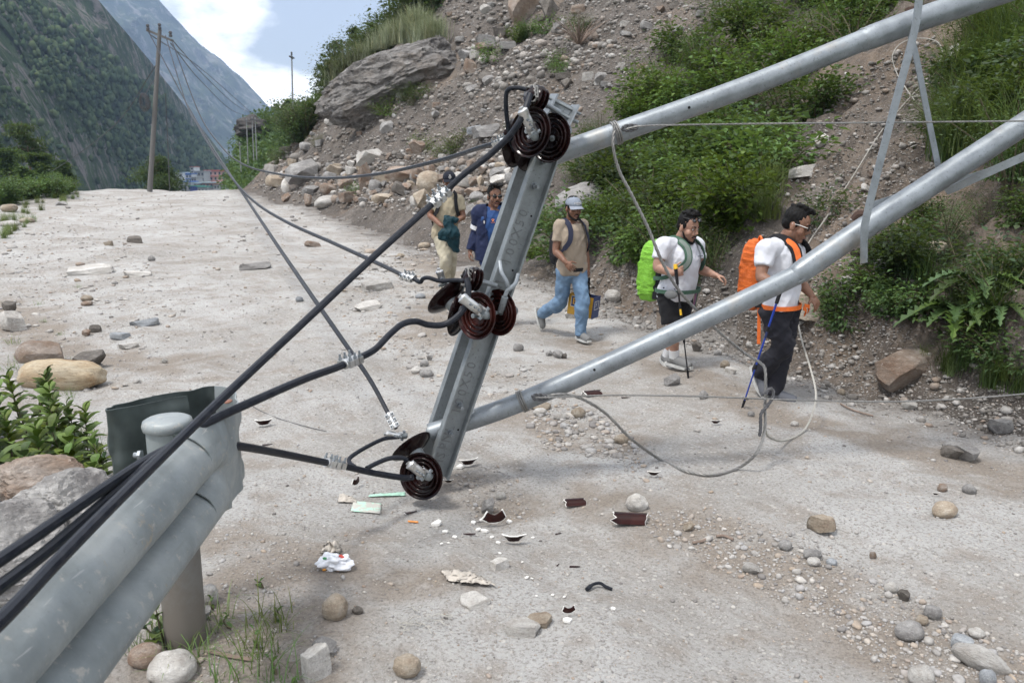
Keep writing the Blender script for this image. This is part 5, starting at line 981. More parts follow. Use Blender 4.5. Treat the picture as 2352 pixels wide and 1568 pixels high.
def strain_clamp(hub, cab, label, w=0.024):
    """boat shaped cast clamp from the disc pin to the cable"""
    h, c = at(*hub), at(*cab); d = (c - h).normalized(); root = empty('strain_clamp', h, label, 'clamp', 'cast strain clamps on the insulators'); s = d.cross(Vector((0, -1, 0))).normalized(); f = s.cross(d)
    L = (c - h).length; b = MB(); b.tube(crom([h + d * (L * 0.3), h + d * (L * 0.6) + f * 0.012, c, c + d * 0.05 - f * 0.008], 5), [w * 0.6] + [w] * 10 + [w * 1.1] * 3 + [w * 0.5] * 2, n=12, flat=(f, 0.62))
    for q in (-1, 1): b.tube([h + d * (L * 0.05) + s * (q * w * 0.75), h + d * (L * 0.5) + s * (q * w * 0.8)], w * 0.3, n=8)
    b.build('clamp_body', alu, root)
    MB().tube([h - s * (w * 1.5) + d * (L * 0.08), h + s * (w * 1.5) + d * (L * 0.08)], w * 0.42, n=8).build('hinge_bolt', galv, root)
    MB().lathe([(0, -w), (w * 0.8, -w * 0.8), (w, 0), (w * 0.8, w * 0.8), (0, w)], h, d, n=12).build('socket', galv2, root)
    for k in range(3):
        o = h + d * (L * (0.45 + 0.2 * k)) + f * (w * 0.6); bolt(MB(), o, (f + s * 0.3).normalized(), 0.009, 0.03).build('bolt', galv, root)
    return root
strain_clamp((1228, 312, 4.68), (1205, 264, 4.58), 'cast clamp holding the straight cable on the top insulator', 0.028); strain_clamp((1116, 722, 4.66), (1070, 690, 4.58), 'cast clamp holding the waving cable on the middle insulator', 0.03); strain_clamp((982, 1092, 4.56), (950, 1072, 4.5), 'cast clamp holding the drooping cable on the lowest disc', 0.03)
strain_clamp((1020, 655, 4.85), (1012, 632, 4.8), 'cast clamp above the dark tilted discs', 0.022); strain_clamp((928, 1000, 4.78), (900, 998, 4.74), 'cast clamp joining the wire to the broken disc', 0.022)
# steel strands
gs = 'steel guy strands of the fallen frame'
def strand_obj(pts, R, label, mat=wirem, n=3, pitch=0.08):
    P = crom([p if isinstance(p, Vector) else at(*p) for p in pts], 8); return tag(strand(MB(), P, R, n, pitch).build('steel_strand', mat), label, 'wire rope', gs)
strand_obj([(1436, 297, 4.9), (1470, 290, 4.88), (1560, 287, 4.9), (1800, 284, 4.95), (2100, 281, 5), (2450, 277, 5.1)], 0.0055, 'taut steel strand leaving the upper pole level across the bushes')
strand_obj([(1228, 912, 4.86), (1270, 912, 4.84), (1420, 907, 4.85), (1600, 910, 4.9), (1850, 919, 5), (2050, 922, 5.1), (2250, 913, 5.2), (2450, 895, 5.3)], 0.0062, 'taut steel strand leaving the lower pole level across the track')
def eye(u, v, du, dv, Y, label): 
    c = at(u, v, Y); P = [at(u + du * math.cos(t) - dv * 0.5 * math.sin(t), v + dv * math.cos(t) + du * 0.32 * math.sin(t), Y) for t in np.linspace(0, 6.3, 20)]
    return tag(strand(MB(), P, 0.012, 2, 0.06).build('wire_loop', darkw), label, 'wire rope', gs)
eye(1446, 294, 18, -2, 4.9, 'eye loop of the strand at the upper pole'); eye(1240, 912, 18, 1, 4.86, 'eye loop of the strand at the lower pole')
strand_obj([(1412, 286, 4.95), (1408, 335, 4.93), (1422, 392, 4.95), (1448, 442, 4.95), (1488, 522, 4.96), (1520, 600, 4.97), (1558, 665, 5.02), (1610, 722, 5.12), (1660, 770, 5.16), (1712, 812, 5.18), (1748, 834, 5.15), (1758, 855, 5.1), (1757, 930, 5.05), (1756, 990, 5.0), (1736, 1042, 4.95)] + [g1(u, v) + Vector((0, 0, 0.012)) for u, v in ((1692, 1080), (1640, 1094), (1580, 1087), (1515, 1058))] + [(1450, 1008, 5.0), (1392, 950, 4.95), (1335, 915, 4.9), (1290, 905, 4.88), (1250, 911, 4.86)], 0.0105, 'heavy twisted steel strand hanging from the upper pole and looping over the ground', pitch=0.11)
strand_obj([(1752, 905, 5.02), (1772, 892, 5.04), (1776, 910, 5.03), (1760, 935, 5.02), (1748, 950, 5.02), (1747, 985, 5.0), (1744, 1002, 5.0)], 0.012, 'dark knotted end of the strand beside the grey shoes', darkw)
strand_obj([(1757, 985, 5.0), (1766, 1003, 5.2), (1800, 1012, 5.45), (1845, 990, 5.7), (1868, 945, 5.85), (1874, 900, 6.0), (1860, 840, 6.4), (1840, 775, 7.0), (1828, 705, 7.3), (1832, 640, 7.8)] + [g1(u, v) + Vector((0, -0.05, 0.06)) for u, v in ((1850, 575), (1895, 508), (1955, 415), (2020, 312), (2080, 240), (2130, 185), (2158, 140), (2150, 108), (2110, 98), (2068, 108), (2046, 138), (2056, 178), (2080, 218), (2096, 240))], 0.0085, 'pale strand trailing down the gully behind the orange pack man', ropem)
# ---------------------------------------------------------------- guardrail
mgr = M('painted_guardrail', (0.30, 0.335, 0.345), 0.5, 0.25, 0.5); p = mgr.vec(); n1 = mgr.noise(3.5, 6, 0.6, p); n2 = mgr.noise(22, 6, 0.7, p); sv = mgr.vec((14, 1.2, 30)); n3 = mgr.noise(2.2, 5, 0.6, sv)
col = mgr.ramp(n1, [(0.33, (0.175, 0.197, 0.203)), (0.5, (0.235, 0.262, 0.268)), (0.67, (0.31, 0.333, 0.335))]); col = mgr.mix(mgr.ramp(n2, [(0.58, 0), (0.66, 0.75)]), col, (0.40, 0.385, 0.35)); col = mgr.mix(mgr.ramp(n3, [(0.60, 0), (0.75, 0.35)]), col, (0.19, 0.20, 0.20)); col = mgr.mix(mgr.ramp(mgr.noise(6, 7, 0.75, p), [(0.62, 0), (0.68, 0.8)]), col, (0.34, 0.285, 0.205)); col = mgr.mix(mgr.ramp(mgr.noise(45, 6, 0.8, p), [(0.30, 0.6), (0.40, 0)]), col, (0.12, 0.125, 0.125)); sc_ = mgr.vec((60, 3, 6), rot=(0.3, 0, 0)); col = mgr.mix(mgr.ramp(mgr.noise(1.5, 3, 0.5, sc_), [(0.68, 0), (0.72, 0.6)]), col, (0.42, 0.43, 0.42))
mgr.color(col); mgr.rough(mgr.ramp(n2, [(0.3, 0.42), (0.7, 0.62)])); mgr.bump(n2, 0.3, 0.004); mgr.bump(n1, 0.35, 0.03); mgr = mgr.m
minner = plain('dark_steel', (0.045, 0.058, 0.055), 0.5, 0.2, var=0.3, scale=12)  # one darker steel tone for the bent flap and the spacer
mpost = M('dirty_shaded_painted_post', rough=0.7); pz = mpost.n.new('ShaderNodeSeparateXYZ'); mpost.l.new(mpost.vec(), pz.inputs[0]); pn2 = mpost.noise(9, 6, 0.7); pf = mpost.math('ADD', pz.outputs[2], mpost.math('MULTIPLY', mpost.math('SUBTRACT', pn2, 0.5), 0.9)); mpost.color(mpost.ramp(pf, [(0.18, (0.13, 0.115, 0.098)), (0.55, (0.16, 0.16, 0.15)), (0.8, (0.21, 0.235, 0.235))])); mpost.bump(pn2, 0.3, 0.004); mpost = mpost.m  # dirt and the shade below the rail, both put into the colour by height
rail = empty('guardrail', (-1.38, 3.05, 0), 'battered blue grey guardrail end with round post under three black cables', 'guardrail')
prof = [(0.0, 0.985), (0.018, 0.982), (0.05, 0.965), (0.085, 0.935), (0.104, 0.900), (0.105, 0.868), (0.085, 0.832), (0.045, 0.805), (0.018, 0.792), (0.014, 0.775), (0.040, 0.758), (0.085, 0.728), (0.105, 0.690), (0.102, 0.655), (0.08, 0.622), (0.04, 0.602), (0.0, 0.596)]
pr_ = [Vector((a, 0, b)) for a, b in prof]; pc = crom(pr_, 3)
def railx(y): return -1.252 + 0.055 * (3.1 - y)
g = []
for y in np.linspace(-2.5, 3.02, 56): g.append([Vector((railx(y) + q.x + 0.004 * vnoise(np.array([y * 2.1]), np.array([q.z * 9]), seed=3)[0], y, q.z - 0.01)) for q in pc])
MB().sheet(g, 0.005).build('rail_beam', mgr, rail, sharp=50)
pth = crom([Vector((-1.247, 2.85, 0)), Vector((-1.247, 3.02, 0)), Vector((-1.235, 3.14, 0)), Vector((-1.235, 3.28, 0)), Vector((-1.275, 3.42, 0)), Vector((-1.36, 3.50, 0)), Vector((-1.47, 3.42, 0)), Vector((-1.57, 3.32, 0)), Vector((-1.655, 3.22, 0)), Vector((-1.672, 3.17, 0)), Vector((-1.63, 3.17, 0)), Vector((-1.52, 3.27, 0)), Vector((-1.42, 3.36, 0))], 6); g = []
for i, c in enumerate(pth):
    t = (pth[min(i + 1, len(pth) - 1)] - pth[max(i - 1, 0)]).normalized(); out = Vector((t.y, -t.x, 0)); f = max(0, 1 - i / 9) ** 0.8; row = []
    for q in pc:
        n_ = 0.016 * vnoise(np.array([i * 0.35]), np.array([q.z * 11]), seed=9)[0] * min(1, i / 8); row.append(Vector((c.x, c.y, q.z + 0.006 + 0.012 * min(1, i / 25))) + out * (q.x * f + 0.098 * (1 - f) * max(0, 1 - i / 34) + 0.006 + n_ * (0.9 + f)))
    g.append(row)
MB().sheet(g[:31], 0.005).build('end_terminal', mgr, rail, sharp=50); MB().sheet(g[30:], 0.005).build('bent_end_flap', minner, rail, sharp=50)
MB().tube([(-1.386, 3.05, -0.3), (-1.378, 3.05, 1.0 - 0.03)], 0.084, n=28).build('post', mpost, rail); MB().lathe([(0.0, -0.05), (0.086, -0.05), (0.094, -0.045), (0.097, -0.028), (0.092, -0.010), (0.078, -0.002), (0.03, 0.003), (0.0, 0.004)], (-1.378, 3.05, 1.0), (0, 0, 1), n=30).build('post_cap', mgr, rail, sharp=60)
MB().box((-1.285, 3.03, 0.79), (0.07, 0.14, 0.33)).build('spacer_block', minner, rail, smooth=False)
redm = plain('rusty_reflector', (0.20, 0.085, 0.05), 0.6)
for x, y, z in ((-1.232, 3.33, 0.985), (-1.205, 3.10, 0.972)): MB().ell((x, y, z), (0.016, 0.03, 0.006)).build('rust_tab', redm, rail)
bolt(MB(), Vector((-1.47, 3.0, 0.86)), Vector((-1, 0, 0)), 0.02, 0.03).build('bolt', galv, rail)
# ---------------------------------------------------------------- far poles
wood = plain('weathered_concrete_pole', (0.13, 0.125, 0.12), 0.9)
fp = empty('utility_pole', at(345, 432, 46), 'tall leaning pole with a crossarm at the road crest', 'utility pole')
MB().tube([at(344, 440, 46), at(354, 280, 46), at(367, 68, 46)], [0.15, 0.13, 0.10], n=10).build('pole', wood, fp); MB().box(at(367, 82, 46), (1.5, 0.12, 0.12), (Vector((0.93, 0, -0.37)), Vector((0, 1, 0)), Vector((0.37, 0, 0.93)))).build('crossarm', wood, fp, smooth=False)
for u, v in ((340, 66), (367, 64), (392, 82)): MB().lathe([(0.0, 0), (0.09, 0.02), (0.09, 0.12), (0.05, 0.16), (0.10, 0.22), (0.08, 0.30), (0, 0.33)], at(u, v + 4, 45.9), (0, 0, 1), 10).build('insulator', darkw, fp)
cw = MB(); r = rng_(3)
for k in range(9): cc = at(331, 234, 45.8) + Vector(r.normal(0, 0.06, 3)); ph = r.uniform(0, 6); cw.tube([cc + Vector((math.cos(t) * 0.22 * r.uniform(.8, 1.1), 0.1 * math.sin(t + ph), math.sin(t) * 0.42)) for t in np.linspace(0, 6.3, 16)], 0.022, n=4)
cw.tube([at(331, 222, 45.9), at(343, 200, 46), at(357, 180, 46)], 0.02, n=4); tag(cw.build('wire_coil', darkw), 'coil of wire hanging left of the leaning pole', 'wire coil')
greyp = plain('grey_steel_pole', (0.22, 0.23, 0.235), 0.6, 0.3)
t1 = empty('utility_pole', at(672, 244, 100), 'lone pale steel pole standing on the wooded hill against the clouds', 'utility pole'); MB().tube([at(672.5, 250, 100), at(670, 128, 100)], [0.12, 0.08], n=8).build('pole', greyp, t1); MB().box(at(670, 132, 99.9), (0.25, 1.6, 0.16)).build('crossarm', darkw, t1, smooth=False); MB().lathe([(0, 0), (0.12, 0.05), (0.1, 0.4), (0, 0.45)], at(670, 128, 100), (0, 0, 1), 8).build('insulator', darkw, t1)
for k, (u, vt, vb, lb, arm) in enumerate([(568, 272, 362, 'leftmost of the slim poles in front of the dark overhang', 0), (581, 268, 354, 'middle slim pole in front of the dark overhang', 0), (588, 270, 352, 'right slim pole with a crossbar in front of the dark overhang', 1), (552, 326, 380, 'short slim pole below the dark overhang', 0)]):
    e = empty('utility_pole', at(u + 2, vb, 74), lb, 'utility pole', 'slim poles at the dark overhang'); MB().tube([at(u + 2, vb + 15, 74), at(u - 2, vt, 74)], 0.045, n=7).build('pole', greyp, e)
    MB().box(at(u - 2, vt + 6, 73.9), (0.9 if arm else 0.4, 0.1, 0.1)).build('crossbar', darkw, e, smooth=False)
# ================================================================ PEOPLE
def vremesh(mb, voxel, smooth=4, disp=None):
    me = bpy.data.meshes.new('t'); me.from_pydata([tuple(p) for p in mb.v], [], mb.f); me.update(); o = bpy.data.objects.new('t', me); C.objects.link(o)
    m = o.modifiers.new('r', 'REMESH'); m.mode = 'VOXEL'; m.voxel_size = voxel; m.use_smooth_shade = True
    if smooth: s = o.modifiers.new('s', 'SMOOTH'); s.factor = 0.5; s.iterations = smooth
    r = bpy.data.meshes.new_from_object(o.evaluated_get(bpy.context.evaluated_depsgraph_get())); bpy.data.objects.remove(o); bpy.data.meshes.remove(me)
    if disp is not None:
        n = len(r.vertices); co = np.zeros(n * 3, np.float32); r.vertices.foreach_get('co', co); nn = np.zeros(n * 3, np.float32); r.vertices.foreach_get('normal', nn); co = co.reshape(-1, 3); nn = nn.reshape(-1, 3)
        co = co + nn * disp(co)[:, None]; r.vertices.foreach_set('co', co.ravel().astype(np.float32)); r.update()
    r.polygons.foreach_set('use_smooth', np.ones(len(r.polygons), bool)); return r
def rebuilt(mb, name, mat, parent, voxel=0.008, smooth=4, disp=None, cut=None):
    me = vremesh(mb, voxel, smooth, disp); off = origin_of(parent); me.name = name
    if cut is not None:
        n = len(me.vertices); co = np.zeros(n * 3, np.float32); me.vertices.foreach_get('co', co); kill = cut(co.reshape(-1, 3))
        import bmesh
        b = bmesh.new(); b.from_mesh(me); b.verts.ensure_lookup_table(); bmesh.ops.delete(b, geom=[b.verts[int(i)] for i in np.where(kill)[0]], context='VERTS'); b.to_mesh(me); b.free()
    me.transform(Matrix.Translation(-off)); return link(name, me, mat, parent)
def folds(amp, fx=9, fz=22, seed=1, d=(0, 0, 1)):
    def f(co): return amp * (fbm(co[:, 0] * fx, co[:, 1] * fx, co[:, 2] * fz + co[:, 0] * 8, seed=seed, oct=3) + 0.9 * (1 - 2 * np.abs(fbm(co[:, 0] * fx * 0.7 + 5, co[:, 1] * fx * 0.7, co[:, 2] * fz * 0.6 - co[:, 0] * 9, seed=seed + 9, oct=2))))
    return f
def skin_mat(name, c): 
    m = M(name, c, 0.5, 0, 0.4); m.b.inputs['Subsurface Weight'].default_value = 0.12; m.b.inputs['Subsurface Radius'].default_value = (0.01, 0.004, 0.002); n = m.noise(18, 4); m.color(m.ramp(n, [(0.35, [x * 0.85 for x in c]), (0.65, [x * 1.1 for x in c])])); return m.m
SK = [skin_mat('skin_%s' % w, c) for w, c in (('brown', (0.185, 0.092, 0.058)), ('tanned', (0.23, 0.12, 0.078)), ('light_brown', (0.33, 0.19, 0.135)))]
hairm = plain('black_hair', (0.006, 0.0055, 0.0055), 0.7, spec=0.2, var=0.4, scale=60, bump=0.5, bscale=250); eyew = plain('eye_white', (0.6, 0.58, 0.55), 0.3); lipm = plain('lips', (0.20, 0.08, 0.065), 0.5); glassm = plain('sunglass_lens', (0.004, 0.004, 0.005), 0.06, spec=0.8)
def cloth(name, c, rough=0.85, var=0.12, weave=True):
    m = M(name, c, rough, 0, 0.2); n = m.noise(6, 6, 0.6); m.color(m.ramp(n, [(0.3, [x * (1 - var) for x in c]), (0.7, [min(0.9, x * (1 + var)) for x in c])])); m.b.inputs['Sheen Weight'].default_value = 0.03
    m.bump(m.noise(350, 2), 0.2, 0.001); return m.m
V3 = Vector
def rings(mb, R, n=20):
    """R list of (center, X, Y, a, b): closed loft of super-ellipses"""
    vs = []
    for c, X, Y, a, b in R:
        for k in range(n):
            t = 6.28318 * k / n; cs, sn = math.cos(t), math.sin(t); e = 0.8; vs.append(c + X * (a * math.copysign(abs(cs) ** e, cs)) + Y * (b * math.copysign(abs(sn) ** e, sn)))
    m = len(R); fs = [(i * n + k, i * n + (k + 1) % n, (i + 1) * n + (k + 1) % n, (i + 1) * n + k) for i in range(m - 1) for k in range(n)]
    return mb.add(vs, fs + [tuple(reversed(range(n))), tuple((m - 1) * n + k for k in range(n))])
TORSO = [(-.20, .10, .075), (-.10, .155, .108), (0.02, .168, .115), (0.15, .163, .113), (0.32, .152, .110), (.5, .157, .116), (.68, .172, .120), (.82, .172, .112), (.92, .135, .09), (1.0, .075, .066)]
def hand(mb, w, tip, pn, side, curl, k, spread=1.0):
    """w wrist, tip where the fingers point, pn palm normal, side +1 thumb on +s"""
    d = (tip - w).normalized(); pn = (pn - d * pn.dot(d)).normalized(); s = d.cross(pn) * side; palm = w + d * (0.045 * k)
    mb.ell(palm, (0.040 * k, 0.050 * k, 0.017 * k), (s, d, pn), 12, 8); mb.tube([w - d * 0.03 * k, w + d * 0.03 * k], [0.027 * k, 0.026 * k], n=10)
    for j, (o, L) in enumerate(((0.033, 0.070), (0.011, 0.080), (-0.011, 0.074), (-0.033, 0.058))):
        p = w + d * (0.083 * k) + s * (o * k); dd = (d + s * (o * 2.2 * spread)).normalized(); pts = [p - dd * 0.03 * k, p]; c = 0.15
        for q in range(3):
            c += curl * (0.9 + 0.12 * j); e = dd * math.cos(c) + pn * math.sin(c); p = p + e * (L * k * (0.42, 0.32, 0.26)[q]); pts.append(p)
        mb.tube(pts, [0.0088 * k, 0.0088 * k, 0.0082 * k, 0.0076 * k, 0.0062 * k], n=7)
    p = w + d * (0.03 * k) + s * (0.030 * k); pts = [p - s * 0.01 * k]; 
    for q, a in enumerate((0.9, 0.55, 0.25)):
        e = (d * math.cos(a) + s * math.sin(a) + pn * (0.35 + 0.3 * curl)).normalized(); p = p + e * (0.030 * k); pts.append(p)
    mb.tube(pts, [0.013 * k, 0.0115 * k, 0.0095 * k, 0.0075 * k], n=7)
def limb(mb, pts, rs, n=14): mb.tube(crom(pts, 6), np.interp(np.linspace(0, len(pts) - 1, (len(pts) - 1) * 6 + 1), range(len(pts)), rs), n=n)
def person(label, Y, conv, J, f, k=1.0, skin=0, fat=1.0, look=None, tilt=0.1, hands=(0.5, 0.5), palms=None, hem=-0.14, pitched='', hair='short', beard=0.0, glasses=None, cap=None, shirt=None, shirt_name='t_shirt', legs=None, legs_name='trousers', shorts=False, shoe=None, sole=None, strapm=None, strap_d=0.055, ground=None):
    P = {q: at(*conv(a[0], a[1]), Y + a[2]) for q, a in J.items()}
    f = V3((f[0], f[1], 0)).normalized(); R = V3((f.y, -f.x, 0)); look = (V3(look).normalized() if look else f)
    base = (P['anR'] + P['anL']) / 2; base.z = hz(base.x, base.y); root = empty('person', base, label, 'person', 'men walking along the track')
    pel = (P['hipR'] + P['hipL']) / 2 + V3((0, 0, 0.03 * k)); nk = P['neck']; sp = (nk - pel).normalized(); L = (nk - pel).length; rs = (P['shR'] - P['shL']).normalized()
    def tors(mb, inf, t0, t1, flare=0.0):
        TT = sorted({t0, t1} | {t for t, _, _ in TORSO if t0 < t < t1}); o = []
        for t in TT:
            a = np.interp(t, [x[0] for x in TORSO], [x[1] for x in TORSO]) * k * (fat if t < 0.8 else 1 + (fat - 1) * 0.3); b = np.interp(t, [x[0] for x in TORSO], [x[2] for x in TORSO]) * k * (fat ** 1.6 if t < 0.75 else fat ** 0.5)
            X = (R.lerp(rs, min(1, max(0, t)))).normalized(); X = (X - sp * X.dot(sp)).normalized(); Yx = sp.cross(X) * -1; fl = flare * max(0, 0.3 - t) 
            c = pel + sp * (L * t) + f * (0.02 * k * math.sin(max(0, t) * 3.14) + (0.03 * (fat - 1) / 0.2 if fat > 1 and 0 < t < 0.6 else 0)); o.append((c, X, Yx, a + inf + fl, b + inf + fl))
        rings(mb, o)
    # ---- body, one surface
    b = MB(); tors(b, -0.004, -0.2, 1.0); hc = P['head']; hu = (V3((0, 0, 1)) + look * tilt * 1.0 - V3((0, 0, 1)) * 0).normalized(); hf = (look - hu * look.dot(hu)).normalized(); hr = hf.cross(hu); ax = (hr, hf, hu)
    def hp(x, y, z): return hc + hr * (x * k) + hf * (y * k) + hu * (z * k)
    b.ell(hp(0, -0.008, 0.032), (0.076 * k, 0.096 * k, 0.090 * k), ax, 22, 14); b.ell(hp(0, 0.022, -0.045), (0.060 * k * (1 + 0.5 * (fat - 1)), 0.068 * k, 0.078 * k), ax, 18, 12); b.ell(hp(0, 0.068, -0.100), (0.026 * k, 0.022 * k, 0.020 * k), ax)
    for s in (-1, 1):
        b.ell(hp(0.046 * s, 0.052, -0.030), (0.026 * k, 0.030 * k, 0.030 * k), ax); b.ell(hp(0.079 * s, -0.008, -0.012), (0.011 * k, 0.019 * k, 0.033 * k), ax); b.tube([hp(0.012 * s, 0.088, 0.026), hp(0.045 * s, 0.078, 0.026)], 0.010 * k, n=8)
    b.tube([hp(0, 0.086, 0.02), hp(0, 0.100, -0.008), hp(0, 0.110, -0.028)], [0.009 * k, 0.011 * k, 0.015 * k], n=10); b.ell(hp(0, 0.092, -0.034), (0.022 * k, 0.014 * k, 0.009 * k), ax); b.ell(hp(0, 0.080, -0.066), (0.028 * k, 0.018 * k, 0.014 * k), ax)
    b.tube([nk - sp * 0.05 * k, nk, hp(0, -0.015, -0.05)], [0.066 * k, 0.060 * k * fat ** 0.6, 0.058 * k * fat ** 0.4], n=16)
    ar = 0.5 + 0.5 * fat
    for s in 'RL':
        b.ell(P['sh' + s], 0.062 * k * ar); b.tube([nk - sp * 0.03 * k, P['sh' + s]], [0.05 * k, 0.055 * k], n=10)
        limb(b, [P['sh' + s], P['sh' + s].lerp(P['el' + s], 0.5), P['el' + s], P['el' + s].lerp(P['wr' + s], 0.35), P['wr' + s]], [0.053 * k * ar, 0.049 * k * ar, 0.040 * k * ar, 0.042 * k * ar, 0.028 * k])
        i = 0 if s == 'R' else 1; dn = P['fi' + s] - P['wr' + s]; pn = V3(palms[i]) if palms else ((pel - P['wr' + s]).normalized()); hand(b, P['wr' + s], P['fi' + s], pn, 1 if s == 'R' else -1, hands[i], k)
        limb(b, [P['hip' + s], P['hip' + s].lerp(P['kn' + s], 0.5), P['kn' + s], P['kn' + s].lerp(P['an' + s], 0.35), P['an' + s]], [0.080 * k, 0.072 * k, 0.053 * k * ar, 0.055 * k * ar, 0.037 * k])
        b.ell(P['an' + s], 0.04 * k)
    rebuilt(b, 'body', SK[skin], root, 0.0052 * k, 3)
    # ---- face
    for s in (-1, 1):
        if not glasses or glasses == 'up':
            MB().ell(hp(0.031 * s, 0.0835, 0.008), (0.013 * k, 0.006 * k, 0.006 * k), ax).build('eye', eyew, root); MB().ell(hp(0.031 * s, 0.0885, 0.0075), (0.006 * k, 0.003 * k, 0.006 * k), ax).build('iris', hairm, root)
        MB().tube([hp(0.014 * s, 0.0955, 0.030), hp(0.034 * s, 0.0905, 0.035), hp(0.052 * s, 0.076, 0.029)], [0.0045 * k, 0.0055 * k, 0.003 * k], n=6).build('eyebrow', hairm, root)
    MB().tube([hp(-0.024, 0.0915, -0.068), hp(-0.008, 0.0985, -0.065), hp(0.008, 0.0985, -0.065), hp(0.024, 0.0915, -0.068)], [0.003 * k, 0.0062 * k, 0.0062 * k, 0.003 * k], n=6).build('lips', lipm, root)
    if beard:
        m = MB(); m.tube([hp(-0.030, 0.0875, -0.064), hp(-0.012, 0.1, -0.052), hp(0.012, 0.1, -0.052), hp(0.030, 0.0875, -0.064)], [0.004 * k, 0.006 * k, 0.006 * k, 0.004 * k], n=6).build('moustache', hairm, root)
        if beard > 0.5:
            for s in (-1, 1): m = MB(); m.tube([hp(0.073 * s, 0.012, -0.03), hp(0.060 * s, 0.035, -0.075), hp(0.038 * s, 0.068, -0.105), hp(0.0, 0.090, -0.116)], [0.005 * k, 0.011 * k, 0.013 * k, 0.013 * k], n=7).build('beard', hairm, root)
    if glasses:
        z, y, t = (0.085, 0.072, 0.9) if glasses == 'up' else (0.008, 0.098, 0.0)
        gm = MB()
        for s in (-1, 1): gm.ell(hp(0.033 * s, y, z), (0.027 * k, 0.006 * k, 0.020 * k), (hr, (hf * math.cos(t) + hu * math.sin(t)), (hu * math.cos(t) - hf * math.sin(t))), 14, 8)
        go = gm.build('sunglasses', glassm, root)
        fm = eyew if glasses == 'clear' else glassm
        for s in (-1, 1): MB().tube([hp(0.06 * s, y - 0.004, z + 0.006), hp(0.078 * s, 0.04, z + 0.008), hp(0.082 * s, -0.02, z + 0.002)], 0.0032 * k, n=6).build('temple_arm', fm, go)
        MB().tube([hp(-0.010, y + 0.005, z + 0.006), hp(0.010, y + 0.005, z + 0.006)], 0.003 * k, n=6).build('bridge', fm, go)
    # ---- hair or cap
    if hair:
        h = MB()
        if cap is None or True:
            h.ell(hp(0, -0.022, 0.046 + (0.006 if hair == 'top' else 0)), (0.0805 * k, 0.092 * k, 0.088 * k), ax, 22, 14); h.ell(hp(0, -0.052, 0.005), (0.072 * k, 0.058 * k, 0.065 * k), ax, 18, 10)
            for s in (-1, 1): h.ell(hp(0.068 * s, 0.008, 0.022), (0.013 * k, 0.022 * k, 0.032 * k), ax)
            if hair == 'top' and not cap:
                r = rng_(int(Y * 10))
                for _ in range(34): q = r.normal(0, 1, 3); h.ell(hp(q[0] * 0.028, 0.01 + q[1] * 0.032, 0.122 + abs(q[2]) * 0.012), (0.019 * k, 0.024 * k, 0.018 * k), ax, 8, 6)
        rebuilt(h, 'hair', hairm, root, 0.006 * k, 2, lambda co: 0.004 * fbm(co[:, 0] * 60, co[:, 1] * 60, co[:, 2] * 35, seed=4, oct=2))
    if cap:
        c = MB(); cz = 0.040; g = []
        for i in range(9):
            ph = i / 8 * 1.5; g.append([hp(0.088 * math.cos(ph) * math.cos(a), -0.006 + 0.106 * math.cos(ph) * math.sin(a), cz + 0.088 * math.sin(ph) ** 0.9) for a in np.linspace(0, 6.2832, 25)])
        co = c.sheet(g, 0.004).build('cap', cap[0], root, sharp=0); g = []
        for i in range(7):
            a = -1.15 + 2.3 * i / 6; g.append([hp(0.086 * math.sin(a) * (1 + 0.06 * q), -0.004 + 0.104 * math.cos(a) + 0.072 * q * math.cos(a * 0.9) ** 0.6, cz + 0.004 - 0.012 * q - 0.022 * (math.sin(a) ** 2) * (0.4 + q)) for q in np.linspace(0, 1, 4)])
        MB().sheet(g, 0.005).build('brim', cap[1], co)
        if cap[2] == 'badge':
            MB().tube([hp(0, 0.0975, cz + 0.036), hp(0, 0.1015, cz + 0.036)], 0.019 * k, n=18).build('badge', eyew, co); MB().tube([hp(0, 0.0985, cz + 0.036), hp(0, 0.1022, cz + 0.036)], 0.0125 * k, n=16).build('badge_ring', cap[0], co); MB().tube([hp(0, 0.0985, cz + 0.036), hp(0, 0.1026, cz + 0.036)], 0.009 * k, n=12).build('badge_emblem', eyew, co); MB().tube([hp(0, 0.0885, cz + 0.061), hp(0, 0.0945, cz + 0.061)], 0.0095 * k, n=12).build('badge_crest', eyew, co)
        elif cap[2]:
            for i in range(9): a = -0.42 + 0.105 * i; MB().tube([hp(0.1 * math.sin(a), 0.0985 * math.cos(a) - 0.003, cz + 0.040 - 0.03 * a * a + dz) for dz in (-0.009, 0.009)], 0.0026, n=5).build('embroidery', eyew, co)
            for i in range(5): a = -0.16 + 0.08 * i; MB().tube([hp(0.1 * math.sin(a), 0.101 * math.cos(a) - 0.001, cz + 0.022 + dz) for dz in (-0.003, 0.003)], 0.0024, n=5).build('embroidery', eyew, co)
    # ---- clothes
    if shirt:
        s_ = MB(); tors(s_, 0.014 * k, hem, 0.955, 0.02)
        for s in 'RL':
            e = P['sh' + s].lerp(P['el' + s], 0.62); s_.tube([nk - sp * 0.05 * k, P['sh' + s]], [0.066 * k, 0.078 * k * ar], n=14); s_.ell(P['sh' + s], 0.077 * k * ar); s_.tube([P['sh' + s], P['sh' + s].lerp(e, 0.5), e], [0.075 * k * ar, 0.067 * k * ar, 0.066 * k * ar], n=16)
        so = rebuilt(s_, shirt_name, shirt, root, 0.0085 * k, 3, folds(0.006 * k, 7, 11, int(Y * 7)))
    l_ = MB(); tors(l_, 0.008 * k, -0.2, 0.12)
    lo = None
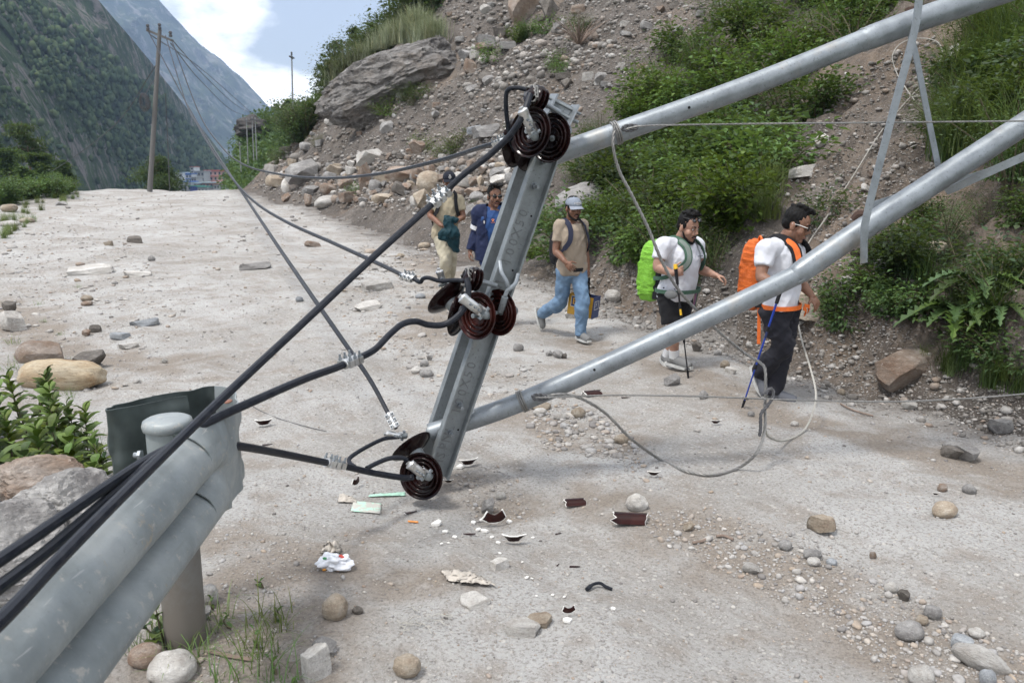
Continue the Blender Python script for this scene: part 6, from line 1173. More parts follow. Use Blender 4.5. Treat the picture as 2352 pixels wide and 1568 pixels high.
    if legs:
        for s in 'RL':
            H_, K_, A_ = P['hip' + s], P['kn' + s], P['an' + s]
            if shorts: E = H_.lerp(K_, 0.93); l_.tube([H_ + V3((0, 0, 0.04)), H_.lerp(E, 0.5), E], [0.098 * k * ar, 0.098 * k * ar, 0.092 * k * ar], n=18)
            else: limb(l_, [H_ + V3((0, 0, 0.02)), H_.lerp(K_, 0.5), K_, K_.lerp(A_, 0.5), A_ + (A_ - K_).normalized() * 0.03], [0.102 * k, 0.092 * k, 0.078 * k, 0.075 * k, 0.068 * k], 18)
        lo = rebuilt(l_, legs_name, legs, root, 0.0085 * k, 3, folds(0.0055 * k, 8, 14, int(Y * 5)))
    for s in 'RL':
        A_, T_ = P['an' + s], P['to' + s]; d = (T_ - A_); d = V3((d.x, d.y, d.z if s in pitched else max(min(d.z, 0.0), -0.06 * d.length))); dn = d.normalized(); u = V3((0, 0, 1)); sd = dn.cross(u).normalized(); up = sd.cross(dn); m = MB()
        hl = A_ - dn * 0.055 * k - up * 0.0; c1 = A_ - up * 0.055 * k
        bt = [c1 - dn * 0.06 * k, c1 + dn * 0.0 * k, c1 + dn * 0.09 * k, c1 + dn * 0.165 * k]
        q = MB(); q.tube(crom([A_ + up * 0.0, A_ - up * 0.02 * k - dn * 0.01 * k, c1 + dn * 0.06 * k + up * 0.02 * k, c1 + dn * 0.15 * k + up * 0.004 * k, c1 + dn * 0.185 * k], 4), [0.042 * k] * 5 + [0.045 * k] * 4 + [0.044 * k] * 4 + [0.038 * k] * 3 + [0.02 * k], n=14, flat=(sd, 0.92)); q.ell(c1 - dn * 0.03 * k + up * 0.015 * k, (0.04 * k, 0.045 * k, 0.042 * k), (sd, dn, up))
        sh = rebuilt(q, 'shoe', shoe, root, 0.006, 2); g = []
        for i in range(13):
            x = i / 12; w = 0.043 * k * (math.sin(math.pi * (0.10 + 0.84 * x)) ** 0.4); cc = c1 - up * 0.024 * k + dn * (-0.08 + 0.275 * x) * k + up * (0.016 * k * max(0, x - 0.75) / 0.25); g.append([cc - sd * w, cc, cc + sd * w])
        MB().sheet(g, 0.024 * k).build('sole', sole, sh)
        for i in range(4): cc = c1 + dn * (0.035 + 0.022 * i) * k + up * (0.052 - 0.010 * i) * k; MB().tube([cc - sd * 0.024 * k, cc + up * 0.006, cc + sd * 0.024 * k], 0.0042 * k, n=5).build('lace', eyew, sh)
    def tp_(t, x, y): return pel + sp * (L * t) + (R.lerp(rs, t)).normalized() * (x * k) + f * (y * k)
    if strapm:
        for s in (-1, 1):
            dch = 0.118 * fat ** 1.1 + 0.028; path = crom([tp_(0.62, 0.12 * s, -0.13), tp_(0.9, 0.10 * s, -0.115), tp_(1.035, 0.105 * s, -0.02), tp_(0.96, 0.108 * s, 0.095), tp_(0.8, 0.112 * s, dch), tp_(0.6, 0.135 * s, dch + 0.01), tp_(0.42, 0.175 * s * fat, 0.085), tp_(0.32, 0.19 * s * fat, -0.01), tp_(0.28, 0.15 * s, -0.14)], 5); g = []
            for i, c in enumerate(path):
                t = (path[min(i + 1, len(path) - 1)] - path[max(i - 1, 0)]).normalized(); ctr = tp_(0.6, 0, 0); o = (c - pel - sp * (c - pel).dot(sp)); o = (o + sp * 0.12 * (1 if i < 18 else 0)).normalized(); w = t.cross(o).normalized() * (strap_d * k / 2 if i < 30 else strap_d * k / 4); g.append([c - w, c, c + w])
            so_ = MB().sheet(g, 0.010).build('pack_strap', strapm if not isinstance(strapm, tuple) else strapm[0], root)
            if isinstance(strapm, tuple): MB().sheet([[a[0].lerp(a[2], 0.22) + (tp_(0.6, 0, 0.3) - ctr) * 0.02, a[1] + (tp_(0.6, 0, 0.3) - ctr) * 0.024, a[0].lerp(a[2], 0.78) + (tp_(0.6, 0, 0.3) - ctr) * 0.02] for a in g[8:34]], 0.006).build('strap_webbing', strapm[1], so_)
    return root, P, tp_, dict(f=f, R=R, sp=sp, k=k, L=L, hp=hp)
def pack(label, tp_, I, h, w, d, t0, mat, root_group, wr=0.006, holder=None):
    """a rain-covered pack on the back: superellipsoid with creases"""
    f, R, sp, k = I['f'], I['R'], I['sp'], I['k']; c = tp_(t0, 0, -0.125) - f * (d * 0.5); root = empty('backpack', c, label, 'backpack', root_group); V_, Fc = ICO[5]; V_ = V_.copy()
    e = 0.52; V_ = np.sign(V_) * np.abs(V_) ** e; V_ = V_ * np.array([w / 2, d / 2, h / 2]); tp = V_[:, 2] / (h / 2); V_[:, 0] *= 1 - 0.12 * np.maximum(tp, 0) ** 2; V_[:, 1] *= 1 - 0.25 * np.maximum(tp, 0) ** 2
    X, Yx, Z = R, -f, (sp * 0.8 + V3((0, 0, 0.2))).normalized()
    cr = wr * (1 - 2 * np.abs(fbm(V_[:, 0] * 7 + 3, V_[:, 1] * 7, V_[:, 2] * 20, seed=3, oct=4)) + 0.6 * fbm(V_[:, 0] * 18, V_[:, 1] * 18, V_[:, 2] * 30, seed=6, oct=3)); nrm = V_ / np.linalg.norm(V_, axis=1)[:, None]; V_ = V_ + nrm * cr[:, None]
    A = np.array([tuple(X), tuple(Yx), tuple(Z)]); link('rain_cover', np_mesh('rain_cover', V_ @ A, Fc, True), mat, root)
    g = MB().box(c + f * (d * 0.46), (w * 0.86, 0.05, h * 0.9), (X, f, Z)); g.build('back_panel', blackc, root, sharp=30); return root, c, X, Z
blackc = cloth('black_fabric', (0.014, 0.014, 0.016)); greycl = cloth('grey_knit', (0.17, 0.17, 0.168)); whites = plain('shoe_sole_white', (0.46, 0.46, 0.44), 0.7)
c1 = lambda x, y: (947.5 + x * .1831, 373.2 + y * .1831)
c3 = lambda x, y: (1177.1 + x * .2563, 424.9 + y * .2563)
c4 = lambda x, y: (1435.5 + x * .27475, 459.4 + y * .27475)
c5 = lambda x, y: (1636.5 + x * .32227, 459.4 + y * .32227)
# man in the grey cap, tan shirt and jeans
Y3 = g1(1338, 789).y + 0.15
J3 = dict(head=(545, 208, -.05), neck=(528, 325, 0), shR=(425, 372, -.08), shL=(622, 360, .10), elR=(388, 590, -.12), wrR=(475, 690, -.25), fiR=(548, 765, -.30), elL=(652, 600, .13), wrL=(672, 742, .08), fiL=(690, 830, .06), hipR=(470, 770, -.03), hipL=(590, 765, .05), knR=(425, 1050, .15), anR=(272, 1145, .55), toR=(300, 1262, .52), knL=(625, 1045, -.12), anL=(612, 1318, -.10), toL=(715, 1400, -.32))
r3, P3, t3, I3 = person('man in a grey cap, tan t-shirt and blue jeans striding with a carrier bag', Y3, c3, J3, (.5, -.87), 1.04, skin=0, pitched='R', look=(.42, -.9, -.12), tilt=0.2, hands=(0.35, 0.75), palms=((.6, .2, -.5), (-.8, .3, 0)), hair='short', beard=1.0, cap=(cloth('blue_grey_canvas', (0.20, 0.225, 0.27)), cloth('blue_grey_canvas_brim', (0.22, 0.24, 0.28)), 'embroidered'),
    shirt=cloth('tan_cotton', (0.30, 0.245, 0.19)), legs=None, shoe=greycl, sole=whites, strapm=cloth('navy_strap', (0.022, 0.025, 0.045)))
jm = M('faded_denim', rough=0.85, spec=0.2); n1 = jm.noise(4.5, 6, 0.65); n2 = jm.noise(200, 2); jc = jm.ramp(n1, [(0.30, (0.105, 0.175, 0.28)), (0.5, (0.15, 0.235, 0.345)), (0.72, (0.215, 0.305, 0.41))]); jm.color(jm.mix(jm.ramp(n2, [(0.4, 0.3), (0.6, 0)]), jc, (0.06, 0.1, 0.17))); jm.bump(n2, 0.2, 0.001)
def trousers(P, I, root, mat, name, hem=0.066, extra=0.0):
    k = I['k']; m = MB(); pel = (P['hipR'] + P['hipL']) / 2; f, R, sp = I['f'], I['R'], I['sp']
    rings(m, [(pel + sp * (z * k), R, f, a * k, b * k) for z, a, b in ((-0.07, .13, .10), (0.0, .168, .120), (.06, .168, .120), (.10, .160, .115))])
    for s in 'RL':
        H_, K_, A_ = P['hip' + s], P['kn' + s], P['an' + s]; limb(m, [H_ + V3((0, 0, 0.03)), H_.lerp(K_, 0.5), K_, K_.lerp(A_, 0.5), A_ + (A_ - K_).normalized() * 0.035 * k], [(0.100 + extra) * k, 0.090 * k, 0.080 * k, 0.076 * k, hem * k], 18)
    return rebuilt(m, name, mat, root, 0.0085 * k, 3, folds(0.0095 * k, 6, 12, 4))
trousers(P3, I3, r3, jm.m, 'jeans')
bm_ = MB(); g = [[t3(z, 0.175 * math.sin(a), 0.124 * math.cos(a) + 0.006) for z in (-0.055, 0.02)] for a in np.linspace(-2.2, 2.2, 22)]; MB().sheet(g, 0.004).build('belt', blackc, r3)
pk3, pc3, X3, Z3 = pack('small black day pack on the back of the man in the grey cap', t3, I3, 0.44, 0.30, 0.17, 0.42, blackc, 'packs carried by the walking men', 0.004)
# carrier bag
bagc = at(*c3(630, 1075), Y3 + 0.12); bag = empty('carrier_bag', bagc, 'navy and yellow carrier bag in the hand of the man in jeans', 'bag'); yel = plain('yellow_print', (0.55, 0.30, 0.03), 0.45, var=0.06); nav = plain('navy_print', (0.022, 0.045, 0.14), 0.4, var=0.06)
e1 = V3((0.86, -0.5, -0.12)).normalized(); e2 = V3((0.5, 0.86, 0.0)).normalized(); e3 = e1.cross(e2).normalized(); e3 = e3 if e3.z > 0 else -e3
def cell(c, w, h, X, Z, N, mat, name, parent, th=0.004): return MB().box(c, (w, th, h), (X, N, Z)).build(name, mat, parent, smooth=False)
cell(bagc - e2 * 0.07 - e1 * 0.0, 0.32, 0.25, e1, e3, e2, yel, 'yellow_panel', bag); cell(bagc + e1 * 0.163 + e2 * 0.03, 0.20, 0.27, e2, e3, e1, nav, 'navy_panel', bag); cell(bagc + e2 * 0.13, 0.32, 0.25, e1, e3, e2, nav, 'back_panel', bag); cell(bagc - e1 * 0.163 + e2 * 0.03, 0.20, 0.25, e2, e3, e1, yel, 'side_panel', bag); cell(bagc - e3 * 0.125 + e2 * 0.03, 0.32, 0.20, e1, e2, e3, nav, 'bag_bottom', bag)
cell(bagc - e2 * 0.074 - e1 * 0.04 + e3 * 0.04, 0.16, 0.12, e1, e3, e2, nav, 'printed_patch', bag, 0.003); lettering('BL', 0.11, bagc - e2 * 0.0775 - e1 * 0.05 + e3 * 0.04, e1, e3, yel, bag, bold=0.002)
for a, b_, w, h in ((0.0, 0.064, 0.17, 0.007), (0.0, -0.064, 0.17, 0.007), (-0.084, 0, 0.007, 0.13), (0.084, 0, 0.007, 0.13)): cell(bagc - e2 * 0.0765 - e1 * (0.04 - a) + e3 * (0.04 + b_), w, h, e1, e3, e2, eyew, 'white_frame_line', bag, 0.003)
for a, b_, w, h in ((0.0, 0.055, 0.11, 0.007), (0.0, -0.045, 0.11, 0.007), (-0.055, 0.005, 0.007, 0.10), (0.055, 0.005, 0.007, 0.10)): cell(bagc + e1 * 0.167 + e2 * (0.03 + a) + e3 * (b_ + 0.02), w, h, e2, e3, e1, eyew, 'white_frame_line', bag, 0.003)
lettering('F', 0.075, bagc + e1 * 0.169 + e2 * 0.02 + e3 * 0.025, e2, e3, eyew, bag)
hd = P3['fiL']
for q in (-0.07, 0.07): MB().tube(crom([bagc + e1 * q + e3 * 0.12 + e2 * 0.03, hd.lerp(bagc, 0.5) + e1 * q * 0.5, hd, ], 5), 0.012, n=6, flat=(e2, 0.35)).build('handle', blackc, bag)
# man with the lime pack
Y4 = g1(1559, 850).y + 0.05
J4 = dict(head=(528, 228, -.06), neck=(468, 335, 0), shR=(318, 385, -.16), shL=(592, 375, .15), elR=(272, 560, -.20), wrR=(392, 612, -.30), fiR=(450, 600, -.32), elL=(640, 580, .08), wrL=(748, 628, -.05), fiL=(830, 650, -.08), hipR=(355, 800, -.08), hipL=(478, 800, .07), knR=(400, 1040, -.12), anR=(412, 1305, -.05), toR=(500, 1392, -.14), knL=(455, 1035, .12), anL=(350, 1298, .22), toL=(395, 1350, .10))
whitec = cloth('white_cotton', (0.56, 0.57, 0.61), var=0.06); g4 = cloth('green_strap', (0.05, 0.10, 0.07))
r4, P4, t4, I4 = person('stocky man in white t-shirt and black shorts carrying a lime green pack', Y4, c4, J4, (.78, -.62), 1.10, skin=2, pitched='L', fat=1.07, look=(.62, -.78, -.35), tilt=0.28, hands=(0.95, 0.55), palms=((0.75, -.1, .2), (.3, -.2, -.8)), hair='top', beard=1.0, glasses='up', shirt=whitec, legs=blackc, legs_name='shorts', shorts=True, shoe=greycl, sole=whites, strapm=(g4, cloth('grey_strap', (0.16, 0.19, 0.17))), strap_d=0.07)
sockm = cloth('white_sock', (0.6, 0.6, 0.6))
for s in 'RL': a = P4['an' + s]; MB().tube([a - V3((0, 0, .01)), a + (P4['kn' + s] - a).normalized() * 0.075], [0.05, 0.052], n=14).build('sock', sockm, r4)
limem = M('lime_rain_cover', (0.19, 0.46, 0.035), 0.5, 0, 0.4); limem.bump(limem.noise(11, 7, 0.72, limem.vec((1, 1, 2.6)), 0.8), 0.9, 0.03); orm = M('orange_rain_cover', (0.62, 0.125, 0.014), 0.5, 0, 0.4); orm.bump(orm.noise(11, 7, 0.72, orm.vec((1, 1, 2.6)), 0.8), 0.9, 0.03); orst = plain('orange_webbing', (0.65, 0.13, 0.015), 0.6)
pk4, pc4, _, _ = pack('lime green rain covered trekking pack on the stocky man', t4, I4, 0.60, 0.34, 0.24, 0.40, limem.m, 'packs carried by the walking men', 0.009)
for nm, mt, z0, z1 in (('hip_belt', g4, 0.03, 0.10),): MB().sheet([[t4(z, 0.225 * math.sin(a), 0.19 * math.cos(a) + 0.022) for z in (z0, z1)] for a in np.linspace(-2.4, 2.4, 26)], 0.008).build(nm, mt, pk4)
MB().ell(t4(0.03, 0.215, 0.07), (0.025, 0.07, 0.045), (I4['R'], I4['f'], V3((0, 0, 1)))).build('hip_pouch', cloth('grey_pouch', (0.16, 0.165, 0.165)), pk4)
for x, m_, w in ((-0.165, plain('purple_cloth', (0.20, 0.09, 0.16), 0.8), 0.03), (-0.195, g4, 0.02)): MB().sheet([[t4(z, x - w / 2, 0.13), t4(z - 0.02, x + w / 2, 0.125)] for z in np.linspace(0.02, -0.32, 6)], 0.004).build('hanging_strap', m_, pk4)
lettering('NORTHERN TRAIL', 0.018, t4(0.70, -0.07, 0.180), -I4['R'], V3((0, 0, 1)), blackc, r4) if False else None
MB().tube([t4(0.715, -0.02, 0.168), t4(0.715, -0.075, 0.166), t4(0.715, -0.12, 0.150)], 0.0035, n=5).build('chest_print', cloth('print_grey', (0.12, 0.12, 0.13)), r4)
def trek_pole(label, a, b, mat, gripm, bandm, g):
    root = empty('walking_pole', b, label, 'walking pole', g); d = (a - b).normalized(); L = (a - b).length
    MB().tube([b + d * 0.05, b + d * L * 0.35], 0.0065, n=8).build('lower_section', mat, root); MB().tube([b + d * L * 0.34, b + d * L * 0.66], 0.0082, n=8).build('middle_section', mat, root); MB().tube([b + d * L * 0.65, b + d * L * 0.9], 0.0095, n=8).build('upper_section', mat, root)
    for q in (0.345, 0.655): MB().tube([b + d * L * (q - 0.02), b + d * L * (q + 0.02)], 0.0125, n=10).build('collar', blackc, root)
    MB().tube([b + d * (L - 0.15), b + d * (L - 0.02), b + d * (L + 0.03)], [0.015, 0.017, 0.014], n=10).build('grip', blackc, root); MB().tube([b + d * (L + 0.0), b + d * (L + 0.045)], [0.021, 0.017], n=10).build('grip_cap', gripm, root); MB().tube([b + d * L * 0.58, b + d * L * 0.64], 0.0105, n=8).build('colour_band', bandm, root)
    MB().tube([b, b + d * 0.07], [0.009, 0.012], n=8).build('rubber_tip', blackc, root); MB().tube([b + d * 0.085, b + d * 0.09], 0.028, n=12).build('basket', blackc, root)
yb = plain('yellow_band', (0.75, 0.45, 0.02), 0.5)
trek_pole('black walking pole with yellow band held by the stocky man', at(*c4(424, 575), Y4 - 0.33), g1(*c4(530, 1488)), blackc, yb, yb, 'walking poles')
# man with the orange pack
Y5 = g1(1791, 922).y + 0.06
J5 = dict(head=(598, 178, -.05), neck=(518, 288, 0), shR=(382, 352, -.18), shL=(592, 345, .17), elR=(345, 545, -.26), wrR=(438, 600, -.36), fiR=(492, 622, -.38), elL=(628, 590, .14), wrL=(700, 672, .08), fiL=(752, 750, .05), hipR=(420, 790, -.09), hipL=(530, 785, .08), knR=(508, 1035, -.10), anR=(352, 1222, .08), toR=(392, 1335, .0), knL=(500, 1045, .10), anL=(432, 1352, .05), toL=(545, 1402, -.02))
charc = cloth('charcoal_trouser', (0.020, 0.020, 0.026)); greysh = cloth('grey_mesh_shoe', (0.12, 0.125, 0.14))
r5, P5, t5, I5 = person('man in white t-shirt and dark trousers carrying an orange pack', Y5, c5, J5, (.86, -.50), 1.12, skin=1, fat=0.95, hem=-0.02, pitched='R', look=(.86, -.50, -.40), tilt=0.34, hands=(0.95, 0.4), palms=((0.7, .1, .3), (.2, .2, -.9)), hair='top', glasses='clear', shirt=whitec, shoe=greysh, sole=whites, strapm=(blackc, orst), strap_d=0.085)
trousers(P5, I5, r5, charc, 'trousers')
pk5, pc5, _, _ = pack('bright orange rain covered trekking pack on the front man', t5, I5, 0.60, 0.34, 0.20, 0.48, orm.m, 'packs carried by the walking men', 0.010)
MB().sheet([[t5(z, 0.192 * math.sin(a), 0.145 * math.cos(a) + 0.01) for z in (-0.01, 0.055)] for a in np.linspace(-2.5, 2.5, 26)], 0.007).build('hip_belt', orst, pk5)
MB().tube([t5(0.75, 0.115, 0.165), t5(0.75, 0.02, 0.178)], 0.014, n=6, flat=(V3((0, 1, 0)), 0.4)).build('chest_strap', orst, pk5)
for pts in ([t5(0.0, -0.02, 0.17), t5(-0.05, -0.05, 0.19), t5(-0.12, -0.06, 0.175)], [t5(0.03, -0.06, 0.17), t5(0.0, -0.10, 0.20), t5(-0.08, -0.12, 0.19)]): MB().sheet([[p - V3((0, 0, .016)), p + V3((0, 0, .016))] for p in crom(pts, 4)], 0.005).build('loose_strap_end', orst, pk5)
MB().sheet([[t5(z, 0.12, -0.13) + V3((-.008, 0, 0)), t5(z, 0.12, -0.12) + V3((.010, 0, 0))] for z in np.linspace(0.0, -0.55, 7)], 0.005).build('loose_strap_end', orst, pk5)
MB().tube(crom([t5(0.98, 0.05, -0.14), t5(1.05, 0.03, -0.17), t5(0.98, -0.01, -0.2)], 4), 0.01, n=6).build('grab_loop', orst, pk5)
ctx = t5(0.70, -0.035, 0.1585); lettering('TOMMY    HILFIGER', 0.034, ctx, (-I5['R'] + I5['f'] * -0.25).normalized(), I5['sp'], plain('navy_letter', (0.02, 0.025, 0.06), 0.7), r5, bold=0.0003); lettering('EST. 1985', 0.017, ctx - I5['sp'] * 0.036, (-I5['R'] + I5['f'] * -0.25).normalized(), I5['sp'], plain('navy_letter_small', (0.02, 0.025, 0.06), 0.7), r5)
fx_ = (-I5['R'] + I5['f'] * -0.25).normalized(); fl_ = ctx - fx_ * 0.012
for dx, c_, w_, h_ in ((0, 'flag_navy', .034, .026), (-.008, 'flag_white', .014, .015), (.008, 'flag_red', .014, .015)): MB().box(fl_ + fx_ * dx + I5['f'] * (0.0 if dx == 0 else 0.0012), (w_, 0.002, h_), (fx_, I5['f'], I5['sp'])).build('shirt_flag', plain(c_, {'flag_navy': (0.02, 0.025, 0.07), 'flag_white': (.6, .6, .6), 'flag_red': (.4, .03, .04)}[c_]), r5, smooth=False)
trek_pole('blue walking pole of the man with the orange pack', at(*c5(497, 610), Y5 - 0.40), g1(*c5(211, 1482)), plain('blue_anodised', (0.015, 0.045, 0.30), 0.35, 0.4), blackc, plain('dark_blue_band', (0.01, 0.02, 0.08), 0.4), 'walking poles')
# man in the black cap
Y1 = g1(1028, 694).y
J1 = dict(head=(462, 232, -.05), neck=(440, 388, 0), shR=(285, 480, -.03), shL=(585, 470, .03), elR=(218, 660, -.05), wrR=(362, 790, -.28), fiR=(452, 825, -.34), elL=(632, 680, .0), wrL=(560, 735, -.24), fiL=(500, 750, -.32), hipR=(345, 930, 0), hipL=(470, 930, .03), knR=(420, 1230, -.22), anR=(400, 1560, -.02), toR=(425, 1655, -.25), knL=(480, 1230, .05), anL=(455, 1600, .3), toL=(480, 1670, .12))
khak = cloth('khaki_shirt', (0.36, 0.31, 0.22)); khak2 = cloth('khaki_trousers', (0.40, 0.365, 0.28)); navc = cloth('navy_cap_cloth', (0.010, 0.012, 0.020))
r1, P1, t1_, I1 = person('man in a black cap with white badge and khaki clothes holding a teal jacket', Y1, c1, J1, (.12, -1), 1.08, skin=0, look=(.15, -1, -.2), tilt=0.25, hands=(0.6, 0.6), palms=((.5, .5, .2), (-.5, .5, .2)), hair='short', cap=(navc, navc, 'badge'), shirt=khak, shirt_name='shirt', shoe=blackc, sole=blackc, strapm=blackc)
trousers(P1, I1, r1, khak2, 'trousers')
pack('black day pack on the back of the man in khaki', t1_, I1, 0.44, 0.40, 0.17, 0.45, blackc, 'packs carried by the walking men', 0.004)
tl = cloth('teal_jacket', (0.005, 0.030, 0.040), 0.6); jk = MB(); D_ = lambda x, y, dy: at(*c1(x, y), Y1 + dy)
for a, b_, ra, rb in (((430, 700, -.33), (540, 720, -.33), .05, .05), ((430, 720, -.36), (510, 900, -.36), .055, .09), ((360, 900, -.36), (470, 860, -.38), .045, .075), ((350, 950, -.36), (420, 950, -.36), .035, .05), ((520, 860, -.34), (550, 1090, -.28), .08, .055), ((480, 950, -.35), (560, 1095, -.3), .05, .045), ((450, 960, -.34), (510, 1060, -.3), .05, .03)): jk.tube([D_(*a), D_(*b_)], [ra, rb], n=12); jk.ell(D_(*a), ra); jk.ell(D_(*b_), rb)
jr = empty('jacket', D_(480, 900, -.34), 'bundled teal jacket held at the waist by the man in khaki', 'jacket'); rebuilt(jk, 'folded_cloth', tl, jr, 0.01, 4, folds(0.012, 9, 12, 12))
# man with sunglasses and open navy jacket
Y2 = g1(1130, 748).y
J2 = dict(head=(1030, 425, -.05), neck=(1005, 575, 0), shR=(850, 630, -.05), shL=(1145, 605, .05), elR=(800, 870, .02), wrR=(722, 1100, -.04), fiR=(708, 1215, -.06), elL=(1215, 830, .10), wrL=(1200, 1010, .02), fiL=(1185, 1100, -.02), hipR=(935, 1160, -.02), hipL=(1055, 1160, .03), knR=(965, 1460, -.18), anR=(985, 1850, 0), toR=(1020, 1960, -.25), knL=(1040, 1460, .1), anL=(1000, 1880, .4), toL=(1030, 1960, .2))
blut = cloth('blue_sports_shirt', (0.022, 0.060, 0.175), 0.6); navj = cloth('navy_jacket', (0.011, 0.017, 0.050), 0.7)
r2, P2_, t2, I2 = person('man in black sunglasses and open navy jacket over a blue shirt', Y2, c1, J2, (.25, -.97), 1.08, skin=0, look=(.35, -.93, -.1), tilt=0.08, hands=(0.45, 0.45), hair='top', beard=0.3, glasses='dark', shirt=blut, shoe=blackc, sole=whites)
trousers(P2_, I2, r2, cloth('navy_trousers', (0.013, 0.024, 0.075), 0.7), 'trousers')
jm2 = MB(); k = I2['k']; rings(jm2, [(t2(z, 0, 0.01), I2['R'], I2['f'], a * k, b_ * k) for z, a, b_ in ((-0.16, .215, .165), (0.05, .205, .16), (.4, .195, .152), (.7, .205, .152), (.88, .185, .13), (.98, .125, .10), (1.04, .09, .085))])
for s in 'RL': limb(jm2, [P2_['sh' + s] + (P2_['sh' + s] - P2_['neck']) * 0.05, P2_['sh' + s].lerp(P2_['el' + s], 0.5), P2_['el' + s], P2_['el' + s].lerp(P2_['wr' + s], 0.5), P2_['wr' + s]], [0.098 * k, 0.082 * k, 0.068 * k, 0.06 * k, 0.050 * k], 16); jm2.tube([t2(0.95, 0, 0), P2_['sh' + s]], [0.085 * k, 0.096 * k], n=12); jm2.ell(P2_['sh' + s], 0.098 * k)
pv, fv, Rv, spv = np.array(tuple(t2(0, 0, 0))), np.array(tuple(I2['f'])), np.array(tuple(I2['R'])), np.array(tuple(I2['sp']))
def cutj(co):
    d = co - pv; z = d @ spv / I2['L']; x = d @ Rv; y = d @ fv; w = 0.085 + 0.055 * np.clip(z, 0, 1) * (1 - np.clip(z - .75, 0, .25) * 3) ; return (np.abs(x + 0.02) < w) & (y > 0.02) & (z < 1.2)
jo = rebuilt(jm2, 'jacket', navj, r2, 0.009, 3, folds(0.006, 8, 14, 30), cutj); sm = jo.modifiers.new('thickness', 'SOLIDIFY'); sm.thickness = 0.006
a, b_ = P2_['shR'], P2_['elR']; d = (b_ - a).normalized(); q = a.lerp(b_, 0.72); MB().tube([q - d * 0.028, q + d * 0.028], 0.083 * k, n=20, caps=False).build('white_arm_band', cloth('white_band', (0.6, 0.6, 0.62)), r2)
om = plain('orange_print', (0.75, 0.24, 0.08), 0.6); lc = t2(0.74, 0.03, 0.152)
for dx, dz, rr2 in ((0, 0, .011), (-.015, .012, .005), (-.005, .019, .005), (.007, .019, .005), (.016, .011, .005)): MB().ell(lc + I2['R'] * dx + V3((0, 0, dz)), (rr2, 0.004, rr2)).build('paw_logo', om, r2)
lettering('KELME', 0.018, lc - V3((0, 0, .022)), -I2['R'], V3((0, 0, 1)), om, r2)
MB().ell(t2(0.72, 0.135, 0.15), (0.008, 0.005, 0.02)).build('jacket_logo', eyew, r2)
# ================================================================ VILLAGE, SHARDS, LITTER
def house(u0, u1, vt, vb, Y, mat, label, floors, cols, roofm, depth=12, frame_m=None, band=None):
    a, b, t = at(u0, vb, Y), at(u1, vb, Y), at(u0, vt, Y); w, h = b.x - a.x, t.z - a.z; root = empty('house', V3(((a.x + b.x) / 2, Y + depth / 2, a.z)), label, 'house', 'houses of the village beyond the road crest')
    MB().box(V3(((a.x + b.x) / 2, Y + depth / 2, a.z + h / 2 - 4)), (w, depth, h + 8)).build('wall', mat, root, smooth=False); MB().box(V3(((a.x + b.x) / 2, Y + depth / 2, a.z + h + 0.25)), (w + 1.0, depth + 1.2, 0.5)).build('roof', roofm, root, smooth=False)
    fh = h / floors
    for i in range(floors):
        if band: MB().box(V3(((a.x + b.x) / 2, Y - 0.25, a.z + fh * (i + 1) - 0.3)), (w + 0.4, 0.6, 0.5)).build('floor_band', band, root, smooth=False)
        for j in range(cols):
            x = a.x + w * (j + 0.5) / cols; z = a.z + fh * (i + 0.48); wo = MB().box(V3((x, Y - 0.02, z)), (w / cols * 0.42, 0.12, fh * 0.45)).build('window', winm, root, smooth=False); MB().box(V3((x, Y - 0.1, z - fh * 0.26)), (w / cols * 0.52, 0.2, 0.15)).build('sill', concm, wo, smooth=False)
    return root
winm = plain('window_glass_dark', (0.03, 0.035, 0.045), 0.2); concm = plain('concrete', (0.36, 0.36, 0.36), 0.9); pink = plain('pink_render', (0.55, 0.33, 0.29), 0.9); redr = plain('red_paint', (0.42, 0.11, 0.085), 0.8); whr = plain('white_render', (0.6, 0.61, 0.63), 0.9); blr = plain('blue_sheet', (0.05, 0.16, 0.48), 0.6); bl2 = plain('deep_blue_paint', (0.02, 0.05, 0.36), 0.6); grs = plain('green_sheet', (0.04, 0.22, 0.17), 0.6); tins = plain('tin_sheet', (0.42, 0.5, 0.55), 0.5); brn = plain('brown_brick', (0.24, 0.13, 0.09), 0.9)
house(472, 521, 392, 428, 600, pink, 'pink four storey house with red roof in the village', 3, 5, redr, frame_m=redr, band=redr); house(448, 471, 394, 430, 585, concm, 'grey concrete house left of the pink one', 3, 3, concm); house(404, 421, 397, 420, 570, whr, 'white house at the left end of the village', 2, 2, tins); house(421, 441, 400, 420, 575, whr, 'white house with a blue band', 2, 3, blr, band=blr); house(441, 452, 408, 430, 560, concm, 'small grey house between two taller ones', 2, 2, concm)
house(415, 440, 418, 442, 520, concm, 'low shed with a blue sheet roof', 1, 3, blr); house(438, 454, 428, 446, 515, bl2, 'deep blue painted hut', 2, 3, grs); house(425, 452, 422, 432, 525, brn, 'brick house under a pale tin roof', 1, 4, tins); house(455, 478, 430, 447, 510, concm, 'low house with a teal sheet roof', 1, 3, grs); house(466, 500, 420, 444, 530, brn, 'brown house below the pink one', 2, 4, tins); house(492, 520, 424, 446, 512, concm, 'grey house with a brown tin roof at the right', 2, 4, brn); house(428, 446, 384, 398, 640, whr, 'far white house with a red roof behind the others', 2, 2, redr); house(456, 468, 440, 452, 480, whr, 'nearest pale hut below the deep blue one', 1, 2, tins)
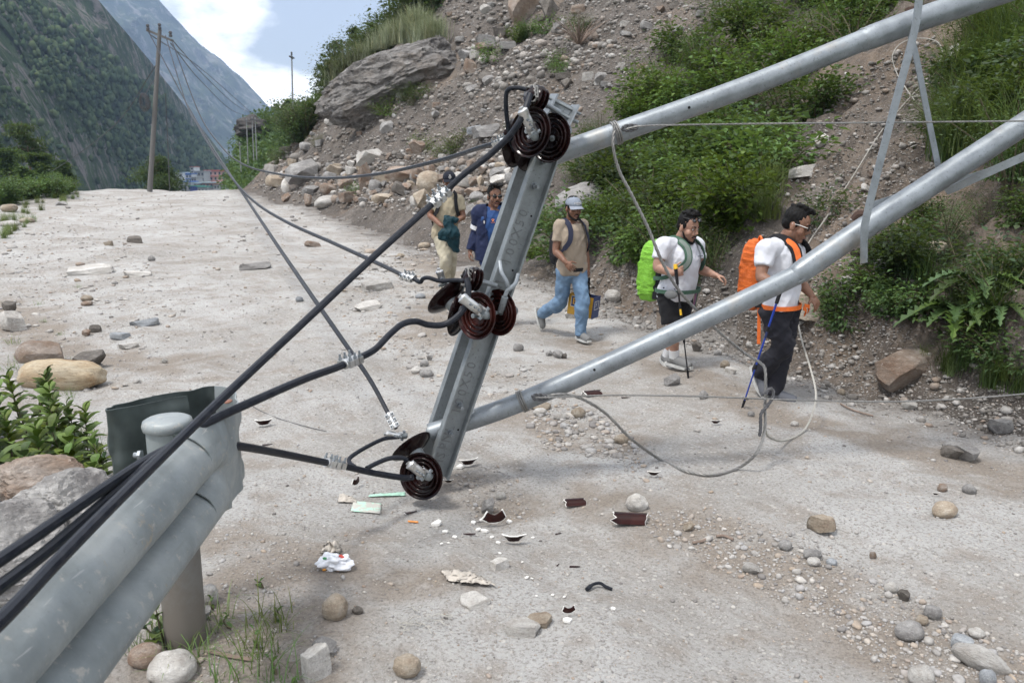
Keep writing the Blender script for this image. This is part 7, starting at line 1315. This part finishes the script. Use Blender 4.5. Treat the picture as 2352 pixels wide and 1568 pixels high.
# dark overhanging rock of the hill behind
oh = V3(at(580, 300, 104)); v, f = ICO[4]; v = v.copy(); v[:, 2] = np.where(v[:, 2] < -0.1, -0.1 + (v[:, 2] + 0.1) * 0.5, v[:, 2]); v *= (1 + 0.2 * fbm(v[:, 0] * 1.5, v[:, 1] * 1.5, v[:, 2] * 3, seed=3, oct=4))[:, None]; v *= np.array([2.0, 2.6, 1.7]); tag(link('boulder', np_mesh('boulder', v, f, True), plain('shaded_rock', (0.055, 0.05, 0.047), 0.95, var=0.4, scale=1.5, bump=0.8, bscale=4), loc=oh), 'dark overhanging rock on the hill behind the slim poles', 'boulder')  # shade of the overhang put into the rock's base colour
# --- broken porcelain
def shard(u, v, w, h, kind, label, rot=0.0, seed=1):
    """curved piece of a broken insulator shed, glazed outside and white where it broke"""
    p = g1(u, v); d = (p - V3((0, 0, HCAM))).length; s = w / F * d; r = rng_(seed); root = empty('porcelain_shard', p, label, 'shard', 'broken insulator pieces on the road'); N, K = 9, 4; g = []; th = 0.10 * s if kind != 'flat' else 0.06 * s
    arc = {'bowl': 2.2, 'tube': 2.4, 'horn': 1.9, 'flat': 0.7}[kind]
    for i in range(N):
        a = -arc / 2 + arc * i / (N - 1); row = []
        for j in range(K):
            q = j / (K - 1); jag = 0.05 * r.normal() if j in (0, K - 1) else 0
            if kind == 'tube': pt = V3((s * (q - 0.5 + jag), 0.34 * s * math.sin(a), 0.34 * s * (math.cos(a) - 0.35)))
            elif kind == 'horn': rad = 0.5 * s * (1 - 0.35 * q + jag); pt = V3((rad * math.sin(a), rad * (1 - math.cos(a)) * 0.4, 0.28 * s * q + 0.32 * s * (1 - math.cos(a)) + 0.02))
            elif kind == 'bowl': rad = 0.52 * s * (1 - 0.55 * q + jag * 0.6); pt = V3((rad * math.sin(a), -rad * math.cos(a) * 0.8 + 0.25 * s, 0.30 * s * (1 - q) + 0.01))
            else: pt = V3((s * (q - 0.5), 0.5 * s * math.sin(a) * (1 - 0.6 * q) + jag * s * 0.4, 0.14 * s * (math.cos(a) - 0.6)))
            c, z = math.cos(rot), math.sin(rot); row.append(p + V3((pt.x * c - pt.y * z, pt.x * z + pt.y * c, pt.z + th * 0.5)))
        g.append(row)
    MB().sheet(g, th * 0.55).build('glazed_shed', porc_red, root); ins = [[q - V3((0, 0, 1)) * 0 for q in row] for row in g]
    rim = [row[0] for row in g]; MB().tube(rim, [th * 0.30 * (0.8 + 0.4 * r.random()) for _ in rim], n=6).build('broken_edge', whitep, root); 
    if kind in ('bowl', 'horn'): rim = [g[0][j] for j in range(K)]; MB().tube(rim, th * 0.36, n=6).build('broken_edge', whitep, root); rim = [g[-1][j] for j in range(K)]; MB().tube(rim, th * 0.36, n=6).build('broken_edge', whitep, root)
    else: rim = [row[-1] for row in g]; MB().tube(rim, [th * 0.2] * len(rim), n=6).build('broken_edge', whitep, root)
    return root
for k, a in enumerate([(1320, 1158, 46, 30, 'tube', 'curved glazed porcelain piece left of the round whitish stone', 0.15), (1446, 1198, 70, 30, 'tube', 'largest glossy porcelain piece below the round whitish stone', -0.1), (1137, 1210, 66, 44, 'horn', 'horn shaped dark shard with a white edge by the upright grey block', 0.3), (1180, 1250, 56, 28, 'bowl', 'bowl shaped shard with white rim below the horn shaped one', 0.0), (1078, 1072, 46, 24, 'bowl', 'jagged shard right of the lowest disc', 0.4), (1307, 1418, 38, 38, 'horn', 'pointed dark and white shard standing on the road below', 0.2), (1360, 908, 40, 16, 'tube', 'thin curved shard beside the strand under the lower pole', 0.3), (1502, 1096, 32, 16, 'bowl', 'small shard next to the curve of steel strand', 0.0), (944, 1178, 28, 18, 'flat', 'small black shard left below the lowest disc', 0.5), (1436, 914, 20, 12, 'flat', 'tiny shard above the level strand on the track', 0.2),
                       (1645, 976, 26, 20, 'bowl', 'white edged shard between the strand loop and the blue pole tip', 0.1), (606, 980, 40, 22, 'bowl', 'dark curved shard right of the guardrail end', 0.3), (614, 1022, 22, 12, 'flat', 'small reddish shard by the guardrail end', 0.3), (820, 1120, 38, 40, 'horn', 'upright forked shard beneath the drooping cable', 1.2), (1030, 1112, 24, 18, 'bowl', 'shard half hidden behind the lowest disc', 0.0), (1282, 1226, 16, 12, 'flat', 'small brown chip in open road right of the bowl shaped shard', 0.4), (1281, 1298, 14, 14, 'flat', 'left one of two small brown chips in the lower road', 1.0), (1320, 1302, 24, 13, 'flat', 'right one of two small brown chips in the lower road', 0.0), (1078, 1228, 28, 9, 'flat', 'narrow brown chip left of the bowl shaped shard', 0.1), (2150, 1140, 16, 10, 'bowl', 'tiny shard near the pinkish pebble on the right', 0.0), (1240, 832, 10, 10, 'flat', 'tiny brown chip beside the group of grey stones', 0)]): shard(*a[:6], rot=a[6], seed=200 + k)
r = rng_(91)
def chip(u, v, w, mat, label, cat, group, name, thick=0.16, seed=0):
    p = g1(u, v); d = (p - V3((0, 0, HCAM))).length; s = w / F * d; q = rng_(seed); n = int(q.integers(4, 7)); a = np.sort(q.uniform(0, 6.28, n)) ; pts = [V3((math.cos(t) * s * 0.5 * q.uniform(.6, 1), math.sin(t) * s * 0.5 * q.uniform(.6, 1), 0)) for t in np.linspace(0, 6.28, n, endpoint=False) + q.uniform(0, .5, n)]; h = s * thick; tl = q.uniform(-.25, .25)
    vs = [p + c + V3((0, 0, 0.004 + c.x * tl)) for c in pts] + [p + c * 0.96 + V3((0, 0, h + 0.004 + c.x * tl)) for c in pts]; fs = [tuple(reversed(range(n))), tuple(range(n, 2 * n))] + [(i, (i + 1) % n, (i + 1) % n + n, i + n) for i in range(n)]
    return tag(MB().add(vs, fs).build(name, mat, smooth=False), label, cat, group)
for k, (u, v, w) in enumerate([(1005, 1205, 30), (1022, 1223, 17), (1044, 1235, 14), (1087, 1202, 18), (1098, 1218, 16), (1112, 1222, 22), (1150, 1190, 20), (1170, 1200, 18), (1014, 1250, 9), (1030, 1248, 9), (1210, 1328, 12), (1222, 1330, 9), (1232, 1370, 8), (1270, 1368, 10), (1296, 1372, 8), (1304, 1428, 26), (1148, 1272, 10), (1200, 1292, 7), (1408, 1400, 14), (1130, 1235, 12), (1144, 1248, 14), (860, 1085, 22), (1056, 1075, 26), (1106, 1196, 14), (1224, 1236, 10)]): chip(u, v, w, whitep, 'white chip of broken porcelain lying on the grey road dust', 'chip', 'white porcelain chips', 'porcelain_chip', 0.2, 400 + k)
# --- litter
mint = plain('mint_paper', (0.36, 0.58, 0.46), 0.8); mint2 = M('dusty_mint_paper', (0.4, 0.55, 0.46), 0.85); mint2.color(mint2.ramp(mint2.noise(14, 5, 0.7), [(0.46, (0.40, 0.62, 0.50)), (0.54, (0.45, 0.43, 0.39))])); mint2 = mint2.m; wpap = plain('white_wrapper', (0.70, 0.71, 0.74), 0.5); dirtyp = plain('dirty_plastic', (0.42, 0.38, 0.33), 0.6)
def rag(corners, mat, label, cat, name, amp, seed, th=0.002, n=14):
    """a creased sheet over four ground corners"""
    Q = [g1(*c) for c in corners]; g = []; 
    for i in range(n):
        row = []
        for j in range(n):
            a, b = i / (n - 1), j / (n - 1); p = (Q[0].lerp(Q[1], b)).lerp(Q[3].lerp(Q[2], b), a); h = amp * (0.5 + 0.5 * fbm(np.array([p.x * 14]), np.array([p.y * 14]), seed=seed, oct=3)[0] + 0.6 * abs(fbm(np.array([p.x * 30]), np.array([p.y * 9]), seed=seed + 3, oct=2)[0])); row.append(V3((p.x + 0.2 * amp * r.normal() * (i in (0, n - 1)), p.y + 0.2 * amp * r.normal(), max(p.z, hz(p.x, p.y)) + 0.006 + max(0, h) * (0.25 + 0.75 * math.sin(math.pi * a) * math.sin(math.pi * b)))))
        g.append(row)
    return tag(MB().sheet(g, th).build(name, mat, sharp=0), label, cat, 'litter on the road')
rag([(812, 1152), (876, 1158), (874, 1181), (806, 1176)], mint2, 'flat scrap of mint green paper left of the lowest disc', 'paper', 'paper_scrap', 0.006, 1); rag([(780, 1136), (816, 1150), (820, 1156), (776, 1156)], dirtyp, 'crumpled dusty paper left of the mint green scrap', 'paper', 'paper_scrap', 0.03, 2); rag([(850, 1138), (930, 1132), (932, 1140), (846, 1142)], mint, 'long thin strip of pale green plastic beside the lowest disc', 'plastic strip', 'plastic_strip', 0.01, 3)
rag([(1012, 1312), (1090, 1322), (1140, 1350), (1030, 1340)], dirtyp, 'dirty torn plastic bag pressed into the dust', 'plastic bag', 'plastic_bag', 0.035, 5, n=20); rag([(742, 1258), (778, 1252), (784, 1276), (738, 1274)], dirtyp, 'dark dusty scrap just behind the crumpled white wrapper', 'wrapper', 'wrapper', 0.05, 6)
wq = MB(); cw_ = g1(768, 1304); V_, Fc = ICO[4]; V_ = V_ * (1 + 0.8 * (np.abs(fbm(V_[:, 0] * 1.3, V_[:, 1] * 1.3, V_[:, 2] * 1.3, seed=8, oct=2)) - 0.4))[:, None]; V_ = V_ * np.array([0.085, 0.05, 0.045]); me = np_mesh('wrapper', V_, Fc, False); wo = link('wrapper', me, wpap, None, cw_ + V3((0, 0, 0.03))); tag(wo, 'crumpled white wrapper with small coloured print on the road', 'wrapper', 'litter on the road')
wp_ = [plain('print_' + n_, c, 0.5) for n_, c in (('red', (0.5, 0.06, 0.04)), ('green', (0.05, 0.25, 0.1)), ('orange', (0.7, 0.3, 0.05)))]
for k in range(7): q = V3(r.normal(0, 1, 3)); q.y = -abs(q.y); q.normalize(); MB().ell(wo.location + V3((q.x * 0.07, q.y * 0.055, q.z * 0.045)), (0.011, 0.006, 0.007)).build('printed_mark', wp_[k % 3], wo)
st = MB(); r = rng_(17)
for k in range(7):
    c = g1(965, 1422); pts = []; a = r.uniform(0, 6.28); p = c + V3((r.normal(0, .04), r.normal(0, .02), 0.01))
    for i in range(7): p = p + V3((math.cos(a) * 0.03, math.sin(a) * 0.02, 0)); a += r.normal(0, 0.8); pts.append(V3((p.x, p.y, hz(p.x, p.y) + 0.012 + 0.012 * r.random())))
    st.tube(crom(pts, 4), 0.0022, n=5)
tag(st.build('string', ropem), 'tangle of pale string lying on the road dust', 'string', 'litter on the road')
tag(MB().tube(crom([g1(u, v) + V3((0, 0, z)) for u, v, z in ((1348, 1358, 0.012), (1362, 1350, 0.02), (1378, 1348, 0.022), (1392, 1352, 0.012), (1406, 1356, 0.008))], 5), [0.011] * 4 + [0.008] * 17, n=7).build('cable_scrap', rubber), 'short black scrap of cable lying on the road', 'cable scrap', 'litter on the road')
tag(MB().tube(crom([g1(u, v) + V3((0, 0, 0.006)) for u, v in ((560, 918), (590, 940), (640, 962), (700, 980), (750, 992))], 5), 0.003, n=5).build('thin_wire', darkw), 'thin wire lying on the road right of the guardrail end', 'wire', 'litter on the road')
tag(MB().tube([g1(938, 1200) + V3((0, 0, 0.01)), g1(960, 1202) + V3((0, 0, 0.01))], 0.006, n=7).build('orange_stub', plain('orange_plastic', (0.65, 0.25, 0.06), 0.6)), 'small orange plastic stub left of the white chips', 'stub', 'litter on the road')
for k, pts in enumerate([[(1590, 1250), (1610, 1247), (1622, 1242)], [(1645, 1235), (1662, 1234), (1684, 1243)], [(1200, 300), (1225, 310), (1260, 330)], [(1930, 930), (1960, 945), (2005, 958)], [(480, 1500), (530, 1512), (580, 1520)], [(1260, 60), (1300, 62), (1340, 66)]]):
    tag(MB().tube(crom([g1(*q) + V3((0, 0, 0.012)) for q in pts], 4), 0.008, n=5).build('dead_twig', drytwig), 'dry dead twig lying on the ground', 'twig', 'dead twigs')
lg = empty('driftwood', g1(2010, 590), 'dark weathered log lodged in the right bank', 'log'); MB().tube([g1(1960, 605) + V3((0, 0, .1)), g1(2010, 585) + V3((0, 0, .14)), g1(2085, 560) + V3((0, 0, .1))], [0.05, 0.10, 0.06], n=9).build('log', plain('rotten_wood', (0.055, 0.045, 0.038), 0.95, bump=0.6, bscale=40), lg)
# dry bush on the scree
db = MB(); p0 = g1(1330, 105); r = rng_(23)
for k in range(70): a = r.uniform(0, 6.28); e = V3((math.cos(a) * r.uniform(.3, 1.1), math.sin(a) * r.uniform(.3, 1.0), r.uniform(.3, 1.0))); db.tube([p0, p0 + e * 0.5 + V3((0, 0, .1)), p0 + e], [0.014, 0.01, 0.006], n=3)
tag(db.build('dry_bush', drytwig), 'dry leafless brown bush on the upper scree', 'bush')
# ================================================================ each repeat gets a label that says where it stands
LMK = [(1335, 600, 'the man in the grey cap'), (1550, 640, 'the lime green pack man'), (1790, 640, 'the orange pack man'), (1235, 310, 'the upper insulators'), (1560, 249, 'the hole in the upper pole'), (1980, 95, 'the step in the upper pole'), (2050, 330, 'the long steel strap'), (2190, 740, 'the large thistle'), (2083, 870, 'the rust red rock'), (1335, 475, 'the large grey boulder'), (890, 190, 'the huge layered boulder'),
       (1213, 30, 'the leaning tan slab'), (1028, 450, 'the black cap man'), (1135, 500, 'the sunglasses man'), (740, 470, 'the smooth pale boulder'), (430, 1380, 'the guardrail post'), (135, 870, 'the loaf shaped stone'), (970, 1090, 'the lowest disc'), (350, 400, 'the leaning pole'), (672, 200, 'the lone steel pole'), (2269, 1520, 'the long whitish stone'), (1137, 1200, 'the horn shaped shard'), (1465, 1160, 'the round whitish stone'), (768, 1290, 'the crumpled wrapper'),
       (2290, 400, 'the end of the lower pole'), (1307, 1400, 'the pointed shard'), (85, 1150, 'the brown layered rock'), (1852, 400, 'the flat white gully rock'), (1086, 335, 'the sagging wire clamp'), (1866, 720, 'the flat tan boulder')]
ORD = ['', 'second ', 'third ', 'fourth ', 'fifth ', 'sixth ', 'seventh ', 'eighth ', 'ninth ', 'tenth ', 'eleventh ', 'twelfth '] + [a + ' ' for a in 'thirteenth fourteenth fifteenth sixteenth seventeenth eighteenth nineteenth twentieth twenty-first twenty-second twenty-third twenty-fourth twenty-fifth twenty-sixth twenty-seventh twenty-eighth twenty-ninth thirtieth'.split()] + ['thirty-%s ' % a for a in 'first second third fourth fifth sixth seventh eighth ninth'.split()]
SHADE = {'leaf_bright': 'bright green', 'leaf_mid': 'mid green', 'leaf_dark': 'dark green', 'leaf_olive': 'olive', 'grass_blade': 'yellow green', 'pale_grass': 'pale', 'grey_stone': 'grey', 'pale_stone': 'pale', 'tan_stone': 'tan', 'rusty_stone': 'rusty', 'dark_stone': 'dark', 'slate_stone': 'slate'}
def first_mat(o):
    for q in [o] + list(o.children):
        if q.type == 'MESH' and q.material_slots: return q.material_slots[0].material.name
    return ''
cnt = {}
for o in S.objects:
    if o.parent is None and 'label' in o and 'group' in o: cnt.setdefault(o['label'], []).append(o)
NOUN = {'shrub': 'shrub', 'grass': 'grass tuft', 'rock': 'angular rock', 'chip': 'white porcelain chip', 'plant': 'leafy weed', 'twig': 'dry twig'}
buck = {}
for lb, L in cnt.items():
    if len(L) < 2: continue
    for o in L:
        p = Vector(o.location); 
        if p.length < 1e-6 and o.type == 'MESH': p = sum((Vector(c) for c in o.bound_box), Vector()) / 8
        p = p - Vector((0, 0, HCAM)); f = p.y * CT - p.z * ST; u = CX + F * p.x / f; v = CY - F * (p.y * ST + p.z * CT) / f
        k = min(range(len(LMK)), key=lambda i: (LMK[i][0] - u) ** 2 + (LMK[i][1] - v) ** 2); dx, dy = u - LMK[k][0], v - LMK[k][1]
        hz_ = '' if abs(dx) < 0.45 * abs(dy) else ('right' if dx > 0 else 'left'); vt_ = '' if abs(dy) < 0.45 * abs(dx) else ('below' if dy > 0 else 'above')
        rel = (vt_ + (' and ' if hz_ and vt_ else '') + (hz_ + ' of' if hz_ else '')) or 'beside'
        noun = NOUN.get(o['category'], o['category'])
        if 'seedling' in lb: noun = 'tiny seedling'
        elif 'sprig' in lb: noun = 'grass sprig'
        elif 'wire' in lb: continue
        elif o['category'] == 'rock' and 'smaller' in lb: noun = 'small heaped rock'
        elif 'feathery' in lb: noun = 'feathery tuft'
        sh_ = SHADE.get(first_mat(o), '')
        if o['category'] in ('plant', 'chip', 'twig'): sh_ = ''
        buck.setdefault((noun, sh_, rel, k), []).append((dx * dx + dy * dy, o))
for (noun, sh_, rel, k), L in buck.items():
    L.sort(key=lambda t: t[0])
    for i, (_, o) in enumerate(L[:39]): o['label'] = ' '.join((ORD[i] + sh_ + ' ' + noun + ' ' + rel + ' ' + LMK[k][2]).split())
    for _, o in L[39:]: o['label'] = ' '.join(('farther ' + sh_ + ' ' + noun + ' ' + rel + ' ' + LMK[k][2]).split())
# children of things carry no category; stems and blades stay plain parts
for o in S.objects:
    if o.parent is not None and 'category' in o: del o['category']
